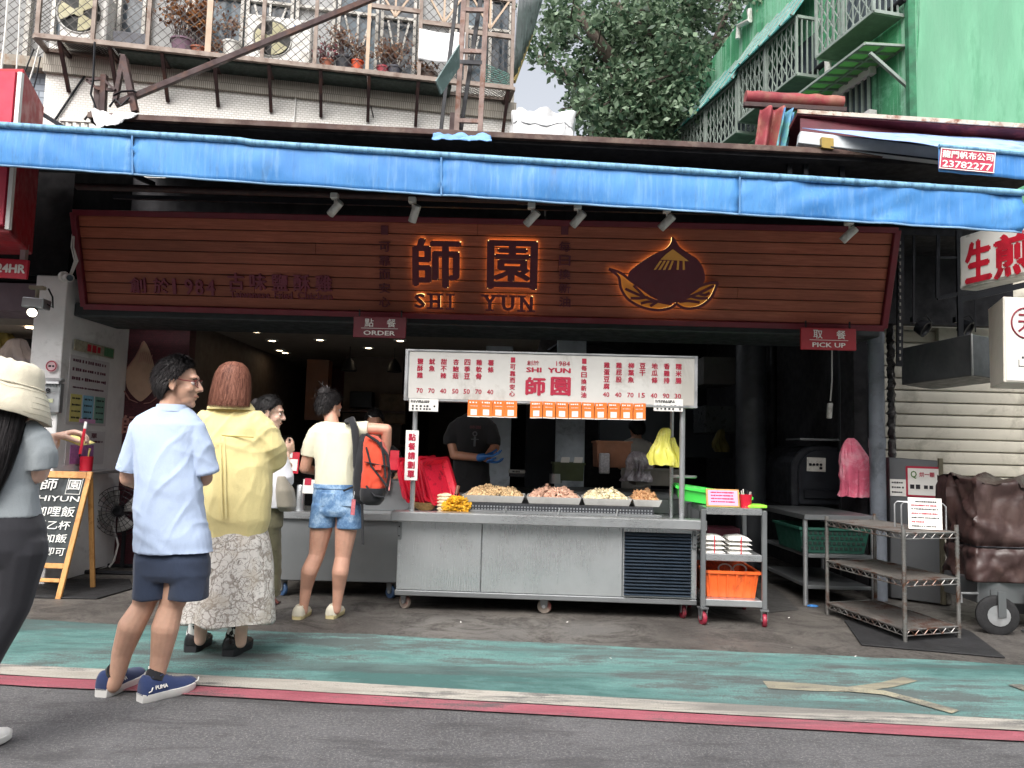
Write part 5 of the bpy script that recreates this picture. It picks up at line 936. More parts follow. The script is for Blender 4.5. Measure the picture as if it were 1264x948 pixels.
LN = thing('left_shop', 'dim neighbouring shop interior at the left edge behind the bucket hat', 'building', (-5.5, 7.5, 0)); MB().box((-8, 8.2, .004), (-4.18, 8.3, 3.4)).build('back_wall', DARKIN, LN); MB().box((-8, 6.7, 2.36), (-4.18, 7.2, 2.6)).build('header', mat('mauve_header', '6f6069', .6, var=.08), LN); MB().box((-8, 6.66, 2.62), (-4.18, 7.0, 3.0)).build('header_box', BLACK, LN); MB().box((-8, 7.4, 1.3), (-4.19, 8.1, 1.34)).build('shelf', BROWNM, LN); MB().box((-8, 7.0, .004), (-4.3, 8.1, .9)).build('counter', mat('dim_counter', '4a4446', .6), LN); MB().box((-8, 7.2, 2.3), (-4.18, 8.2, 2.36)).build('ceiling', CEIL, LN)
for i in range(4): q = V((-4.6 - .5 * i, 7.3, 2.295)); MB().cyl(q, q + V((0, 0, -.006)), .06, 14).build('downlight', LAMPM, LN)
hung_bag('storage_bag', 'pale grey bag on the shelf of the left neighbouring shop', P(22, 418, 7.6), .3, .42, mat('pale_bag', '9a95a0', .7, var=.08), seed=3); hung_bag('yellow_sack', 'dull yellow sack behind the pale bag in the left shop', P(4, 405, 7.8), .35, .4, mat('dull_yellow', '8d7f45', .7, var=.2), seed=4)
# ---------------------------------------------------------------- chalkboard A-frame
c00, c10, c11, c01 = G(20, 738), G(73, 742), None, None; t_l = P(50, 577, 5.75)
lf = G(75, 740); rf = G(0, 738); Y0 = lf.y; topR = P(101, 582, Y0 + .22); base = lf
ST = thing('chalkboard_sign', 'pine A-frame chalkboard with white handwriting beside the grey shirted customer', 'chalkboard', V((base.x - .3, Y0 + .1, 0)))
upv = (topR - base).normalized(); upv = V((0.06, upv.y, upv.z)).normalized(); xv = V((1, -.05, .0)).normalized(); nv = xv.cross(upv).normalized(); nv = nv if nv.y < 0 else -nv
W, H = .62, (topR - base).length; O = base - xv * W / 2 + upv * H / 2; fr = (O, xv, upv, nv)
def fbar(x0, y0, x1, y1, wd, name='rail'): o, x, u, n = fr; MB().bar(o + x * x0 + u * y0, o + x * x1 + u * y1, wd, .024, up=n).build(name, PINEW, ST, bevel=.003)
fbar(-W / 2 + .02, -H / 2, -W / 2 + .02, H / 2, .042, 'leg'); fbar(W / 2 - .02, -H / 2, W / 2 - .02, H / 2, .042, 'leg'); fbar(-W / 2 + .042, H / 2 - .03, W / 2 - .042, H / 2 - .03, .055); fbar(-W / 2 + .042, -H * .25, W / 2 - .042, -H * .25, .04); fbar(-W / 2 + .042, -H * .36, W / 2 - .042, -H * .36, .03)
b = MB(); plate(b, fr, 0, H * .115, W - .08, H * .69, .012); b.build('board', CHALK, ST)
for s_ in (-1, 1): MB().bar(O + xv * s_ * (W / 2 - .02) + upv * (H / 2 - .05) - nv * .02, V(tuple(O + xv * s_ * (W / 2 - .02))) * 1 + V((0, .33, -O.z + .015)), .036, .022).build('rear_leg', PINEW, ST)
b = MB(); hs_ = H
for txt, cx_, cy_, wd, h in (('師', -.02, .36, .13, .1), ('園', .19, .36, .1, .08), ('SHIYUN', .06, .255, .4, .045), ('100咖哩飯', .0, .16, .5, .085), ('附飲料乙杯', .0, .06, .48, .07), ('外帶不加飯', .0, -.035, .48, .07), ('告知位置即可', .0, -.13, .5, .065)): write(b, txt, fr, cx_, cy_ * hs_ * 1.08 + .0, wd, h, .02, lift=.009)
for s_ in ((-.06, 0, .004, .15), (.06, 0, .004, .15), (0, -.075, .124, .004), (0, .075, .124, .004)): plate(b, fr, .19 + s_[0], .36 * hs_ * 1.08 + s_[1], s_[2], s_[3], .001, .009)
b.build('chalk_writing', CHALKW, ST)
# ---------------------------------------------------------------- pedestal fan
q = P(152, 630, 7.5); t = thing('floor_fan', 'black floor fan standing in front of the maroon mosaic wall', 'fan', (q.x, 7.5, 0)); c = V((q.x, 7.42, q.z))
MB().cyl((q.x, 7.55, .03), (q.x, 7.55, q.z), .02, 10).build('stem', DKMET, t); MB().tube([(q.x - .2, 7.25, .02), (q.x + .25, 7.25, .02), (q.x + .25, 7.65, .02), (q.x - .2, 7.65, .02), (q.x - .2, 7.25, .02)], .02, 8).build('base', DKMET, t)
b = MB()
for r_ in (.05, .1, .15, .2, .235): b.tube([c + V((r_ * math.cos(a), -.05 * math.cos(r_ * 5), r_ * math.sin(a))) for a in np.linspace(0, 6.283, 30)], .003, 5)
for i in range(24): a = i * 6.283 / 24; b.tube([c + V((r_ * math.cos(a), -.05 * math.cos(r_ * 5), r_ * math.sin(a))) for r_ in (.03, .12, .2, .235)] + [c + V((.235 * math.cos(a), .06, .235 * math.sin(a)))], .0025, 5)
b.build('grille', DKMET, t, kind='stuff'); MB().lathe([(0, -.02), (.05, -.02), (.06, .1), (0, .12)], c, 16, (0, 1, 0)).build('motor', DKMET, t, smooth=40)
for i in range(4): a0 = i * 1.571; b = MB(); b.grid(lambda u, v: c + V(((.05 + .15 * u) * math.cos(a0 + v * .9), -.01 + .03 * v, (.05 + .15 * u) * math.sin(a0 + v * .9))), 4, 4); b.build('blade', mat('fan_blade', '8b8886', .4, var=.05), t, smooth=60, solid=.004)
MB().tube([P(128, 640, 7.5), P(133, 632, 7.45), P(140, 650, 7.45), P(146, 672, 7.4), P(141, 692, 7.4), P(135, 700, 7.4)], .009, 8).build('power_cable', mat('grey_cord', 'a5a2a0', .6), None, smooth=60, label='pale grey power cord looping down beside the floor fan', cat='cord')
# ---------------------------------------------------------------- kitchen things behind the cart
for px, py, wd, h, Y, m_, nm, lb in ((757, 562, .24, .2, 7.6, mat('cardboard', '8a5f48', .8, var=.12), 'cardboard_box', 'brown cardboard box behind the cream chicken tray'), (702, 583, .2, .13, 7.3, mat('olive_plastic', '556145', .6), 'olive_basket', 'olive green basket of packets left of the cardboard box'), (810, 590, .3, .12, 7.3, mat('grey_box', '6a675f', .6), 'grey_tub', 'grey tub behind the smallest food tray')):
    q = P(px, py, Y); M = Matrix.Translation((q.x, Y + .15, q.z - h * .6)); crate(nm, lb, M, wd * 1.4, .4, h * 1.3, m_, 'box', 0, taper=.96)
MB().box((.3, 7.1, .006), (1.75, 7.9, P(757, 600, 7.4).z - .04)).build('prep_table', STEELD, None, bevel=.01, label='steel preparation table behind the food cart', cat='table')
MB().box((-.9, 7.5, .006), (.28, 8.2, .86)).build('back_counter', mat('back_counter_steel', '4a4e52', .4, .6), None, bevel=.01, label='dark steel back counter behind the black-shirted cook', cat='counter')
for px, nm in ((697, 'left'), (713, 'right'), ): q = P(px, 572, 7.45); MB().obox(q, (.04, 0, 0), (0, .02, 0), (.01, 0, .06)).build('packet', PAPER, None, bevel=.004, label='white paper packet standing in the olive basket, ' + nm + ' one', cat='packet', group='packets in the olive basket')
q = P(746, 572, 7.5); MB().obox(q, (.05, 0, 0), (0, .03, 0), (.0, 0, .1)).build('dotted_bag', mat('dotted_bag', 'b0aeb2', .7, var=.2, scale=60), None, bevel=.01, label='spotted white paper bag in front of the cardboard box', cat='bag')
hung_bag('clear_bag', 'large clear plastic bag with dark print in front of the seated cook', P(787, 557, 7.3), .28, .34, mat('clear_plastic', '8d868c', .2, var=.3, scale=14, bump=.4, bscale=12, spec=.8), seed=6)
q = P(686, 590, 7.3); MB().lathe([(0, 0), (.06, 0), (.06, .09), (.055, .09), (.05, .01)], (q.x, 7.3, q.z - .05), 18).build('steel_pot', STEEL, None, smooth=40, label='small steel pot left of the olive basket', cat='pot')
q = P(638, 580, 6.95); t = thing('scale', 'small kitchen scale between the first two trays', 'scale', q); MB().box(q + V((-.07, -.02, -.06)), q + V((.07, .08, -.03))).build('base', DKMET, t); MB().box(q + V((-.075, -.03, -.03)), q + V((.075, .1, .0))).build('body', mat('scale_grey', '8d8f8c', .5), t, bevel=.006); b = MB(); fr = frame(q + V((0, -.032, -.014)), (1, 0, 0), (0, -1, 0)); lines(b, fr, -.04, .05, 0, 0, 1, .016); b.build('display', INK, t)

b = MB(); rl_ = random.Random(5)
for i in range(9):
    q = G(rl_.uniform(560, 1230), rl_.uniform(755, 815), .012); a = rl_.uniform(0, 6); s_ = rl_.uniform(.004, .01); d = V((math.cos(a), math.sin(a), .1)) * s_; n_ = V((-math.sin(a), math.cos(a), .2)) * s_ * .6; b.add([q - d, q + n_, q + d + V((0, 0, .006)), q - n_], [(0, 1, 2, 3)])
b.build('litter', PAPER, None, label='scattered tiny pale scraps on the ground before the carts', cat='litter', kind='stuff')
q = G(1003, 748, .01); MB().ball(q, (.05, .03, .012), 10, 6).build('blue_scrap', mat('blue_film', '3f7fc4', .4), None, smooth=60, label='scrap of blue plastic film on the ground by the work table', cat='litter')
# ---------------------------------------------------------------- white brick building over the shop
K = .18; UN = V((K, -1, 0)).normalized(); UU = V((1, K, 0)).normalized(); UP = V((0, 0, 1))
def WP(px, py, off=0.): return ON(px, py, V((0, 9, 0)) + UN * off, UN)
def wxy(px, py, off=0.): q = WP(px, py, off); return (q - V((0, 9, 0))).dot(UU), q.z
UB = thing('white_brick_building', 'old white brick upper building with steel framed windows above the shop roof', 'building', (0, 9, 3.7))
WM = Matrix.Translation((0, 9, 0)) @ Matrix(((UU.x, -UN.x, 0, 0), (UU.y, -UN.y, 0, 0), (0, 0, 1, 0), (0, 0, 0, 1)))   # local: x along, y into wall, z up
def WB(): return MB(WM)
xl, xr = wxy(56, 100)[0], wxy(634, 150)[0]; ZF = 5.43
# brick walls carry their own straight axes so that courses run along the wall
def wall_obj(name, a, b_, m):
    me_b = MB().box(a, b_); o = me_b.build(name, m, None, at=(0, 0, 0)); o.parent = UB; o.matrix_parent_inverse = Matrix.Identity(4); o.matrix_local = UB.matrix_basis.inverted() @ WM if False else Matrix.Translation(-V((0, 9, 3.7))) @ WM; return o
wall_obj('wall', (xl, 0, 3.6), (xr, .3, 5.2), WBRICK)
wall_obj('cornice', (xl - .02, -.05, 5.2), (xr + .02, .3, 5.41), CORN)
wall_obj('wall', (xl, .02, 5.41), (xr, .3, 5.62), WHITEP); wall_obj('wall', (xl, .02, 7.35), (xr, .3, 9.5), WBRICK)
wall_obj('wall', (xl - 4, .25, 3.6), (xl, .5, 5.3), GTILE); wall_obj('ledge', (xl - 4, .1, 5.3), (xl, .5, 5.42), mat('aged_ledge', 'a39c90', .8, var=.15, stain=('7a5a44', .5, 5))); wall_obj('wall', (xl - 4, .45, 5.42), (xl, .6, 9), mat('grey_render', '8d908f', .8, var=.1, stain=('6a6d6c', .4, 2)))
edges = [wxy(px, 40)[0] for px in (58, 140, 178, 232, 300, 362, 414, 468, 515, 560, 603, 634)]
for i, (a, c) in enumerate(zip(edges, edges[1:])):
    wn = WB().box((a, .1, 5.62), (c, .14, 7.35)).build('window', [GLASS, DARKGL, mat('curtain_grey', 'a5a6a6', .8, var=.1)][i % 3], UB)
    for x in (a + .03, c - .03): WB().box((x - .018, .04, 5.62), (x + .018, .1, 7.35)).build('frame', WINF, wn)
    for z in (5.65, 6.35, 6.75): WB().box((a + .02, .05, z - .015), (c - .02, .1, z + .015)).build('frame', WINF, wn)
    if i in (4, 6, 7, 9): 
        m0 = (a + c) / 2; WB().bar((m0, .06, 5.7), (a + .1, .06, 6.3), .022).build('grille_bar', WINF, wn); WB().bar((m0, .06, 5.7), (c - .1, .06, 6.3), .022).build('grille_bar', WINF, wn); WB().box((m0 - .012, .05, 5.68), (m0 + .012, .08, 6.34)).build('grille_bar', WINF, wn)
# balcony cage
BC = thing('balcony_cage', 'long projecting window cage of diamond mesh across the white brick building', 'window cage', WM @ V(((xl + xr) / 2, -.2, ZF)))
PRO = -.36; fx = lambda px, py=40: wxy(px, py, .36)[0]
c0, c1 = fx(44, 31), fx(634, 98)
WB().bar((c0, PRO, ZF), (c1, PRO, ZF), .05, .05).build('bottom_rail', CAGE, BC); WB().bar((c0, -.06, ZF), (c1, -.06, ZF), .04, .04).build('bottom_rail', CAGE, BC)
for x in (c0, c1): WB().bar((x, PRO, ZF), (x, 0, ZF), .045).build('end_rail', CAGE, BC)
tray = mat('dark_tray', '2c3833', .6, .2, var=.3, scale=12, bump=.2)
for a, c in ((148, 258), (262, 455), (459, 560)): WB().box((fx(a), PRO + .03, ZF - .05), (fx(c), -.03, ZF + .015)).build('floor_tray', tray, BC, bevel=.006)
posts = [fx(p) for p in (46, 115, 183, 258, 325, 390, 455, 519, 576, 633)]
for i, x in enumerate(posts): WB().bar((x, PRO, ZF + .02), (x, PRO, 7.9), .04 if i != 3 else .06, .04).build('post', CAGE if i not in (3, 6) else mat('pale_post', 'b39c86', .6, var=.1), BC)
for (a, c, za) in ((455, 519, 6.22), (519, 576, 6.1), (576, 633, 6.05), (455, 633, 6.5)): WB().bar((fx(a), PRO + .004, za), (fx(c), PRO + .004, za), .035, .05).build('cross_rail', CAGE, BC)
for i in range(6, 9):
    a, c = posts[i], posts[i + 1]; m0 = (a + c) / 2
    for sg in (-1, 0, 1): WB().bar((m0, PRO, 6.12), (m0 + sg * .22, PRO, 6.48), .022).build('fan_bar', mat('pale_post', 'b39c86', .6), BC)
def mesh_panel(a, c, z0, z1, y, st=.105, name='diamond_mesh'):
    b = WB(); h = z1 - z0; n_ = int((c - a + h) / st) + 1
    for sg in (1, -1):
        for i in range(n_):
            s_ = a - h + i * st if sg == 1 else a + i * st; x0, z_0, x1, z_1 = (s_, z0, s_ + h, z1) if sg == 1 else (s_, z0, s_ - h, z1)
            for _ in (0,):
                def cut(xa, za, xb, zb, lim, lo):
                    return (xa, za, xb, zb)
            if sg == 1:
                if x0 < a: z_0 += a - x0; x0 = a
                if x1 > c: z_1 -= x1 - c; x1 = c
            else:
                if x0 > c: z_0 += x0 - c; x0 = c
                if x1 < a: z_1 -= a - x1; x1 = a
            if z_1 - z_0 > .02: b.bar((x0, y + .004 * sg, z_0), (x1, y + .004 * sg, z_1), .006, .004, up=(0, 1, 0))
    return b.build(name, WIRE, BC, kind='stuff')
for a, c in zip(posts, posts[1:]): mesh_panel(a + .025, c - .025, ZF + .025, 6.9, PRO)
b = WB()
for i in range(26): x = lerp(c0, fx(148), i / 26); b.bar((x, PRO, ZF - .004), (x + .3 * (1 if x + .3 < fx(150) else .0), -.06, ZF - .004), .005, .004); b.bar((x + .3, PRO, ZF + .004), (x, -.06, ZF + .004), .005, .004)
for i in range(14): x = lerp(fx(560), c1, i / 14); b.bar((x, PRO, ZF - .004), (min(c1, x + .3), -.06, ZF - .004), .005, .004); b.bar((min(c1, x + .3), PRO, ZF + .004), (x, -.06, ZF + .004), .005, .004)
b.build('floor_mesh', WIRE, BC, kind='stuff')
for px in (72, 135, 200, 265, 333, 397, 457, 518, 629): x = fx(px, 60); WB().bar((x, PRO + .01, ZF - .03), (x, -.01, ZF - .42), .035).build('bracket', BROWNM, BC); WB().bar((x, PRO + .02, ZF - .045), (x, 0, ZF - .045), .04, .03).build('bracket_arm', BROWNM, BC)
# air conditioners, pots, cloths in the cage
def aircon(px0, px1, z0, z1, label):
    a, c = fx(px0), fx(px1); t = thing('air_conditioner', label, 'air conditioner', WM @ V(((a + c) / 2, -.2, z0)), 'air conditioner units in the cage'); W, H = c - a, z1 - z0
    WB().box((a, -.3, z0), (c, -.04, z1)).build('case', PLAST, t, bevel=.015); cx_, cz = a + W * .4, z0 + H * .5; r = H * .37
    WB().cyl((cx_, -.301, cz), (cx_, -.306, cz), r, 30).build('fan_hole', mat('dark_hole', '1b1c1a', .7), t); WB().lathe([(r, 0), (r * 1.06, .012), (r * 1.1, 0)], (cx_, -.302, cz), 30, (0, -1, 0)).build('ring', PLAST, t, smooth=40)
    for i in range(3):
        a0 = i * 2.094 + .5; b = WB(); b.grid(lambda u, v: (cx_ + r * (.2 + .75 * u) * math.cos(a0 + v * 1.1), -.312 - .01 * v, cz + r * (.2 + .75 * u) * math.sin(a0 + v * 1.1)), 5, 6); b.build('blade', mat('aged_blade', 'b0aa86', .5, var=.1), t, solid=.004)
    WB().cyl((cx_, -.308, cz), (cx_, -.325, cz), r * .22, 16).build('hub', mat('aged_blade', 'b0aa86', .5), t, smooth=40)
    b = WB(); b.box((a + W * .72, -.3035, z1 - .1), (a + W * .88, -.3005, z1 - .08)); b.build('badge', mat('blue_print', '4a78b0', .5), t); return t
aircon(303, 384, ZF + .03, ZF + .56, 'white air conditioner unit with a pale fan in the middle of the cage'); aircon(70, 128, ZF + .05, ZF + .62, 'white air conditioner unit at the left end of the cage'); 
WB().box((fx(136), -.28, ZF + .03), (fx(178), -.1, ZF + .2)).build('planter_box', mat('planter_grey', '5d5f66', .7, var=.2), None, bevel=.01, label='grey trough planter right of the left air conditioner', cat='planter')
def pot_plant(px, z0, r, h, m, leaves, hgt, spread, label, lm=DRY, seed=0):
    rd = random.Random(seed); x = fx(px); t = thing('potted_plant', label, 'plant', WM @ V((x, -.2, z0)), 'dried plants in the balcony cage')
    WB().lathe([(r * .75, 0), (r, h), (r * 1.06, h), (r * 1.06, h - .02), (r * .9, h - .02), (0, h - .03)], (x, -.2, z0), 16).build('pot', m, t, smooth=40); st = WB(); lf = WB()
    for i in range(max(6, leaves // 14)):
        e = V((x + rd.gauss(0, spread), -.2 + rd.gauss(0, .06), z0 + h + hgt * rd.uniform(.4, 1.1))); b0 = V((x + rd.uniform(-r, r) * .6, -.2, z0 + h - .03)); mid = lerp(b0, e, .5) + V((rd.gauss(0, .03), 0, .05)); st.tube([b0, mid, e], [.006, .004, .002], 4)
        for j in range(14):
            p = lerp(mid, e, rd.random() * 1.15) + V((rd.gauss(0, .035), rd.gauss(0, .03), rd.gauss(0, .03))); d = V((rd.gauss(0, 1), rd.gauss(0, .6), rd.gauss(-.5, 1))).normalized() * rd.uniform(.03, .06); s_ = d.orthogonal().normalized() * d.length * .35; lf.add([p, p + d * .5 + s_, p + d, p + d * .5 - s_], [(0, 1, 2, 3)])
    st.build('stems', BROWNM, t, kind='stuff'); lf.build('foliage', lm, t, kind='stuff')
BRT = m_leaf('brown_leaf', '6b3f22', 'b07a48', .15); TERRA = mat('terracotta', '9a5a44', .7, var=.15); PURP = mat('mauve_pot', '7a6070', .7, var=.15)
pot_plant(222, ZF + .04, .13, .16, PURP, 620, .55, .2, 'big bushy dead brown shrub in a mauve pot left of centre in the cage', BRT, 1); pot_plant(242, ZF + .04, .09, .1, TERRA, 300, .5, .09, 'thin dead brown shrub right beside the big bushy one', BRT, 2); pot_plant(283, ZF + .04, .1, .2, WHITEP, 130, .4, .12, 'sparse dry plant in a white pot left of the central air conditioner', DRY, 3); pot_plant(264, ZF + .03, .07, .06, TERRA, 60, .15, .06, 'low terracotta pot beside the thick pale post', DRY, 4)
pot_plant(404, ZF + .04, .08, .12, TERRA, 130, .14, .1, 'reddish low plant just right of the central air conditioner', m_leaf('wine_leaf', '6a2a34', 'a0646a'), 5); pot_plant(425, ZF + .04, .1, .17, mat('black_pot', '2b2c33', .6, var=.2), 280, .34, .12, 'drooping dry plant in a black pot', DRY, 6); pot_plant(442, ZF + .04, .075, .15, mat('orange_pot', 'd0532e', .6, var=.1), 110, .2, .06, 'dry plant in a bright orange pot', DRY, 7); pot_plant(474, ZF + .04, .07, .12, mat('rose_pot', 'a8404c', .6, var=.12), 160, .3, .07, 'dry plant in a rose red pot right of the pale post', DRY, 8); pot_plant(489, ZF + .04, .085, .13, mat('slate_pot', '4a4b55', .6, var=.15), 260, .32, .1, 'arching straw coloured plant in a slate pot', DRY, 9); pot_plant(530, ZF + .04, .12, .1, mat('dull_brown_pot', '66544c', .7, var=.2), 140, .12, .1, 'low brown tangle of dry stems under the white cloth', BRT, 10)
a, c = fx(517, 45), fx(574, 50); b = WB(); b.grid(lambda u, v: (lerp(a, c, u), PRO - .035 + .015 * noise.noise((u * 5, v * 4, 2)), lerp(5.63, 6.0, v) + .03 * u * (1 - v) * 0 - .02 * math.sin(u * 3.1) * (v) + (.02 if u > .7 else 0)), 20, 12); b.build('white_cloth', WTARP, None, smooth=60, solid=.004, label='white cloth tied to the outside of the cage left of the ladder', cat='cloth')
b = WB(); a, c = fx(600, 60), fx(632, 90)
for i in range(9): b.bar((a, PRO + .05, 5.47 + .03 * i), (c, PRO + .05, 5.47 + .018 * i), .01)
b.build('green_grate', mat('grate_green', '4d7a70', .5, var=.15), None, label='green slatted grate inside the right end of the cage', cat='grate')
# corrugated rain sheet at the right end of the cage
CS = thing('corrugated_sheet', 'grey corrugated rain sheet hanging off the right end of the cage', 'sheet', P(645, 60, 8.8))
t0, t1, t2, t3 = P(634, 101, 8.75), P(656, 42, 9.6), P(672, -12, 9.4), P(641, -12, 8.6)
b = MB(); b.grid(lambda u, v: lerp(lerp(t0, t1, u), lerp(t3, t2, u), v) + V((-.02 * math.sin(u * 44), -.02 * math.sin(u * 44), 0)), 44, 4); b.build('sheet', CORR, CS, smooth=60, solid=.003); MB().bar(t0, t1, .04).build('edge_strip', mat('ochre_edge', 'a8925a', .6, var=.2), CS)
# loose cables on the wall
def cable(name, label, pts, r=.008, m=DKMET, Y=None, off=.02): MB().tube([WP(x, y, off) if Y is None else P(x, y, Y) for x, y in pts], r, 5).build(name, m, None, smooth=60, label=label, cat='cable', group='cables on the upper walls')
cable('wall_cable', 'black cable slanting from the cage down to the left corner of the roof', [(130, 50), (118, 74), (90, 115), (68, 148)], .012); cable('wall_cable', 'thin dark cable sagging along the white brick wall under the cage', [(175, 92), (205, 90), (240, 98), (270, 97), (330, 105), (400, 113), (455, 118), (461, 145)], .007); cable('wall_cable', 'white cable dropping from the cage beside the long brown pole', [(338, 110), (346, 84), (367, 82), (366, 110), (362, 158)], .01, PLAST)
for i, (a, c) in enumerate((((10, -5), (1, 90)), ((25, -5), (18, 118)), ((52, 45), (28, 125)), ((42, 60), (16, 122)), ((50, 70), (36, 130)))): cable('wall_cable', ['thick white cable at the far left edge of the wall', 'thin white vertical cable beside the thick one', 'pale slanting cable over the grey tiles', 'dark slanting cable over the grey tiles, leftmost', 'dark slanting cable over the grey tiles near the white brick corner'][i], [a, ((a[0] + c[0]) / 2 + 1, (a[1] + c[1]) / 2), c], .012 if i < 1 else .008, PLAST if i < 3 else DKMET, 8.0)
# meshed window at the far left
MWN = thing('mesh_window', 'meshed grey window above the ledge at the far left', 'window', WM @ V((xl - 1, .2, 5.42))); WB().box((xl - 2, .38, 5.45), (xl - .05, .42, 8)).build('pane', mat('curtain_grey', 'a5a6a6', .8), MWN)
for x in (xl - .05, xl - .36, xl - .75, xl - 1.4): WB().box((x - .025, .3, 5.42), (x + .025, .375, 8)).build('frame', WINF, MWN)
b = WB()
for i in range(40):
    for sg in (1, -1): x = xl - 3 + i * .1; b.bar((x, .28 + .004 * sg, 5.43), (x + sg * 1.3, .28 + .004 * sg, 6.73), .007, .004, up=(0, 1, 0))
b.build('diamond_mesh', WIRE, MWN, kind='stuff')
# ---------------------------------------------------------------- steelwork and clutter on the brown roof
RZ = 3.8
LF = thing('steel_ladder', 'tall rusty steel ladder frame standing on the brown roof in front of the cage', 'ladder', P(578, 165, 7.4))
for a, c, wd, m_ in (((573, -6), (563, 172), .05, RUST), ((601, -6), (592, 172), .05, RUST), ((564, -6), (543, 172), .035, DKMET), ((594, -6), (567, 172), .04, DKMET), ((559, 140), (557, 172), .05, BROWNM)): MB().bar(P(*a, 7.4 if m_ is RUST else 7.5), P(*c, 7.4 if m_ is RUST else 7.5), wd, wd, up=(0, 1, 0)).build('stile', m_, LF)
for y, m_ in ((63, RUST), (77, DKMET), (149, RUST), (12, RUST)): MB().bar(P(571 - y * .05, y, 7.39), P(599 - y * .05, y + 1, 7.39), .04, .035, up=(0, 1, 0)).build('rung', m_, LF)
MB().slab([P(566, 83, 7.3), P(566, 55, 7.2), P(537, 100, 7.0), P(543, 117, 7.1)][::-1], .015).build('green_sheet', mat('slate_green_sheet', '5f7272', .45, var=.12, stain=('8fa09f', .3, 5)), None, label='loose grey green sheet leaning off the ladder', cat='sheet')
BP = thing('brown_pole', 'long brown steel pole slanting up to the right across the white wall', 'pole', P(140, 130, 6.9)); MB().bar(P(142, 129, 6.9), P(470, -6, 7.6), .055, .055).build('pole', BROWNM, BP, bevel=.004)
BF = thing('brown_post_frame', 'cut off brown steel posts and brackets at the left end of the roof', 'post frame', P(140, 140, 6.9))
for a, c, wd, Y in (((129, 93), (127, 138), .05, 6.9), ((121, 107), (120, 138), .05, 6.95), ((153, 68), (142, 126), .04, 6.88), ((153, 72), (167, 138), .055, 6.85), ((107, 99), (128, 97), .025, 6.9), ((107, 99), (121, 110), .025, 6.9), ((121, 110), (142, 111), .03, 6.9), ((130, 100), (142, 111), .02, 6.85)): MB().bar(P(*a, Y), P(*c, Y), wd, wd, up=(0, 1, 0)).build('bar', BROWNM, BF)
for i, pts in enumerate(([(140, 118), (150, 113), (165, 112), (168, 114)], [(135, 132), (142, 122), (150, 130), (160, 120)], [(117, 52), (115, 100), (112, 116), (118, 132), (104, 148)])): MB().tube([P(x, y, 6.8) for x, y in pts], .01, 6).build('loop_cable', DKMET, None, smooth=60, label=['curled cable end hooked on the brown posts', 'tangled cable at the foot of the brown pole', 'cable hanging past the left of the brown posts'][i], cat='cable', group='cables on the brown posts')
def drape(name, label, quad, Y, m, amp=.04, nu=24, nv=14, seed=0, cat='cloth', dy=0.):
    q = [P(x, y, Y + (dy if i > 1 else 0)) for i, (x, y) in enumerate(quad)]; b = MB(); b.grid(lambda u, v: lerp(lerp(q[0], q[1], u), lerp(q[3], q[2], u), v) + V((0, amp * 1.5 * noise.noise((u * 4, v * 3, seed)), amp * noise.noise((u * 6, v * 4, seed + 5)) + amp * .4 * noise.noise((u * 14, v * 9, seed)))), nu, nv); return b.build(name, m, None, smooth=60, solid=.006, label=label, cat=cat)
drape('white_cover', 'crumpled white cover draped over the left corner of the brown roof', [(119, 158), (146, 153), (171, 141), (112, 136)], 6.22, WTARP, .03, seed=3, dy=.12); drape('blue_rag', 'faded blue rag lying over the roof edge under the ladder', [(533, 172), (607, 174), (603, 163), (537, 161)], 6.25, BLUECL, .025, seed=7, dy=.1)
WX = thing('wrapped_box', 'bulky white tarpaulin wrapped unit standing on the roof beside the tree', 'wrapped unit', P(672, 172, 7.2))
a, c, d_, e = P(633, 166, 7.2), P(708, 172, 7.2), P(711, 126, 7.2), P(637, 118, 7.2); pts = [a, c, d_, e]
b = MB(); nn = 30
def wrapfn(u, v):
    ang = u * 4; k = int(ang) % 4; f_ = ang - int(ang); hx, hy = (c.x - a.x) / 2, .4; P4 = [(-1, -1), (1, -1), (1, 1), (-1, 1)]; p, q = P4[k], P4[(k + 1) % 4]; x, y = lerp(p[0], q[0], f_), lerp(p[1], q[1], f_); 
    s_ = 1 if v < .75 else 1 - (v - .75) * 3.6; z = min(v / .75, 1) * (lerp(e.z, d_.z, (x + 1) / 2) - a.z) + (v > .75) * (v - .75) * .1; nz = .05 * noise.noise((x * 2.2, y * 2.2, z * 4)) + .03 * noise.noise((x * 6, y * 5, z * 9)); return V(((a.x + c.x) / 2 + x * s_ * (hx + nz), 7.6 + y * s_ * (hy + nz), a.z - .1 + z + nz))
b.grid(wrapfn, 64, 26); b.build('tarpaulin', WTARP, WX, smooth=60); MB().box((a.x + .06, 7.25, RZ - .1), (c.x - .06, 7.9, a.z + .02)).build('unit', PLAST, WX)
MB().tube([wrapfn(u, .42) + V((0, -.005, 0)) for u in np.linspace(0, .25, 12)], .006, 5).build('cord', ALU, WX)
for i in range(5): q = P(80 + i * 9, 153, 7.2); 
WR = thing('window_rail', 'cream slatted rail just above the left part of the blue awning', 'rail', P(95, 156, 7.4))
for x in (78, 87, 97, 107): MB().bar(P(x, 148, 7.4), P(x, 168, 7.4), .03).build('bar', WINF, WR)
MB().bar(P(74, 148, 7.38), P(114, 150, 7.38), .03).build('rail', WINF, WR); MB().bar(P(43, 135, 6.9), P(80, 158, 6.7), .05, .03).build('sloping_edge', DKMET, WR)
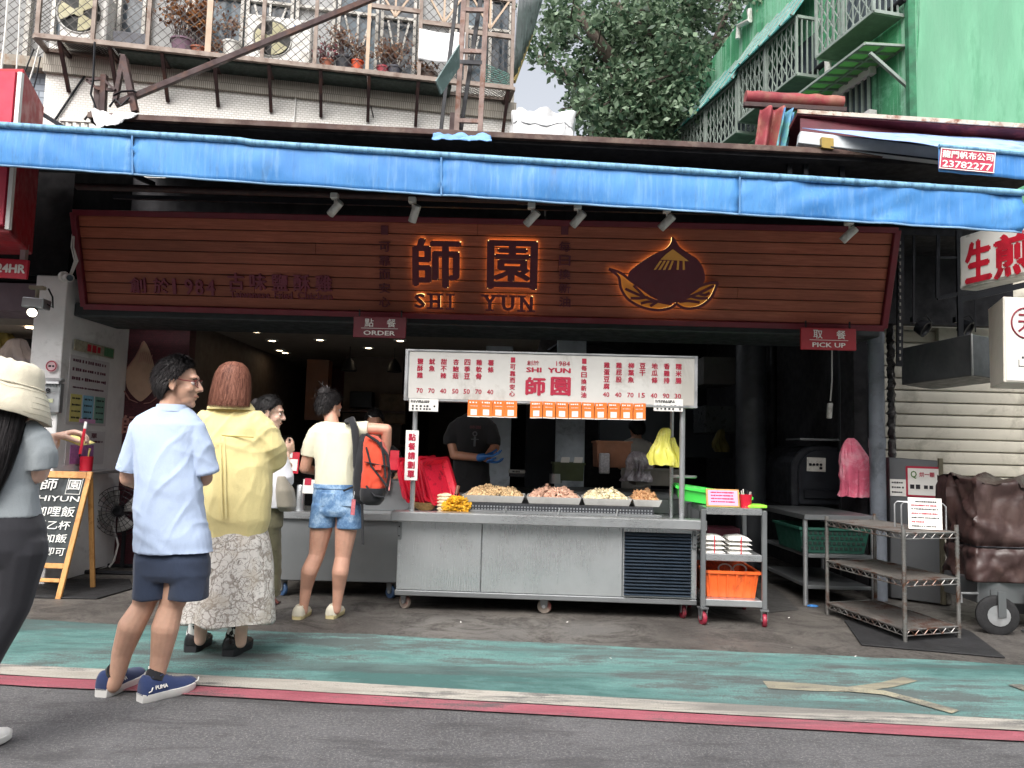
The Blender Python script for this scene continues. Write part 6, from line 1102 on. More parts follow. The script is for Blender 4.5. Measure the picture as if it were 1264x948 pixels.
# ---------------------------------------------------------------- green building on the right
GO, GN_ = V((5.3, 8, 0)), V((-1, -.223, 0)).normalized(); GU = V((-.223, 1, 0)).normalized()
def GP(px, py, off=0.): return ON(px, py, GO + GN_ * off, GN_)
GB = thing('green_building', 'weathered green rendered building receding behind the tree at the upper right', 'building', (5.5, 10, 3))
cr = GP(1123, 100); far = GP(806, 150)
def gpoly(name, pts, n, d, m): return MB().poly(pts, n, d).build(name, m, GB)
top = [GP(1123, 180), GP(806, 196), GP(800, 178), GP(818, 148), GP(846, 116), GP(880, 72), GP(905, 38), GP(925, 0), GP(940, -40), GP(1123, -260)]
pl = [V((p.x, p.y, p.z)) for p in top]; pl[0].z = 2.5; pl[1].z = 2.5
gpoly('side_wall', pl, GN_, .25, GREENW)
fq = V((cr.x, cr.y, 0)); MB().box((fq.x + .0, fq.y - .02, 2.5), (fq.x + 8, fq.y + .3, 13)).build('front_wall', GREENW2 if False else mat('pale_green_render', '68a082', .85, var=.12, scale=1.1, bump=.6, bscale=16, stain=('4d8767', .4, 1.1), stretch=(1.6, 1, .3)), GB)
MB().bar(V((fq.x, fq.y - .03, 2.5)), V((fq.x, fq.y - .03, 12)), .09).build('corner_strip', mat('dark_green_stain', '2f6a4c', .8, var=.3), GB)
def gm(px, py, off=0.): q = GP(px, py, off) - GO; return q.dot(GU), q.z
GM = Matrix.Translation(GO) @ Matrix(((GU.x, GN_.x, 0, 0), (GU.y, GN_.y, 0, 0), (0, 0, 1, 0), (0, 0, 0, 1)))   # x along depth, y out of wall, z up
TEAL = mat('teal_canopy', '3f8f8c', .35, var=.15, stain=('86b8b4', .3, 4)); CAGEW = mat('grey_bar', '8f9a93', .5, .3, var=.1)
TEALG = m_glass('teal_sheet', '4b9a95', .3)
def wcage(x0, x1, z0, z1, label, dep=.5, canopy=True):
    t = thing('window_cage', label, 'window cage', GM @ V(((x0 + x1) / 2, dep, z0)), 'window cages on the green building'); g = lambda: MB(GM)
    g().box((x0 + .1, .004, z0 + .15), (x1 - .1, .03, z1 - .1)).build('window', DARKGL, t)
    for x in (x0, x1, (x0 + x1) / 2):
        g().bar((x, dep, z0), (x, dep, z1), .035).build('post', CAGEW, t)
    for z in (z0, z1): g().bar((x0, dep, z), (x1, dep, z), .035).build('rail', CAGEW, t); [g().bar((x, 0, z), (x, dep, z), .045).build('side_rail', CAGEW, t) for x in (x0, x1)]
    b = g(); n_ = int((x1 - x0) / .13)
    for i in range(1, n_): x = lerp(x0, x1, i / n_); b.bar((x, dep, z0), (x, dep, z1), .012)
    for i in range(1, 5): y = dep * i / 5; b.bar((x0, y, z0), (x0, y, z1), .02); b.bar((x1, y, z0), (x1, y, z1), .02)
    for i in range(1, 7): x = lerp(x0, x1, i / 7); b.bar((x, .02, z0), (x, dep, z0), .02)
    for sg in (1, -1):
        for i in range(int((x1 - x0) / .16) + 6):
            xa = x0 + i * .16 - (0 if sg < 0 else .9); xb = xa + sg * (z1 - z0) * .6; za, zb = z0, z1
            if sg > 0 and xa < x0: za += (x0 - xa) / .6; xa = x0
            if sg > 0 and xb > x1: zb -= (xb - x1) / .6; xb = x1
            if sg < 0 and xb < x0: zb -= (x0 - xb) / .6; xb = x0
            if sg < 0 and xa > x1: za += (xa - x1) / .6; xa = x1
            if zb - za > .05: b.bar((xa, dep - .02, za), (xb, dep - .02, zb), .012)
    b.build('bars', CAGEW, t, kind='stuff')
    g().box((x0, .02, z0 - .02), (x1, dep, z0 - .004)).build('tray', mat('tray_grey_green', '5c6a63', .6, var=.15), t)  # tray in plain grey green
    if canopy:
        g().hexa([(x0 - .08, dep + .1, z1 - .04), (x1 + .08, dep + .1, z1 - .04), (x1 + .08, .02, z1 + .75), (x0 - .08, .02, z1 + .75), (x0 - .08, dep + .11, z1 - .02), (x1 + .08, dep + .11, z1 - .02), (x1 + .08, .03, z1 + .77), (x0 - .08, .03, z1 + .77)]).build('canopy', TEAL, t)
        n_ = 7
        for i in range(n_): x = lerp(x0 - .06, x1 + .06, i / (n_ - 1)); g().bar((x, dep + .13, z1 - .03), (x, .04, z1 + .77), .03).build('canopy_rib', CAGEW, t)
    return t
def cagepx(pa, pb, bot, dep, label, canopy=True):
    (xa, za), (xb, zb) = gm(*pa, dep), gm(*pb, dep); zt = (za + zb) / 2; zbm = gm(*bot, dep)[1]; wcage(min(xa, xb), max(xa, xb), zbm, zt, label, dep, canopy)
cagepx((912, 80), (983, 28), (983, 92), .45, 'upper teal canopied window cage behind the red tarpaulin roll'); cagepx((838, 160), (909, 101), (911, 161), .45, 'lower teal canopied window cage nearest the tree'); cagepx((1007, -40), (1077, -80), (1077, 15), .45, 'open topped window cage at the very top of the green wall', False)
# slatted green awning with its window, pipes
x1, z1_ = gm(1078, 70, .5); x0 = gm(1123, 58, .5)[0] + .02; SA = thing('window_awning', 'slatted pale green awning over a barred window on the green wall', 'awning', GM @ V((x1, .3, z1_)))
xa, xb = gm(1118, 60, .02)[0], gm(1018, 112, .02)[0]; z = gm(1073, 92, .02)[1]
MB(GM).hexa([(xa, .62, z - .0), (xb, .62, z - .0), (xb, 0, z + .06), (xa, 0, z + .06), (xa, .62, z + .012), (xb, .62, z + .012), (xb, 0, z + .072), (xa, 0, z + .072)]).build('sheet', m_leaf('pale_green_sheet', '7fae7a', '7fae7a', .5), SA)
for i in range(9): x = lerp(xa, xb, i / 8); MB(GM).bar((x, .62, z - .016), (x, 0, z + .044), .03).build('rib', CAGEW, SA)
for f_ in (0, .5, 1): MB(GM).bar((xa, .62 * f_, lerp(z + .044, z - .016, f_)), (xb, .62 * f_, lerp(z + .044, z - .016, f_)), .03).build('rail', CAGEW, SA)
MB(GM).bar((xa, .55, z - .13), (xa, 0, z - .5), .04).build('strut', CAGEW, SA)
wa, wb = gm(1076, 100)[0], gm(1040, 120)[0]; wz0, wz1 = gm(1076, 140)[1], gm(1076, 95)[1]; BW_ = thing('barred_window', 'barred window with a pale sill under the slatted awning', 'window', GM @ V((wa, .05, wz0))); MB(GM).box((wa, .004, wz0), (wb, .03, wz1)).build('pane', DARKGL, BW_)
for i in range(6): MB(GM).bar((lerp(wa, wb, i / 5), .05, wz0), (lerp(wa, wb, i / 5), .05, wz1), .03).build('bar', CAGEW, BW_)
MB(GM).box((wa - .1, .004, wz0 - .08), (wb + .1, .12, wz0)).build('sill', PILLAR, BW_); MB(GM).box((wa - .1, .004, wz1), (wb + .1, .1, wz1 + .1)).build('lintel', PILLAR, BW_)
MB().tube([GP(1022, 60, .08), GP(1022, 108, .08)], .05, 10).build('white_pipe', PLAST, None, smooth=50, label='white vertical pipe on the green wall above the slatted awning', cat='pipe'); MB().tube([GP(976, 112, .07), GP(1046, 55, .07), GP(1117, -2, .07)], .045, 10).build('black_pipe', DKMET, None, smooth=50, label='dark pipe running diagonally up the receding green wall', cat='pipe'); MB().tube([GP(925, 12, .08), GP(926, 25, .08), GP(912, 32, .08), GP(911, 48, .08)], .05, 8).build('bent_pipe', PLAST, None, smooth=50, label='bent white pipe near the top left edge of the green wall', cat='pipe')
# ---------------------------------------------------------------- rolled tarps and right hand awning
RT = mat('red_tarp', '85323a', .7, var=.2, stain=('8a5a4c', .6, 4), bump=.2, bscale=12)
t = thing('tarp_roll', 'rolled red tarpaulin lying on a brown rail over the right awning', 'tarp roll', P(980, 125, 7.0)); a, c = P(920, 120, 7.0), P(1040, 127, 7.0); b = MB(); b.tube([lerp(a, c, i / 30) + V((0, 0, .004 * noise.noise((i * .3, 1, 2)))) for i in range(31)], [.062 + .006 * noise.noise((i * .35, 3, 3)) for i in range(31)], 14); b.build('roll', RT, t, smooth=50); MB().bar(P(918, 129, 6.95), P(1044, 136, 6.95), .05, .04).build('rail', BROWNM, t)
def hang(name, label, px0, px1, py0, py1, Y, m, seed, lean=0.):
    a, c = P(px0, py0, Y), P(px1, py0 + 1, Y); dn = P(px0 - lean, py1, Y); H = a.z - dn.z; b = MB(); b.grid(lambda u, v: V((lerp(a.x, c.x, u) + (dn.x - a.x) * (1 - v), Y + .05 * math.sin(u * 11 + seed) + .03 * noise.noise((u * 5, v * 3, seed)), lerp(dn.z, a.z, v) + .01 * noise.noise((u * 6, v, seed)))), 26, 12); return b.build(name, m, None, smooth=60, solid=.006, label=label, cat='tarp')
hang('hanging_tarp', 'faded red brown tarpaulin hanging below the roll', 940, 968, 133, 187, 6.9, RT, 1, 8); hang('hanging_tarp', 'teal and blue tarpaulin strip hanging beside the faded red one', 966, 982, 136, 186, 6.85, mat('teal_tarp', '5f9a9a', .6, var=.25, scale=3, stain=('4a78b8', .6, 6)), 4, 10)
RA = thing('side_awning', 'maroon roofed awning with blue valance at the right edge of the photo', 'awning', P(1120, 170, 6.4))
a, c = P(984, 138, 6.6), P(1330, 160, 6.0); MB().hexa([a + V((0, 0, -.03)), c + V((0, 0, -.03)), V((c.x, 8.5, c.z - .5)), V((a.x, 8.5, a.z - .5)), a, c, V((c.x, 8.5, c.z - .46)), V((a.x, 8.5, a.z - .46))]).build('roof_sheet', mat('maroon_tarp', '5a1c26', .6, var=.2, stain=('8a3a3a', .3, 3)), RA); MB().bar(a, c, .03, .035).build('front_edge', mat('pale_rusty_edge', 'b9b0a2', .6, var=.15, stain=('7a4a34', .5, 9)), RA)
MB().slab([P(988, 164, 6.5), P(1330, 190, 6.2), P(1330, 172, 6.3), P(988, 146, 6.6)], .02).build('inner_band', mat('wine_band', '4a1622', .6, var=.2), RA)
MB().bar(P(985, 172, 6.35), P(1165, 193, 6.2), .09, .12).build('cassette', mat('cassette_grey', 'b9bfc2', .4, .1, var=.08), RA, bevel=.012); MB().bar(P(985, 177, 6.28), P(1165, 198, 6.13), .012, .012).build('groove', DKMET, RA); q = P(1020, 178, 6.27); MB().obox(q, (.05, 0, -.005), (0, .03, 0), (0, 0, .045)).build('clip', mat('brass_clip', '9a8448', .4, .6), RA)
b = MB(); q = [P(990, 158, 6.45), P(1158, 181, 5.75), P(1330, 196, 5.65), P(1330, 176, 6.25)]; b.grid(lambda u, v: lerp(lerp(q[0], q[1], v), lerp(V((q[3].x, q[3].y, q[3].z)), q[2], v), u) + V((0, 0, .02 * noise.noise((u * 5, v * 3, 1)))), 24, 10); b.build('canopy', mat('pale_blue_canvas', '93acd8', .7, var=.12, stain=('6f88b4', .3, 3), bump=.1), RA, smooth=60, solid=.006)
v0, v1 = P(1158, 181, 5.74), P(1330, 196, 5.64); b = MB(); H = P(1158, 181, 5.74).z - P(1158, 212, 5.74).z; b.grid(lambda u, v: lerp(v0, v1, u) + V((0, .015 * noise.noise((u * 8, v * 2, 4)), -H * (1 - v))), 30, 6); b.build('valance', CANVAS, RA, smooth=60, solid=.004); MB().tube([v0 + V((0, -.01, 0)), v1 + V((0, -.01, 0))], .018, 8).build('front_bar', mat('faded_canvas', '7fb3cf', .6), RA)
vx = (v1 - v0).normalized(); vn = V((vx.y, -vx.x, 0)).normalized(); vu = vn.cross(vx); vu = vu if vu.z > 0 else -vu; q = P(1194, 198, 5.7); fr = (q, vx, vu, vn); PH = thing('awning_label', 'crimson patch with white characters and a phone number on the right awning', 'sign', q); b = MB(); plate(b, fr, 0, 0, .4, .165, .006); b.build('patch', mat('patch_red', 'b02c4a', .6, var=.1), PH); b = MB(); write(b, '龍門帆布公司', fr, 0, .036, .37, .06, .05); write(b, '23782277', fr, 0, -.04, .36, .055, .05)
for x, y, w_, h_ in ((0, .078, .4, .006), (0, -.078, .4, .006), (.195, 0, .006, .15), (-.195, 0, .006, .15)): plate(b, fr, x, y, w_, h_, .001, .003)
b.build('lettering', PAPER, PH)
# ---------------------------------------------------------------- tree
TR_ = thing('tree', 'big leafy green tree with dark spreading limbs behind the roof', 'tree', P(775, 200, 16) * 1); TR_.location.z = 0; LOC[TR_.name] = V(TR_.location)
TY = 16.; tp = lambda x, y, dy=0: P(x, y, TY + dy)
b = MB(); base = tp(772, 190); b.tube([V((base.x - .1, TY, 0)), V((base.x, TY, 3)), tp(776, 178), tp(792, 150, .3)], [.42, .36, .3, .24], 12)
LIMB = [[(790, 152, .3), (812, 122, .5), (850, 92, .6), (885, 45, .5), (905, 0, .2)], [(776, 178, 0), (790, 128, -.4), (780, 92, -.5), (800, 50, -.3), (812, 5, 0)], [(785, 110, -.4), (745, 60, -.8), (720, 20, -.8), (700, -20, -.5)], [(812, 122, .5), (808, 60, 1), (790, 10, 1.2)], [(850, 92, .6), (880, 60, .9), (925, 30, 1)], [(776, 175, 0), (740, 140, .3), (700, 100, .5), (665, 70, .6)], [(800, 50, -.3), (770, 20, -.4), (745, -20, 0)], [(850, 92, 0.6), (830, 40, .2), (850, -10, 0)]]
for pts in LIMB: b.tube([tp(*p) + V((.06 * noise.noise((i * 1.7, p[0] * .1, 1)), 0, 0)) for i, p in enumerate(pts)], [lerp(.2, .04, i / (len(pts) - 1)) for i in range(len(pts))], 8)
rd = random.Random(11); lf = MB(); cl = []
for pts in LIMB:
    for i in range(len(pts) - 1):
        for k in range(4): t_ = rd.random(); cl.append((lerp(pts[i][0], pts[i + 1][0], t_) + rd.gauss(0, 22), lerp(pts[i][1], pts[i + 1][1], t_) + rd.gauss(0, 16), rd.gauss(0, 1.2)))
cl += [(rd.uniform(650, 935), rd.uniform(-60, 130), rd.gauss(0, 1.3)) for _ in range(75)] + [(rd.uniform(720, 850), rd.uniform(90, 170), rd.gauss(-.6, .8)) for _ in range(40)]
tw = MB()
for (x, y, dy) in cl:
    hole = min(math.hypot((x - 672) / 30, (y - 95) / 35), math.hypot((x - 835) / 22, (y - 150) / 16), math.hypot((x - 700) / 16, (y - 55) / 10))
    if hole < .8 and rd.random() < .8: continue
    c = tp(x, y, dy); r = rd.uniform(.28, .6); tw.tube([c + V((rd.gauss(0, .3), rd.gauss(0, .3), -.25)), c, c + V((rd.gauss(0, .2), 0, .2))], [.022, .014, .006], 4)
    for i in range(int(170 * r / .45)):
        d = V((rd.gauss(0, 1), rd.gauss(0, 1), rd.gauss(0, .75))); p = c + d.normalized() * r * rd.random() ** .45; L = rd.uniform(.06, .19); ax = V((rd.gauss(0, 1), rd.gauss(0, 1), rd.gauss(-.35, .6))).normalized() * L; s_ = ax.cross(V((rd.gauss(0, 1), rd.gauss(0, 1), rd.gauss(0, 1)))).normalized() * L * .28
        lf.add([p, p + ax * .45 + s_, p + ax, p + ax * .45 - s_], [(0, 1, 2, 3)])
b.build('trunk', BARK, TR_, smooth=50); tw.build('twigs', BARK, TR_, kind='stuff'); lf.build('crown', LEAF, TR_, kind='stuff')
# ---------------------------------------------------------------- people
def sculpt(mb, name, m, parent, voxel=.007, it=4, disp=None, ang=80):
    """one continuous skin over overlapping pieces"""
    me = bpy.data.meshes.new('raw'); o0 = LOC[parent.name]; me.from_pydata([tuple(p - o0) for p in mb.v], [], mb.f)
    o = bpy.data.objects.new('raw', me); COL.objects.link(o)
    x = o.modifiers.new('r', 'REMESH'); x.mode = 'VOXEL'; x.voxel_size = voxel; x.use_smooth_shade = True
    if it: y = o.modifiers.new('s', 'SMOOTH'); y.factor = .5; y.iterations = it
    me2 = bpy.data.meshes.new_from_object(o.evaluated_get(bpy.context.evaluated_depsgraph_get())); bpy.data.objects.remove(o); bpy.data.meshes.remove(me)
    if disp:
        n = len(me2.vertices); co = np.empty(n * 3); me2.vertices.foreach_get('co', co); no = np.empty(n * 3); me2.vertex_normals.foreach_get('vector', no); co = co.reshape(-1, 3); no = no.reshape(-1, 3)
        d = np.array([disp(p) for p in co]); co = co + no * d[:, None]; me2.vertices.foreach_set('co', co.ravel())
    me2.materials.clear(); me2.materials.append(m); me2.name = name; me2.polygons.foreach_set('use_smooth', [True] * len(me2.polygons)); me2.update()
    return link(name, me2, parent)
def folds(seed, amp, sc=1., tilt=.4, zs=.45):
    def f(p):
        x, y, z = p[0] * sc, p[1] * sc, p[2] * sc; a = noise.noise((x * 6 + z * tilt * 6, y * 6, z * 6 * zs + seed)); b = noise.noise((x * 9 - z * tilt * 9, y * 9, z * 9 * zs + seed * 2)); c = noise.noise((x * 4 + z * 4, y * 4, z * 8 + seed)); e = noise.noise((x * 5, y * 5, z * 2.2 + seed * 3)); m_ = .5 + noise.noise((x * 3, y * 3, z * 3 + seed * 5))
        r_ = lambda v, w_: max(0., 1 - abs(v) / w_) ** 1.4
        return amp * (.6 * a + m_ * (.5 * r_(b, .3) + .4 * r_(c, .28)) + (1 - m_) * .5 * r_(e, .3) - .35)
    return f
def ring(c, rx, ry, n=28, yaw=0., e=2.3):
    out = []
    for i in range(n):
        t = 2 * math.pi * i / n; x = math.copysign(abs(math.cos(t)) ** (2 / e), math.cos(t)) * rx; y = math.copysign(abs(math.sin(t)) ** (2 / e), math.sin(t)) * ry
        out.append(V((c.x + x * math.cos(yaw) - y * math.sin(yaw), c.y + x * math.sin(yaw) + y * math.cos(yaw), c.z)))
    return out
class Fig:
    def __init__(s, Y): s.Y = Y; s.k = Y / F
    def p(s, x, y, dy=0.): return P(x, y, s.Y + dy)
    def r(s, x, y, hw, dep, dy=0., yaw=0., e=2.3): return ring(s.p(x, y, dy), hw * s.k, dep / 2, yaw=yaw, e=e)
    def rings(s, mb, lst, **k): return mb.loft([s.r(*a, **k) for a in lst])
    def limb(s, mb, lst):
        pts = [(s.p(a[0], a[1], a[2]), a[3]) for a in lst]
        for (p, r), (q, t) in zip(pts, pts[1:]): mb.cone(p, q, r, t)
    def sleeve(s, mb, lst, n=20):
        pts = [s.p(a[0], a[1], a[2]) for a in lst]; return mb.tube(pts, [a[3] for a in lst], n)
def head_parts(mb, c, M, s=1.):
    f = lambda x, y, z: c + M @ (V((x, y, z)) * s)
    E = lambda x, y, z, rx, ry, rz: mb.ball(f(x, y, z), (rx * s, ry * s, rz * s), 18, 12, M)
    E(0, -.014, .036, .073, .092, .083); E(0, .026, -.03, .06, .062, .075); E(0, .04, -.078, .045, .042, .038); E(0, .068, -.1, .022, .018, .017); E(0, .068, .03, .05, .024, .018)
    E(.036, .056, -.028, .024, .024, .022); E(-.036, .056, -.028, .024, .024, .022)
    mb.cone(f(0, .083, .016), f(0, .106, -.026), .0085 * s, .0125 * s); E(.012, .09, -.032, .01, .011, .008); E(-.012, .09, -.032, .01, .011, .008)
    E(0, .08, -.057, .021, .014, .0075); E(0, .079, -.069, .019, .0125, .008)
    for sg in (-1, 1): E(sg * .076, -.012, -.008, .009, .02, .033); E(sg * .082, -.018, .008, .006, .018, .02); E(sg * .079, -.006, -.034, .006, .009, .011)
def face_bits(par, c, M, s, lipm=None):
    f = lambda x, y, z: c + M @ (V((x, y, z)) * s)
    for sg in (-1, 1):
        MB().ball(f(sg * .03, .071, .004), .0115 * s, 12, 8).build('eye', mat('eye_white', 'cfc8c2', .3), par, smooth=60); MB().ball(f(sg * .031, .0785, .003), .006 * s, 10, 6).build('iris', mat('iris_dark', '1c1310', .2), par, smooth=60)
        MB().tube([f(sg * .014, .086, .021), f(sg * .032, .086, .026), f(sg * .048, .074, .02)], [.003, .0038, .002], 6).build('eyebrow', HAIRB, par, smooth=60)
        MB().tube([f(sg * .018, .081, .009), f(sg * .031, .0835, .0125), f(sg * .044, .075, .008)], [.0015, .0026, .0015], 6).build('eyelid', mat('lash_brown', '4a3228', .6), par, smooth=60)
    MB().tube([f(-.02, .083, -.062), f(-.008, .0935, -.0605), f(0, .0935, -.0615), f(.008, .0935, -.0605), f(.02, .083, -.062)], [.002, .0045, .004, .0045, .002], 8).build('lips', lipm or mat('lips', 'a8705f', .5), par, smooth=60)
def hair_cap(name, par, c, M, s, m, zone, rad=(.079, .099, .107), off=(0, -.017, .018), bulge=.0, rough=.004, strips=500, L=.02, seed=1, grow=1.08):
    rd = random.Random(seed); b = MB(); n, k = 48, 32; f = lambda p: c + M @ (V(p) * s)
    def R_(d): zz = zone(d); g_ = 1 + (grow - 1) * zz + bulge * max(0, -d.y) * zz - .22 * (1 - zz); return V((d.x * rad[0] * g_ + off[0], d.y * rad[1] * g_ + off[1], d.z * rad[2] * g_ + off[2])) + d * rough * noise.noise((d.x * 14, d.y * 14, d.z * 14 + seed))
    rings = []
    for i in range(k + 1):
        a = -math.pi / 2 + math.pi * min(max(i, .1), k - .1) / k; rings.append([f(R_(V((math.cos(a) * math.cos(t), math.cos(a) * math.sin(t), math.sin(a))))) for t in [2 * math.pi * j / n for j in range(n)]])
    b.loft(rings); o = b.build(name, m, par, smooth=70); st = MB(); cnt = 0
    while cnt < strips:
        d = V((rd.gauss(0, 1), rd.gauss(0, 1), rd.gauss(0, 1))).normalized()
        if zone(d) < .6: continue
        p = R_(d); dn = (V((0, -.25, -1)) - d * V((0, -.25, -1)).dot(d)).normalized(); t = (d.cross(dn)).normalized() * .0022; q = p + (dn * .8 + d * .55).normalized() * L * rd.uniform(.6, 1.2) + V((rd.gauss(0, .003),) * 3); st.add([f(p - t), f(p + t), f(q)], [(0, 1, 2)]); cnt += 1
    st.build('strands', m, o, kind='stuff'); return o
def hair_flow(name, par, axis_c, M, s, m, prof, strips=1400, seed=2, clump=.1, face=None):
    """hair that falls: prof = rows of (height, half width, half depth, centre y)"""
    rd = random.Random(seed); f = lambda p: axis_c + M @ (V(p) * s)
    def at(v, t, k=1.):
        v = min(max(v, 0), .9999) * (len(prof) - 1); i = int(v); a, b = prof[i], prof[i + 1]; u = v - i; z, w_, d_, cy = [lerp(a[q], b[q], u) for q in range(4)]
        g_ = k * (1 + clump * (noise.noise((math.cos(t) * 5, math.sin(t) * 5, seed + v * .25)) + .12 * noise.noise((math.cos(t) * 11, math.sin(t) * 11, seed + v * .3))) * min(1, v * .6)); return V((w_ * g_ * math.cos(t), cy + d_ * g_ * math.sin(t), z))
    n, k = 64, 24; rings = [[f(at(j / k, 2 * math.pi * i / n, .97)) for i in range(n)] for j in range(k + 1)]; b = MB(); b.loft(rings[::-1]); o = b.build(name, m, par, smooth=70); st = MB()
    for i in range(strips):
        t = rd.uniform(0, 2 * math.pi)
        v0 = rd.random() ** 1.5 * .7; v1 = min(1, v0 + rd.uniform(.3, .7)); k0 = rd.uniform(.985, 1.02); pts = []
        for j in range(6):
            v = lerp(v0, v1, j / 5); p = at(v, t + .05 * math.sin(j + i), k0 + .025 * math.sin(j * .6 + i)); pts.append(p)
        if v1 > .97: pts[-1] = pts[-1] + V((rd.gauss(0, .004), rd.gauss(0, .004), -rd.uniform(0, .018)))
        sd = V((-math.sin(t), math.cos(t), 0)) * rd.uniform(.001, .0026); vs = [];
        for j, p in enumerate(pts): wv = sd * (1 - (j / 5) ** 3 * .8); vs += [f(p - wv), f(p + wv)]
        st.add(vs, [(2 * j, 2 * j + 1, 2 * j + 3, 2 * j + 2) for j in range(5)])
    st.build('strands', m, o, kind='stuff'); return o
def hand(mb, W, d, n, side=1, curl=.4, s=1., spread=.05, thumb=.5):
    d = V(d).normalized(); n = V(n); n = (n - d * n.dot(d)).normalized(); t = d.cross(n) * side; tips = []
    for i in range(4):
        k = W + d * (.088 - (.0, -.003, .0, .006)[i]) * s + t * (.031 - .0205 * i) * s; mb.cone(W + d * .012 * s + t * (.018 - .012 * i) * s, k, .0145 * s, .0105 * s)
        L = (.07, .078, .072, .056)[i]; p = k; dd = (d + t * spread * (1.5 - i)).normalized(); c_ = curl[i] if hasattr(curl, '__len__') else curl * (1 + .12 * i)
        for j, (fr_, r) in enumerate(((.45, .0098), (.31, .0088), (.24, .0076))):
            dd = (dd * math.cos(c_) + n * math.sin(c_)).normalized(); nn = p + dd * L * fr_ * s; n2 = n; mb.cone(p, nn, r * s, r * .92 * s); p = nn
            n = (n - dd * n.dot(dd)).normalized() if abs(n.dot(dd)) < .99 else n
        n = (V(n2) - d * V(n2).dot(d)); n = n.normalized() if n.length > .01 else d.orthogonal().normalized(); n = t.cross(d) * side if n.length < .5 else n; tips.append(p)
    n = t.cross(d) * side
    p = W + d * .025 * s + t * .026 * s; q = p + (d * .65 + t * .6 + n * .25).normalized() * .046 * s; mb.cone(p, q, .0155 * s, .0115 * s); q2 = q + (d * .9 + t * (.5 - thumb) + n * thumb).normalized() * .03 * s; mb.cone(q, q2, .0112 * s, .0098 * s); q3 = q2 + (d * .9 - t * .1 + n * thumb).normalized() * .024 * s; mb.cone(q2, q3, .0098 * s, .008 * s); return tips, q3
def foot_frame(heel, toe): x = (toe - heel); L = x.length; x.normalize(); return heel, x, V((-x.y, x.x, 0)), L
def shoe(par, heel, toe, up, sole, wid=.052, hgt=.1, sh=.028, name='shoe', tall=0., lace=None, chunky=0., mark=None, sock=None):
    h, x, y, L = foot_frame(heel, toe); f = lambda a, b_, c: h + x * a * L + y * b_ + V((0, 0, c))
    wprof = [(.0, .55), (.06, .78), (.2, .86), (.4, .82), (.58, .95), (.74, 1.), (.88, .84), (.96, .5), (1., .2)]
    def outl(z, g, tz=0): return [f(a, wd * wid * g, z + tz * max(0, a - .7)) for a, wd in wprof] + [f(a, -wd * wid * g, z + tz * max(0, a - .7)) for a, wd in wprof[::-1]]
    so = MB(); so.loft([outl(0.0, .94, .05), outl(.006, 1.04, .045), outl(sh, 1.07, .03), outl(sh + .002, .95, .03)]); r0 = so.build(name, sole, par, smooth=40)
    u = MB(); rows = []
    hp = [(-.0, .5, hgt * .92), (.05, .82, hgt * 1.06), (.16, .88, hgt * .98), (.3, .86, hgt * .98), (.42, .84, hgt * .92), (.56, .92, hgt * .74), (.7, .97, hgt * .64), (.84, .88, hgt * .56), (.94, .66, hgt * .48), (1., .3, hgt * .36)]
    for a, wd, z in hp:
        rr = []
        for i in range(13): t = math.pi * i / 12; rr.append(f(a, math.cos(t) * wd * wid * (1. + .0 * math.sin(t)), sh - .004 + max(.0, math.sin(t)) ** .75 * (z - sh + .01) + .03 * max(0, a - .7)))
        rows.append(rr)
    u.loft(rows, cap=True, closed=True); o = u.build('upper', up, r0, smooth=60)
    if lace:
        for k in range(4): a = .4 + .065 * k; z = lerp(hgt * .95, hgt * .72, k / 3); MB().tube([f(a, -.024, z - .012), f(a + .01, 0, z + .003), f(a, .024, z - .012)], .0035, 6).build('lace', lace, o, smooth=60)
    MB().tube([f(.12, wid * .5 * math.cos(t), hgt * .99 + .004 * math.sin(t)) + x * L * .13 * (1 + math.sin(t)) for t in np.linspace(0, 6.283, 16)], .007, 8).build('collar', up, o, smooth=60)
    if mark:
        b = MB(); fr = (f(.33, -wid * .93, hgt * .52), x, (V((0, 0, 1)) + y * .35).normalized(), (-y + V((0, 0, .3))).normalized()); write(b, 'PUMA', fr, -.015, .008, .062, .02, .08, lift=.004); b.build('lettering', PAPER, o)
        for a in (.06, .9): b = MB(); b.tube([f(a, -wid * .86, hgt * .45) - y * .002, f(a + .04, -wid * .9, hgt * .5) - y * .004, f(a + .07, -wid * .84, hgt * .62)], .003, 6); b.build('emblem', PAPER, o)
    return r0
def rot(yaw, pitch=0., roll=0.): return (Matrix.Rotation(yaw, 3, 'Z') @ Matrix.Rotation(pitch, 3, 'X') @ Matrix.Rotation(roll, 3, 'Y'))
ZB = lambda d: 1.
def smooth01(a, b_, x): t = min(1, max(0, (x - a) / (b_ - a))); return t * t * (3 - 2 * t)
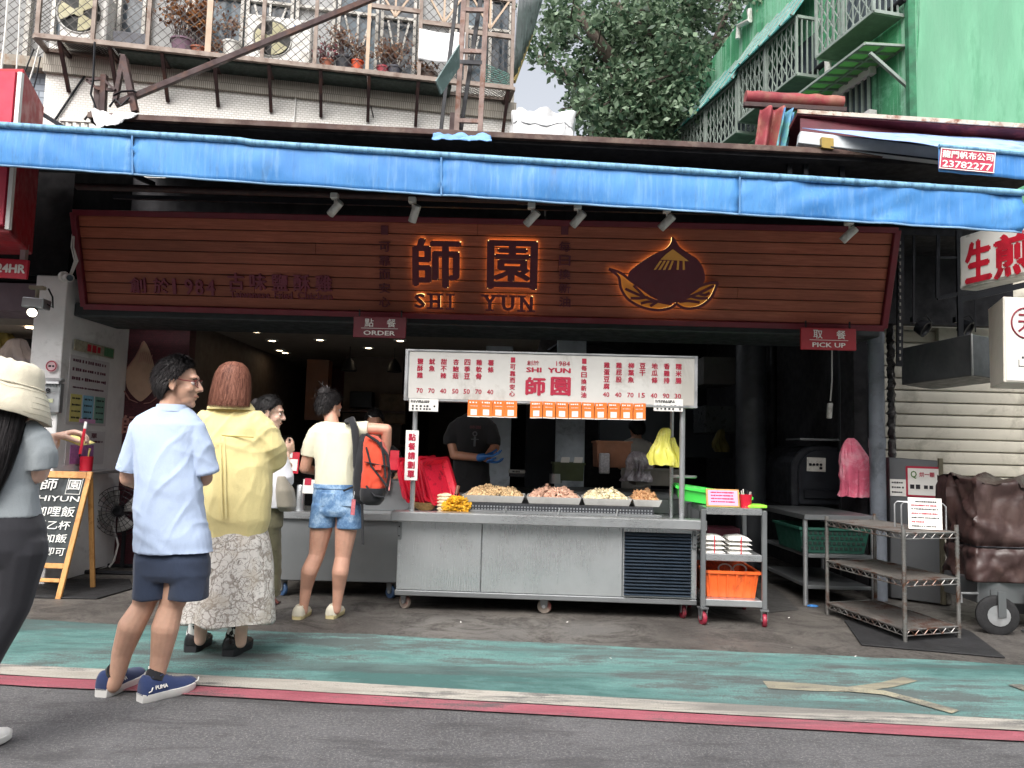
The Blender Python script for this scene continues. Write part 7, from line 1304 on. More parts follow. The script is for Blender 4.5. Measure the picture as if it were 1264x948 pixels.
# ---- man in the pale blue polo
def man():
    g = Fig(3.88); T = thing('person', 'short haired man in glasses, pale blue polo shirt and navy shorts', 'person', G(185, 850)); Mh = rot(R(-80), R(-2)); hc = g.p(221, 473); s = 1.03
    b = MB(); head_parts(b, hc, Mh, s); b.cone(g.p(215, 488), g.p(209, 512), .056, .062)
    g.rings(b, [(209, 508, 15, .1), (208, 522, 34, .13), (207, 545, 38, .17), (207, 590, 34, .17), (211, 650, 34, .17), (212, 690, 36, .18)])
    g.limb(b, [(178, 534, 0, .042), (163, 562, .02, .044), (158, 590, .06, .041), (172, 597, .26, .034)]); g.limb(b, [(238, 534, 0, .042), (249, 562, .02, .043), (252, 590, .06, .042), (226, 592, .27, .034)])
    hand(b, g.p(174, 597, .27), (.5, .75, .05), (.4, 0, .8), -1, .5); hand(b, g.p(224, 592, .28), (-.5, .75, .05), (-.4, 0, .8), 1, .5)
    g.limb(b, [(193, 700, 0, .088), (177, 748, .0, .054), (162, 773, -.02, .063), (151, 805, .0, .049), (144, 836, .0, .036), (140, 846, 0, .036)]); g.limb(b, [(230, 700, 0, .092), (211, 748, 0, .058), (204, 775, -.02, .065), (199, 806, .0, .05), (193, 838, 0, .036), (190, 848, 0, .036)])
    body = sculpt(b, 'body', SKIN, T, .0058, 3); face_bits(T, hc, Mh, s)
    z = lambda d: smooth01(-.02, .12, d.z - .34 * d.y + .22 if d.y > -.15 else d.z + .62) * (1 if d.y < .55 or d.z > .62 else smooth01(.62, .5, d.y))
    hair_cap('hair', T, hc, Mh, s, HAIRB, lambda d: smooth01(-.05, .1, (d.z - (.62 * smooth01(.1, .75, d.y) - .75 * smooth01(.05, -.45, d.y) - .12))), strips=5200, L=.02, grow=1.12, rough=.003)
    f = lambda x, y, zz: hc + Mh @ (V((x, y, zz)) * s)
    gl = MB(); gm_ = mat('glasses_frame', '6a1f22', .3)
    for sg in (-1, 1): MB().tube([f(sg * .081, -.012, .02), f(sg * .08, .03, .012), f(sg * .07, .085, .008)], .0024, 6).build('temple', gm_, T); MB().tube([f(sg * .036 + .026 * math.cos(a), .1 - .012 * abs(math.cos(a)), .002 + .02 * math.sin(a)) for a in np.linspace(0, 6.283, 20)], .0018, 6).build('rim', gm_, T); MB().cyl(f(sg * .036, .097, .002), f(sg * .036, .0975, .002), .024, 16).build('lens', mat('lens_glass', 'c8d0d4', .3, alpha=.05, spec=0), T)
    POLO = m_cloth('polo_blue', 'aebfda', .04, .2); b = MB()
    g.rings(b, [(212, 503, 21, .125), (211, 509, 29, .14), (209, 516, 38, .16), (208, 524, 43, .185), (206, 540, 41, .2), (206, 562, 38, .21), (207, 590, 38, .215), (209, 620, 40, .22), (211, 648, 43, .235), (214, 668, 46, .25), (215, 681, 46.5, .255)])
    g.sleeve(b, [(186, 518, 0, .045), (174, 530, 0, .058), (166, 552, .01, .058), (160, 580, .03, .06)]); g.sleeve(b, [(228, 518, 0, .045), (239, 529, 0, .058), (248, 553, .01, .06), (254, 584, .03, .062)])
    base = folds(3, .014, .9, .5)
    def dz(p):
        zz = p[2] + LOC[T.name].z; low = smooth01(1.0, .8, zz); return .004 + base(p) * (1. + .1 * low) + .0018 * math.sin(zz * 60 + p[0] * 22 + 5 * noise.noise((p[0] * 6, p[1] * 5, zz * 6))) * low
    sh = sculpt(b, 'polo_shirt', POLO, T, .0065, 3, dz)
    cl = MB(); cl.loft([ring(g.p(213, 508), .083, .073), ring(g.p(213.5, 499.5), .074, .066), ring(g.p(213.5, 499.5), .066, .058), ring(g.p(213, 507), .07, .06)]); cl.build('collar', POLO, sh, smooth=60)
    for q, d in ((g.p(160, 577, .03), (g.p(160, 580, .03) - g.p(166, 552, .01))), (g.p(253.8, 581, .03), g.p(254, 584, .03) - g.p(248, 553, .01))): dn = d.normalized(); MB().tube([q - dn * .012, q + dn * .012], [.0625, .063], 22).build('cuff', POLO, sh, smooth=60)
    SHN = m_cloth('shorts_navy', '2b364b', .08, .3, 200); b = MB(); g.rings(b, [(213, 672, 40, .19), (213, 690, 45, .23), (212, 708, 46, .235), (211, 717, 44, .2)]); g.rings(b, [(191, 690, 22, .2), (189, 712, 22.5, .2), (187, 739, 22.5, .195)], e=2.2); g.rings(b, [(234, 690, 22, .2), (233, 712, 23, .2), (232, 739, 24.5, .2)], e=2.2)
    sculpt(b, 'shorts', SHN, T, .007, 9, folds(8, .012, .9, -.6))
    NAVY = m_cloth('shoe_navy', '2b3a63', .1, .1, 320); SOLE = mat('sole_white', 'd8d6d2', .6, var=.06); SOCK = m_cloth('sock_black', '17181d', .1, 0, 320)
    for (h, t, an) in ((G(124, 861), G(174, 838), (143, 834)), (G(172, 867), G(240, 850), (192, 838))):
        o = shoe(T, h, t, NAVY, SOLE, .055, .112, .038, lace=NAVY, mark=True); an_ = g.p(*an); q = h + (t - h) * .23; MB().tube([V((an_.x, an_.y, .125)), V((q.x, q.y, .08))], [.043, .046], 16).build('sock', SOCK, T, smooth=50)
man()
# ---- woman in the yellow shirt
def yellow_woman():
    g = Fig(4.62); T = thing('person', 'woman with brown bob in oversized yellow shirt and marbled print skirt', 'person', G(275, 800)); Mh = rot(R(-14)); hc = g.p(289, 474); s = .98
    b = MB(); head_parts(b, hc, Mh, s); b.cone(g.p(287, 488), g.p(285, 510), .052, .056)
    g.rings(b, [(285, 505, 14, .09), (285, 520, 32, .13), (287, 560, 30, .17), (290, 620, 28, .17), (290, 660, 33, .19)])
    g.limb(b, [(318, 528, 0, .046), (336, 566, .03, .04), (326, 570, .28, .031)]); hand(b, g.p(326, 569, .3), (-.3, .9, .2), (-.6, 0, .5), 1, .6); g.limb(b, [(252, 528, 0, .046), (240, 570, .03, .04), (256, 570, .26, .031)]); hand(b, g.p(257, 569, .28), (.3, .9, .2), (.6, 0, .5), -1, .6)
    g.limb(b, [(276, 665, 0, .085), (258, 730, 0, .055), (249, 765, 0, .042), (247, 790, 0, .033)]); g.limb(b, [(304, 665, 0, .085), (301, 730, 0, .055), (298, 765, 0, .042), (297, 793, 0, .033)])
    sculpt(b, 'body', SKINP, T, .0065, 3); face_bits(T, hc, Mh, s)
    hair_flow('hair', T, hc, Mh, s, HAIRBR, [(.138, .012, .012, -.01), (.13, .045, .05, -.012), (.105, .076, .085, -.014), (.06, .098, .108, -.018), (.01, .11, .11, -.024), (-.05, .12, .105, -.034), (-.1, .128, .098, -.042), (-.132, .13, .09, -.046)], 5200, 5, .035)
    YS = m_cloth('shirt_yellow', 'd8ca90', .05, .3); b = MB()
    g.rings(b, [(285, 500, 21, .14), (285, 507, 30, .16), (284, 515, 42, .2), (284, 528, 50, .235), (286, 550, 48, .26), (289, 580, 47, .29), (291, 610, 45, .31), (292, 640, 42, .31), (291, 660, 37, .29), (288, 673, 30, .26)])
    g.sleeve(b, [(310, 516, 0, .07), (323, 530, 0, .088), (334, 552, .02, .093), (338, 566, .06, .085), (332, 572, .18, .07), (327, 571, .27, .05)]); g.sleeve(b, [(260, 516, 0, .07), (247, 530, 0, .085), (238, 556, .02, .085), (240, 570, .08, .075), (252, 572, .24, .05)])
    fl = folds(12, .018, .8, .6)
    sh = sculpt(b, 'shirt', YS, T, .0075, 3, fl)
    b = MB(); C_ = lambda y, k: ring(g.p(285.5, y, .0), k, k * .84)
    b.loft([C_(497, .098), C_(492.5, .094), C_(503, .135), C_(506, .137), C_(504, .128), C_(499, .09)]); b.build('collar', YS, sh, smooth=60)
    q = g.p(270, 538, -.128); MB().bar(g.p(250, 536, -.122), g.p(313, 540, -.128), .006, .004, up=(0, 1, 0)).build('yoke_seam', mat('yellow_seam', '9c8a48', .9), sh)
    for x in (272, 277): MB().tube([g.p(x, 540, -.13), g.p(x + 1, 580, -.152), g.p(x + 2, 640, -.163)], .006, 6).build('box_pleat', YS, sh, smooth=60)
    SK = m_skirt(); b = MB(); g.rings(b, [(291, 640, 34, .24), (289, 668, 42, .3), (287, 700, 47, .36), (285, 735, 51, .41), (283.5, 765, 53.5, .44)])
    def sd(p): t = math.atan2(p[1], p[0]); zz = p[2]; return .02 * (1 - zz / .9) * math.sin(t * 9 + 2.2 * noise.noise((zz * 2, t, 3))) + .008 * noise.noise((p[0] * 9, p[1] * 9, zz * 5))
    sculpt(b, 'skirt', SK, T, .008, 2, sd); 
    COW = NT('sock_cow'); v = COW.noise(26, 2, .4); COW.out(COW.mix(COW.ramp(v, [(.55, 0.), (.57, 1.)]), 'e2e0dc', '1a1a1c'), .9); BLK = mat('shoe_black', '141416', .35, var=.2); SB_ = mat('sole_black', '232427', .7, var=.15)
    for h, t, (ax, ay) in ((G(237, 806), G(262, 788), (247, 770)), (G(284, 811), G(316, 792), (298, 770))):
        h2 = h - (t - h).normalized() * .03; shoe(T, h2, h2 + (t - h2).normalized() * .27, BLK, SB_, .055, .115, .05, lace=PAPER if False else BLK); a_ = g.p(ax, ay); q = h2 + (t - h2).normalized() * .07; MB().tube([V((a_.x, a_.y, .25)), V((lerp(a_.x, q.x, .6), lerp(a_.y, q.y, .6), .16)), V((q.x, q.y, .1))], [.053, .05, .053], 18).build('sock', MATS['sock_cow'], T, smooth=50)
        for zz in (.245, .23): MB().lathe([(.052, -.004), (.0555, 0), (.052, .004)], (a_.x, a_.y, zz), 18).build('sock_stripe', mat('tan_stripe', 'a87a68', .9), T, smooth=50)
yellow_woman()
# ---- person in denim shorts with the orange backpack
def backpack_person():
    g = Fig(5.68); T = thing('person', 'person in cream t-shirt and blue denim shorts reaching into a backpack', 'person', G(398, 757)); Mh = rot(R(-38), R(-18)); hc = g.p(407, 503, .05); s = .97
    b = MB(); head_parts(b, hc, Mh, s); b.cone(g.p(408, 512, .02), g.p(410, 527, 0), .05, .055)
    g.rings(b, [(411, 522, 10, .09), (413, 532, 26, .13), (414, 560, 24, .16), (414, 598, 22, .16), (415, 625, 25, .19)])
    g.limb(b, [(437, 530, 0, .05), (458, 529, -.02, .044), (477, 530, -.02, .04), (477, 548, .02, .036), (474, 566, .06, .03)]); hand(b, g.p(474, 566, .06), (-.1, .25, -1), (-.8, .2, 0), 1, .55)
    g.limb(b, [(391, 532, 0, .05), (382, 556, .0, .044), (376, 578, .03, .04), (391, 582, .24, .03)]); hand(b, g.p(392, 582, .26), (.7, .7, .1), (.2, -.2, .9), -1, .6)
    g.limb(b, [(401, 625, 0, .09), (396, 655, 0, .08), (391, 685, 0, .057), (382, 705, -.03, .06), (378, 725, 0, .045), (375, 748, 0, .033), (374, 755, 0, .034)]); g.limb(b, [(429, 625, 0, .09), (427, 655, 0, .08), (423, 688, 0, .057), (420, 706, -.03, .06), (418, 726, 0, .045), (416, 746, 0, .033), (415, 753, 0, .034)])
    sculpt(b, 'body', m_skin('skin_warm', 'cc9c86'), T, .0062, 3); face_bits(T, hc, Mh, s)
    hair_cap('hair', T, hc, Mh, s, HAIRB, lambda d: smooth01(-.05, .1, d.z - (.6 * smooth01(.1, .75, d.y) - .8 * smooth01(.05, -.45, d.y) - .1)), strips=1200, L=.03, grow=1.14, seed=4)
    f = lambda x, y, zz: hc + Mh @ (V((x, y, zz)) * s)
    b = MB(); b.ball(f(.0, -.085, .085), (.052, .05, .05), 18, 12); rdm = random.Random(3)
    for i in range(90): a = rdm.uniform(0, 6.28); p0 = f(.045 * math.cos(a), -.085 + .03 * rdm.gauss(0, 1), .085 + .045 * math.sin(a)); p1 = p0 + Mh @ V((rdm.gauss(0, .03), rdm.gauss(-.015, .02), rdm.gauss(.0, .03))); b.add([p0 + V((.002, 0, 0)), p0 - V((.002, 0, 0)), p1], [(0, 1, 2)])
    b.build('hair_bun', HAIRB, T, smooth=60); MB().tube([f(.05, -.06, .08), f(.02, -.1, .14), f(-.05, -.06, .09)], .006, 8).build('hair_clip', mat('clip_dark', '2a2023', .3), T, smooth=60)
    CR = m_cloth('tee_cream', 'd9d6bf', .04, .2); b = MB()
    g.rings(b, [(411, 521, 15, .11), (412, 527, 24, .15), (413, 534, 28, .18), (414, 550, 27, .2), (414, 575, 25, .21), (414, 592, 25, .215), (414, 602, 25, .21)])
    g.sleeve(b, [(398, 527, 0, .05), (391, 535, 0, .064), (385, 548, 0, .066), (382, 563, .01, .064)]); g.sleeve(b, [(428, 527, 0, .05), (438, 531, -.01, .064), (449, 530, -.02, .064), (455, 530, -.02, .062)])
    sculpt(b, 't_shirt', CR, T, .0068, 3, folds(21, .013, .9, .5))
    DN = m_denim(); b = MB(); g.rings(b, [(414, 598, 25.5, .2), (415, 615, 28.5, .24), (415, 630, 29.5, .25), (415, 637, 29, .22)]); g.rings(b, [(400, 622, 14.5, .22), (399, 637, 15.5, .21), (397.5, 651, 16, .2)]); g.rings(b, [(430, 622, 14.5, .22), (431, 637, 15.5, .21), (431.5, 652, 16, .2)])
    sh = sculpt(b, 'denim_shorts', DN, T, .0068, 3, folds(31, .007, 1.2, -.3)); MB().loft([ring(g.p(414, 597.5), .158, .108), ring(g.p(414, 602.5), .16, .112)]).build('waistband', DN, sh, smooth=60)
    for x in (404, 427): q = g.p(x, 617, -.135); b = MB(); b.obox(q + V((0, .022, 0)), (.05, 0, 0), (0, .006, 0), (0, .0, .05)); b.build('back_pocket', DN, sh, bevel=.006)
    WS = mat('sneaker_cream', 'd8d2bf', .7, var=.08); WSS = mat('sneaker_sole', 'cdbf8f', .6, var=.08)
    for h, t in ((G(366, 766), G(386, 752)), (G(407, 765), G(428, 751))): h2 = h; shoe(T, h2, h2 + (t - h2).normalized() * .25, WS, WSS, .048, .09, .03, lace=PAPER)
    # backpack, slung on one shoulder
    BG = thing('backpack', 'orange and black backpack hanging open on one shoulder', 'backpack', g.p(460, 620, -.05)); OR_ = m_cloth('pack_orange', 'd2492f', .06, .2, 300); BKF = m_cloth('pack_black', '1c1d22', .12, .15, 300)
    b = MB(); b.loft([ring(g.p(x, y, -.09), hw * g.k, d / 2, e=3.2) for x, y, hw, d in ((460, 622, 8, .12), (459, 616, 13, .2), (461, 600, 15, .24), (464, 580, 16, .25), (464, 560, 15, .24), (461, 545, 12, .2), (458, 538, 7, .12))]); sculpt(b, 'main_pocket', OR_, BG, .007, 4, folds(41, .018, 1.3))
    b = MB(); b.loft([ring(g.p(x, y, -.05), hw * g.k, d / 2, e=3) for x, y, hw, d in ((450, 622, 7, .14), (447, 612, 10, .22), (446, 590, 9, .25), (448, 565, 8, .25), (450, 545, 8, .22), (452, 536, 5, .14))]); sculpt(b, 'back_panel', BKF, BG, .007, 4, folds(44, .005))
    MB().tube([g.p(428, 521, -.06), g.p(434, 518, -.1), g.p(438, 530, -.13), g.p(440, 550, -.14), g.p(440, 575, -.14), g.p(444, 598, -.12)], [.022, .026, .028, .028, .026, .016], 10).build('shoulder_strap', BKF, BG, smooth=60)
    for pts in ([(452, 552), (458, 575), (470, 590), (477, 600)], [(470, 545), (474, 568), (476, 590)], [(452, 600), (462, 612), (474, 614)]): MB().tube([g.p(x, y, -.225 + .02 * (abs(x - 462) / 12)) for x, y in pts], .008, 6).build('zip_strip', BKF, BG, smooth=60)
    b = MB(); b.loft([ring(g.p(x, y, -.1), hw * g.k, d / 2, e=3.2) for x, y, hw, d in ((460, 623, 8, .13), (459.5, 617, 13.5, .215), (461, 606, 15, .25), (462, 602, 15, .25))]); b.build('bottom_panel', BKF, BG, smooth=60); MB().tube([g.p(452, 536, -.2), g.p(466, 545, -.21), g.p(478, 562, -.19), g.p(481, 585, -.17), g.p(477, 606, -.16)], .011, 8).build('piping', BKF, BG, smooth=60); MB().bar(g.p(450, 570, -.222), g.p(480, 576, -.2), .025, .006).build('compression_strap', BKF, BG)
    MB().bar(g.p(447, 618, -.12), g.p(448, 672, -.1), .02, .006).build('loose_strap', BKF, BG); MB().tube([g.p(424, 606, -.13), g.p(433, 602, -.14), g.p(442, 600, -.13)], .007, 6).build('side_strap', BKF, BG)
    MB().obox(g.p(467, 577, -.225), (.022, 0, 0), (0, .006, 0), (0, 0, .018)).build('buckle', mat('buckle_red', 'c04434', .5), BG); q = g.p(436, 626, -.16); MB().obox(q, (.014, 0, -.002), (0, .003, 0), (.002, 0, .055)).build('key_tag', mat('tag_pink', 'b8656c', .6, var=.2, scale=60), BG); MB().tube([g.p(438, 606, -.15), g.p(436, 618, -.16)], .004, 6).build('tag_ring', ALU, BG)
backpack_person()
# ---- woman in white behind the yellow shirt
def white_woman():
    g = Fig(5.45); T = thing('person', 'dark haired woman in white top and olive trousers half hidden behind yellow shirt', 'person', G(322, 758)); Mh = rot(R(-80), R(-8)); hc = g.p(334, 510); s = .95
    b = MB(); head_parts(b, hc, Mh, s); b.cone(g.p(329, 520), g.p(324, 545), .048, .055); g.rings(b, [(324, 540, 12, .09), (323, 556, 26, .15), (322, 600, 22, .16), (322, 632, 24, .18)])
    g.limb(b, [(343, 562, 0, .042), (350, 588, .0, .036), (356, 575, .22, .03)]); hand(b, g.p(352, 560, .1), (.4, .6, .6), (-.4, .3, .2), 1, .6); g.limb(b, [(350, 588, 0, .036), (353, 562, .1, .028)])
    g.limb(b, [(314, 640, 0, .08), (314, 700, 0, .055), (314, 750, 0, .034)]); g.limb(b, [(334, 640, 0, .08), (334, 690, .1, .05), (334, 738, .15, .034)])
    for h, t in ((G(308, 766), G(322, 757)), (G(327, 752), G(340, 744))): d = (t - h).normalized(); b.cone(h + d * .04 + V((0, 0, .035)), h + d * .2 + V((0, 0, .025)), .034, .02)
    sculpt(b, 'body', SKINP, T, .0062, 3); face_bits(T, hc, Mh, s); hair_cap('hair', T, hc, Mh, s, HAIRB, lambda d: smooth01(-.05, .1, d.z - (.55 * smooth01(.1, .75, d.y) - .8 * smooth01(.05, -.45, d.y) - .1)), strips=900, L=.03, grow=1.13, seed=6)
    f = lambda x, y, zz: hc + Mh @ (V((x, y, zz)) * s); MB().ball(f(0, -.11, .05), (.04, .04, .042), 14, 10).build('hair_bun', HAIRB, T, smooth=60)
    b = MB(); g.rings(b, [(324, 542, 16, .13), (324, 552, 26, .17), (323, 575, 29, .2), (326, 600, 30, .23), (326, 626, 31, .24)]); g.sleeve(b, [(338, 552, 0, .05), (346, 570, 0, .062), (352, 590, 0, .062), (354, 598, .03, .05)]); sculpt(b, 'top', m_cloth('top_white', 'd5d6dc', .04, .25), T, .007, 3, folds(51, .011))
    b = MB(); g.rings(b, [(323, 620, 26, .2), (323, 650, 26, .22)]); g.rings(b, [(314, 640, 14, .2), (314, 700, 12, .16), (314, 742, 11, .15)]); g.rings(b, [(333, 640, 13, .2), (335, 690, 11.5, .16), (335, 735, 11, .15)]); sculpt(b, 'trousers', m_cloth('olive_cloth', '6a664f', .1, .3), T, .007, 3, folds(55, .009, 1.5, 0, 1.8))
    for h, t in ((G(308, 766), G(322, 757)), (G(327, 752), G(340, 744))): d = (t - h).normalized(); n_ = V((-d.y, d.x, 0)); MB().obox(h + d * .12 + V((0, 0, .008)), d * .13, n_ * .045, V((0, 0, .008))).build('sandal_sole', BROWNM, T, bevel=.006); MB().tube([h + d * .17 + n_ * .045 + V((0, 0, .012)), h + d * .16 + V((0, 0, .06)), h + d * .17 - n_ * .045 + V((0, 0, .012))], .012, 8).build('sandal_strap', mat('sandal_brown', '5a2f28', .6), T, smooth=60)
    o = thing('tote_bag', 'grey beige cloth tote bag hanging beside the woman in white', 'bag', g.p(353, 632)); b = MB(); b.loft([ring(g.p(x, y, -.02), hw * g.k, d / 2, e=3) for x, y, hw, d in ((354, 631, 8, .1), (354, 625, 10, .2), (352, 605, 9, .2), (349, 588, 5, .12))]); sculpt(b, 'bag', m_cloth('tote_grey', '8f897c', .06, .25), o, .007, 3, folds(58, .008)); MB().tube([g.p(349, 590, -.02), g.p(346, 570, -.06), g.p(338, 552, -.06)], .012, 8).build('strap', m_cloth('tote_grey', '8f897c') if False else MATS['tote_grey'], o, smooth=60)
white_woman()
# ---- customer in the bucket hat, cut by the left edge
def hat_woman():
    g = Fig(3.05); T = thing('person', 'long haired woman in cream bucket hat, grey t-shirt and dark leggings', 'person', G(-5, 900)); Mh = rot(R(-48), R(-12)); hc = g.p(8, 492); s = 1.
    b = MB(); head_parts(b, hc, Mh, s); b.cone(g.p(4, 508), g.p(0, 535), .05, .056); g.rings(b, [(0, 528, 18, .1), (-2, 545, 48, .14), (-4, 585, 42, .17), (-6, 625, 38, .17), (-8, 665, 46, .2)])
    g.limb(b, [(44, 548, .0, .048), (50, 572, .0, .042), (46, 585, .02, .039), (56, 560, .2, .033), (62, 543, .26, .028)]); W = g.p(64, 540, .27)
    tips, th = hand(b, W, (.82, .3, .28), (.25, .1, -1), -1, (.55, .6, .65, .7), 1.02, .04, .7)
    g.limb(b, [(-50, 548, .0, .048), (-58, 590, .02, .04), (10, 580, .3, .03)]); hand(b, g.p(30, 566, .3), (.8, .3, .2), (0, 0, 1), 1, .4)
    g.limb(b, [(16, 670, 0, .1), (12, 745, 0, .068), (-18, 800, -.02, .06), (-45, 868, 0, .035), (-48, 890, 0, .035)]); g.limb(b, [(-34, 670, 0, .1), (-40, 750, .1, .066), (-34, 810, .1, .06), (-28, 880, .05, .035)])
    sculpt(b, 'body', SKINP, T, .005, 3); face_bits(T, hc, Mh, s)
    hair_flow('hair', T, hc, rot(R(8)), s, HAIRB, [(.12, .03, .03, -.02), (.08, .082, .09, -.02), (.0, .092, .085, -.03), (-.1, .1, .07, -.075), (-.2, .1, .06, -.11), (-.3, .085, .05, -.125), (-.37, .06, .04, -.13)], 1500, 9, .1)
    HT = m_cloth('hat_cream', 'd3cbb6', .05, .25, 240); b = MB(); rows = []
    for zz, r in ((.148, .02), (.15, .07), (.138, .098), (.1, .112), (.062, .118), (.055, .121), (.03, .14), (-.01, .163), (-.05, .178), (-.054, .176), (-.01, .158), (.03, .134), (.055, .114), (.1, .106), (.13, .085), (.14, .03)):
        rows.append([hc + Mh @ (V((r * math.cos(t) * (1 + .03 * noise.noise((math.cos(t) * 2, math.sin(t) * 2, zz * 8))), -.01 + r * 1.08 * math.sin(t), zz + .012 * noise.noise((math.cos(t) * 2.5, math.sin(t) * 2.5, 4)) - (.02 * math.sin(t) if r > .15 else 0))) * s) for t in [2 * math.pi * i / 56 for i in range(56)]])
    b.loft(rows); ht = b.build('bucket_hat', HT, T, smooth=60)
    MB().tube([hc + Mh @ V((.123 * math.cos(t), -.01 + .132 * math.sin(t), .058)) for t in np.linspace(0, 6.283, 40)], .004, 6).build('hat_band', HT, ht, smooth=60)
    for k in range(5): MB().tube([hc + Mh @ V(((.135 + .0095 * k) * math.cos(t), -.01 + (.135 + .0095 * k) * 1.08 * math.sin(t), .042 - .022 * k + .012 * noise.noise((math.cos(t) * 2.5, math.sin(t) * 2.5, 4)))) for t in np.linspace(0, 6.283, 44)], .0007, 4).build('stitch_line', mat('stitch_tan', '9c917c', .9), ht)
    q = hc + Mh @ V((.03, -.145, .05)); MB().tube([q, q + Mh @ V((.02, -.012, .014)), q + Mh @ V((.035, 0, .0)), q + Mh @ V((.01, -.02, -.03))], .004, 6).build('hat_cord', PAPER, ht, smooth=60)
    TG = m_cloth('tee_grey', '8d9498', .05, .2); b = MB(); g.rings(b, [(0, 525, 22, .13), (-1, 532, 38, .16), (-2, 542, 50, .18), (-3, 565, 50, .21), (-5, 595, 47, .22), (-4, 620, 49, .23), (-3, 637, 51, .24)]); g.sleeve(b, [(28, 530, 0, .055), (42, 545, 0, .064), (49, 562, .005, .064), (50, 580, .01, .062)]); g.sleeve(b, [(-30, 530, 0, .055), (-46, 545, 0, .066), (-56, 580, .01, .064)])
    sculpt(b, 't_shirt', TG, T, .0065, 3, folds(61, .012, .8))
    LG = m_cloth('leggings_black', '25252b', .1, .05, 220); b = MB(); g.rings(b, [(-3, 628, 47, .22), (-2, 650, 52, .26), (-3, 675, 53, .27), (-6, 695, 50, .24)]); g.limb(b, [(22, 680, 0, .108), (12, 745, 0, .08), (-16, 800, -.02, .07), (-42, 866, 0, .046)]); g.limb(b, [(-34, 680, 0, .106), (-42, 750, .1, .078), (-38, 810, .1, .068), (-32, 872, .05, .045)]); sculpt(b, 'leggings', LG, T, .008, 4, folds(66, .003))
    shoe(T, G(-70, 930), G(14, 914), mat('sneaker_white', 'dedcd8', .6, var=.05), mat('sneaker_white_sole', 'd8d6d2', .6), .05, .085, .03); shoe(T, G(-48, 905), G(-20, 890), MATS['sneaker_white'], MATS['sneaker_white_sole'], .05, .085, .03)
    nip = lerp(tips[0], th, .5); pn = thing('red_pen', 'red and white pen held by the woman in the bucket hat', 'pen', nip); d = V((.05, .12, 1)).normalized(); a = nip - d * .055; MB().cyl(a, a + d * .11, .0065, 10).build('barrel', PLRED, pn, smooth=40); MB().cyl(a + d * .11, a + d * .14, .006, 10).build('cap', PAPER, pn, smooth=40); MB().cyl(a, a - d * .014, .005, 10, .0015).build('tip', DKMET, pn)
    c = g.p(82, 544, .36); b = MB(); b.grid(lambda u, v: c + V((-.06 + .15 * u, -.05 + .12 * v, .012 - .035 * u + .01 * math.sin(u * 3) + .015 * v)), 8, 6); b.build('order_slip', YELP, None, smooth=60, solid=.002, label='yellow order slip held by the woman in the bucket hat', cat='paper')
hat_woman()
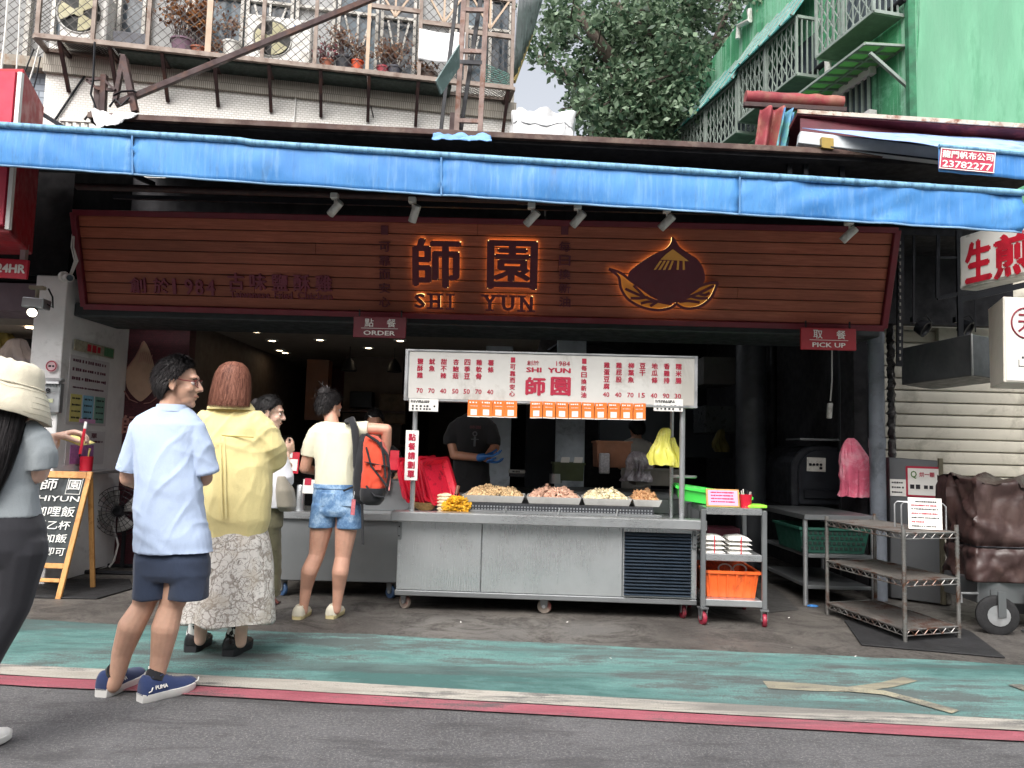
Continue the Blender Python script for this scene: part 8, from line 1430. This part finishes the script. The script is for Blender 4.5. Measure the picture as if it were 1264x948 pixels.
# ---- staff
def staff():
    g = Fig(7.15); T = thing('person', 'cook in black t-shirt and blue gloves behind the trays, face hidden by menu board', 'person', V((P(582, 560, 7.15).x, 7.15, .004))); Mh = rot(R(172), R(-10)); hc = g.p(586, 486)
    b = MB(); head_parts(b, hc, Mh, 1.); b.cone(g.p(587, 500), g.p(586, 515), .055, .06); g.rings(b, [(586, 510, 8, .1), (584, 522, 22, .15), (582, 560, 20, .18), (582, 600, 20, .18), (582, 640, 21, .19)])
    g.limb(b, [(562, 526, 0, .052), (558, 548, -.04, .046), (561, 562, -.08, .042), (593, 565, -.22, .034)]); g.limb(b, [(605, 526, 0, .052), (611, 552, -.03, .044), (600, 566, -.22, .034)])
    for x in (572, 592): q = g.p(x, 640); b.cone(q, V((q.x, 7.15, .09)), .09, .05)
    sculpt(b, 'body', m_skin('skin_tan', 'b8866c'), T, .0065, 3); face_bits(T, hc, Mh, 1.); hair_cap('hair', T, hc, Mh, 1., HAIRB, lambda d: smooth01(-.05, .1, d.z - (.55 * smooth01(.1, .75, d.y) - .8 * smooth01(.05, -.45, d.y) - .1)), strips=500, L=.02, grow=1.12, seed=8)  # tan skin tone shared by the staff
    BT = m_cloth('tee_black', '17171a', .1, .2); b = MB(); g.rings(b, [(586, 511, 11, .13), (585, 517, 20, .17), (583, 525, 25, .2), (582, 545, 23, .22), (582, 570, 22, .23), (582, 620, 24, .24)]); g.sleeve(b, [(571, 520, 0, .055), (562, 528, 0, .07), (557, 540, -.03, .07), (557, 548, -.04, .068)]); g.sleeve(b, [(598, 520, 0, .055), (605, 528, 0, .07), (609, 542, -.02, .07), (609, 550, -.04, .068)]); sh = sculpt(b, 't_shirt', BT, T, .0075, 3, folds(71, .01))
    b = MB(); fr = frame(g.p(586, 545, -.135), (1, 0, -.02), (0, -1, .1)); plate(b, fr, 0, 0, .02, .09, .002, .006); b.tube([fr[0] + V((.018 * math.cos(a), -.006, .07 + .018 * math.sin(a))) for a in np.linspace(0, 6.28, 14)], .005, 6); plate(b, fr, 0, .02, .07, .008, .002, .006); b.build('shirt_print', mat('grey_print', '4a4c50', .8), sh); b = MB(); write(b, '師園', fr, 0, .13, .1, .03, .02, lift=.008); b.build('shirt_lettering', mat('print_wine', '4a2226', .8), sh)
    b = MB(); g.limb(b, [(592, 565, -.22, .036), (597, 564, -.24, .032)]); hand(b, g.p(597, 563, -.24), (1, -.25, .1), (.1, -.2, 1), -1, .25, 1.05); sculpt(b, 'glove', mat('glove_blue', '2f6db5', .4, var=.1), T, .005, 2); b = MB(); hand(b, g.p(601, 569, -.2), (.9, -.4, -.1), (0, 0, 1), 1, .3, 1.05); sculpt(b, 'glove', mat('glove_blue', '2f6db5', .4), T, .005, 2)
    MB().box((g.p(582, 0).x - .19, 7.05, .006), (g.p(582, 0).x + .19, 7.28, .72)).build('apron', BT, T, bevel=.04)
    # cook further back, seen from behind
    g = Fig(9.); T = thing('person', 'dark haired cook in grey t-shirt facing away deep inside the kitchen', 'person', V((P(785, 560, 9).x, 9, .004))); Mh = rot(R(10), R(-20)); hc = g.p(786, 531)
    b = MB(); head_parts(b, hc, Mh, 1.); b.cone(g.p(786, 536), g.p(785, 545), .055, .06); g.rings(b, [(785, 540, 6, .1), (785, 548, 17, .15), (785, 575, 16, .18), (785, 620, 16, .18), (785, 650, 16, .2)]); g.limb(b, [(769, 551, 0, .05), (766, 575, .05, .042), (776, 580, .28, .034)]); g.limb(b, [(801, 551, 0, .05), (804, 575, .05, .042), (794, 580, .28, .034)]); hand(b, g.p(776, 580, .3), (.3, .9, 0), (0, 0, 1), 1, .5); hand(b, g.p(794, 580, .3), (-.3, .9, 0), (0, 0, 1), -1, .5)
    for x in (778, 792): q = g.p(x, 650); b.cone(q, V((q.x, 9, .09)), .09, .05)
    sculpt(b, 'body', MATS['skin_tan'], T, .008, 3); face_bits(T, hc, Mh, 1.); hair_cap('hair', T, hc, Mh, 1., HAIRB, lambda d: smooth01(-.05, .1, d.z - (.55 * smooth01(.1, .75, d.y) - .8 * smooth01(.05, -.45, d.y) - .1)), strips=400, L=.02, grow=1.2, seed=9)
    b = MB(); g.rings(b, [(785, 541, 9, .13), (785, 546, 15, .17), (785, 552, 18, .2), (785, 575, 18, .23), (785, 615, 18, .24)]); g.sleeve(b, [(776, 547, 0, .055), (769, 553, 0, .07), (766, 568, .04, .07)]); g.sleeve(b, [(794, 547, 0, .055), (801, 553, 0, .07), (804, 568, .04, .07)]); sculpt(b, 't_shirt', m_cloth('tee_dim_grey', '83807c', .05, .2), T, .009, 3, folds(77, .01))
    b = MB(); g.rings(b, [(785, 605, 18, .25), (785, 650, 19, .26)]);
    for x in (778, 792): q = g.p(x, 650); b.tube([q, V((q.x, 9, .08))], [.11, .08], 14)
    sculpt(b, 'trousers', MATS['tee_black'], T, .01, 3)
    # cashier in a face mask, mostly hidden by the customer
    g = Fig(7.2); P0 = g.p; g.p = lambda x, y, dy=0.: P0(x + 29, y + 38, dy)
    T = thing('person', 'cashier in white face mask mostly hidden behind the raised arm', 'person', V((P(440, 560, 7.2).x, 7.2, .004))); Mh = rot(R(190), R(-18)); hc = g.p(433, 484)
    b = MB(); head_parts(b, hc, Mh, .97); b.cone(g.p(434, 495), g.p(436, 510), .05, .058); g.rings(b, [(436, 505, 8, .1), (437, 516, 20, .15), (438, 560, 18, .17), (438, 640, 19, .18)]); g.limb(b, [(418, 522, 0, .046), (413, 550, -.04, .04), (430, 566, -.25, .032)]); g.limb(b, [(458, 522, 0, .046), (464, 550, -.04, .04), (452, 566, -.25, .032)]); hand(b, g.p(431, 566, -.26), (.5, -.8, 0), (0, 0, 1), 1, .5); hand(b, g.p(451, 566, -.26), (-.5, -.8, 0), (0, 0, 1), -1, .5)
    for x in (428, 448): q = g.p(x, 600); b.cone(q, V((q.x, 7.2, .09)), .08, .05)
    sculpt(b, 'body', MATS['skin_tan'], T, .0068, 3); face_bits(T, hc, Mh, .97); hair_cap('hair', T, hc, Mh, .97, HAIRB, lambda d: smooth01(-.05, .1, d.z - (.6 * smooth01(.1, .75, d.y) - .8 * smooth01(.05, -.45, d.y) - .1)), strips=500, L=.03, grow=1.14, seed=12)
    f = lambda x, y, zz: hc + Mh @ (V((x, y, zz)) * .97); b = MB(); b.loft([[f(w_ * math.sin(t), .02 + d_ * math.cos(t), z) for t in np.linspace(-1.35, 1.35, 14)] for z, w_, d_ in ((-.012, .066, .085), (-.04, .066, .095), (-.07, .06, .09), (-.1, .045, .07))], cap=False, closed=False); b.build('face_mask', PAPER, T, smooth=60, solid=.003)
    b = MB(); b.tube([f(.03, .07, .075), f(.055, .04, .085)], .005, 6); b.build('hair_clip', PAPER, T)
    b = MB(); g.rings(b, [(436, 507, 11, .13), (437, 513, 18, .17), (438, 521, 23, .2), (438, 560, 21, .23), (438, 610, 22, .24)]); g.sleeve(b, [(425, 516, 0, .055), (418, 524, 0, .066), (413, 545, -.04, .066)]); g.sleeve(b, [(451, 516, 0, .055), (458, 524, 0, .066), (464, 545, -.04, .066)]); sculpt(b, 't_shirt', MATS['tee_black'], T, .008, 3, folds(81, .01))
staff()
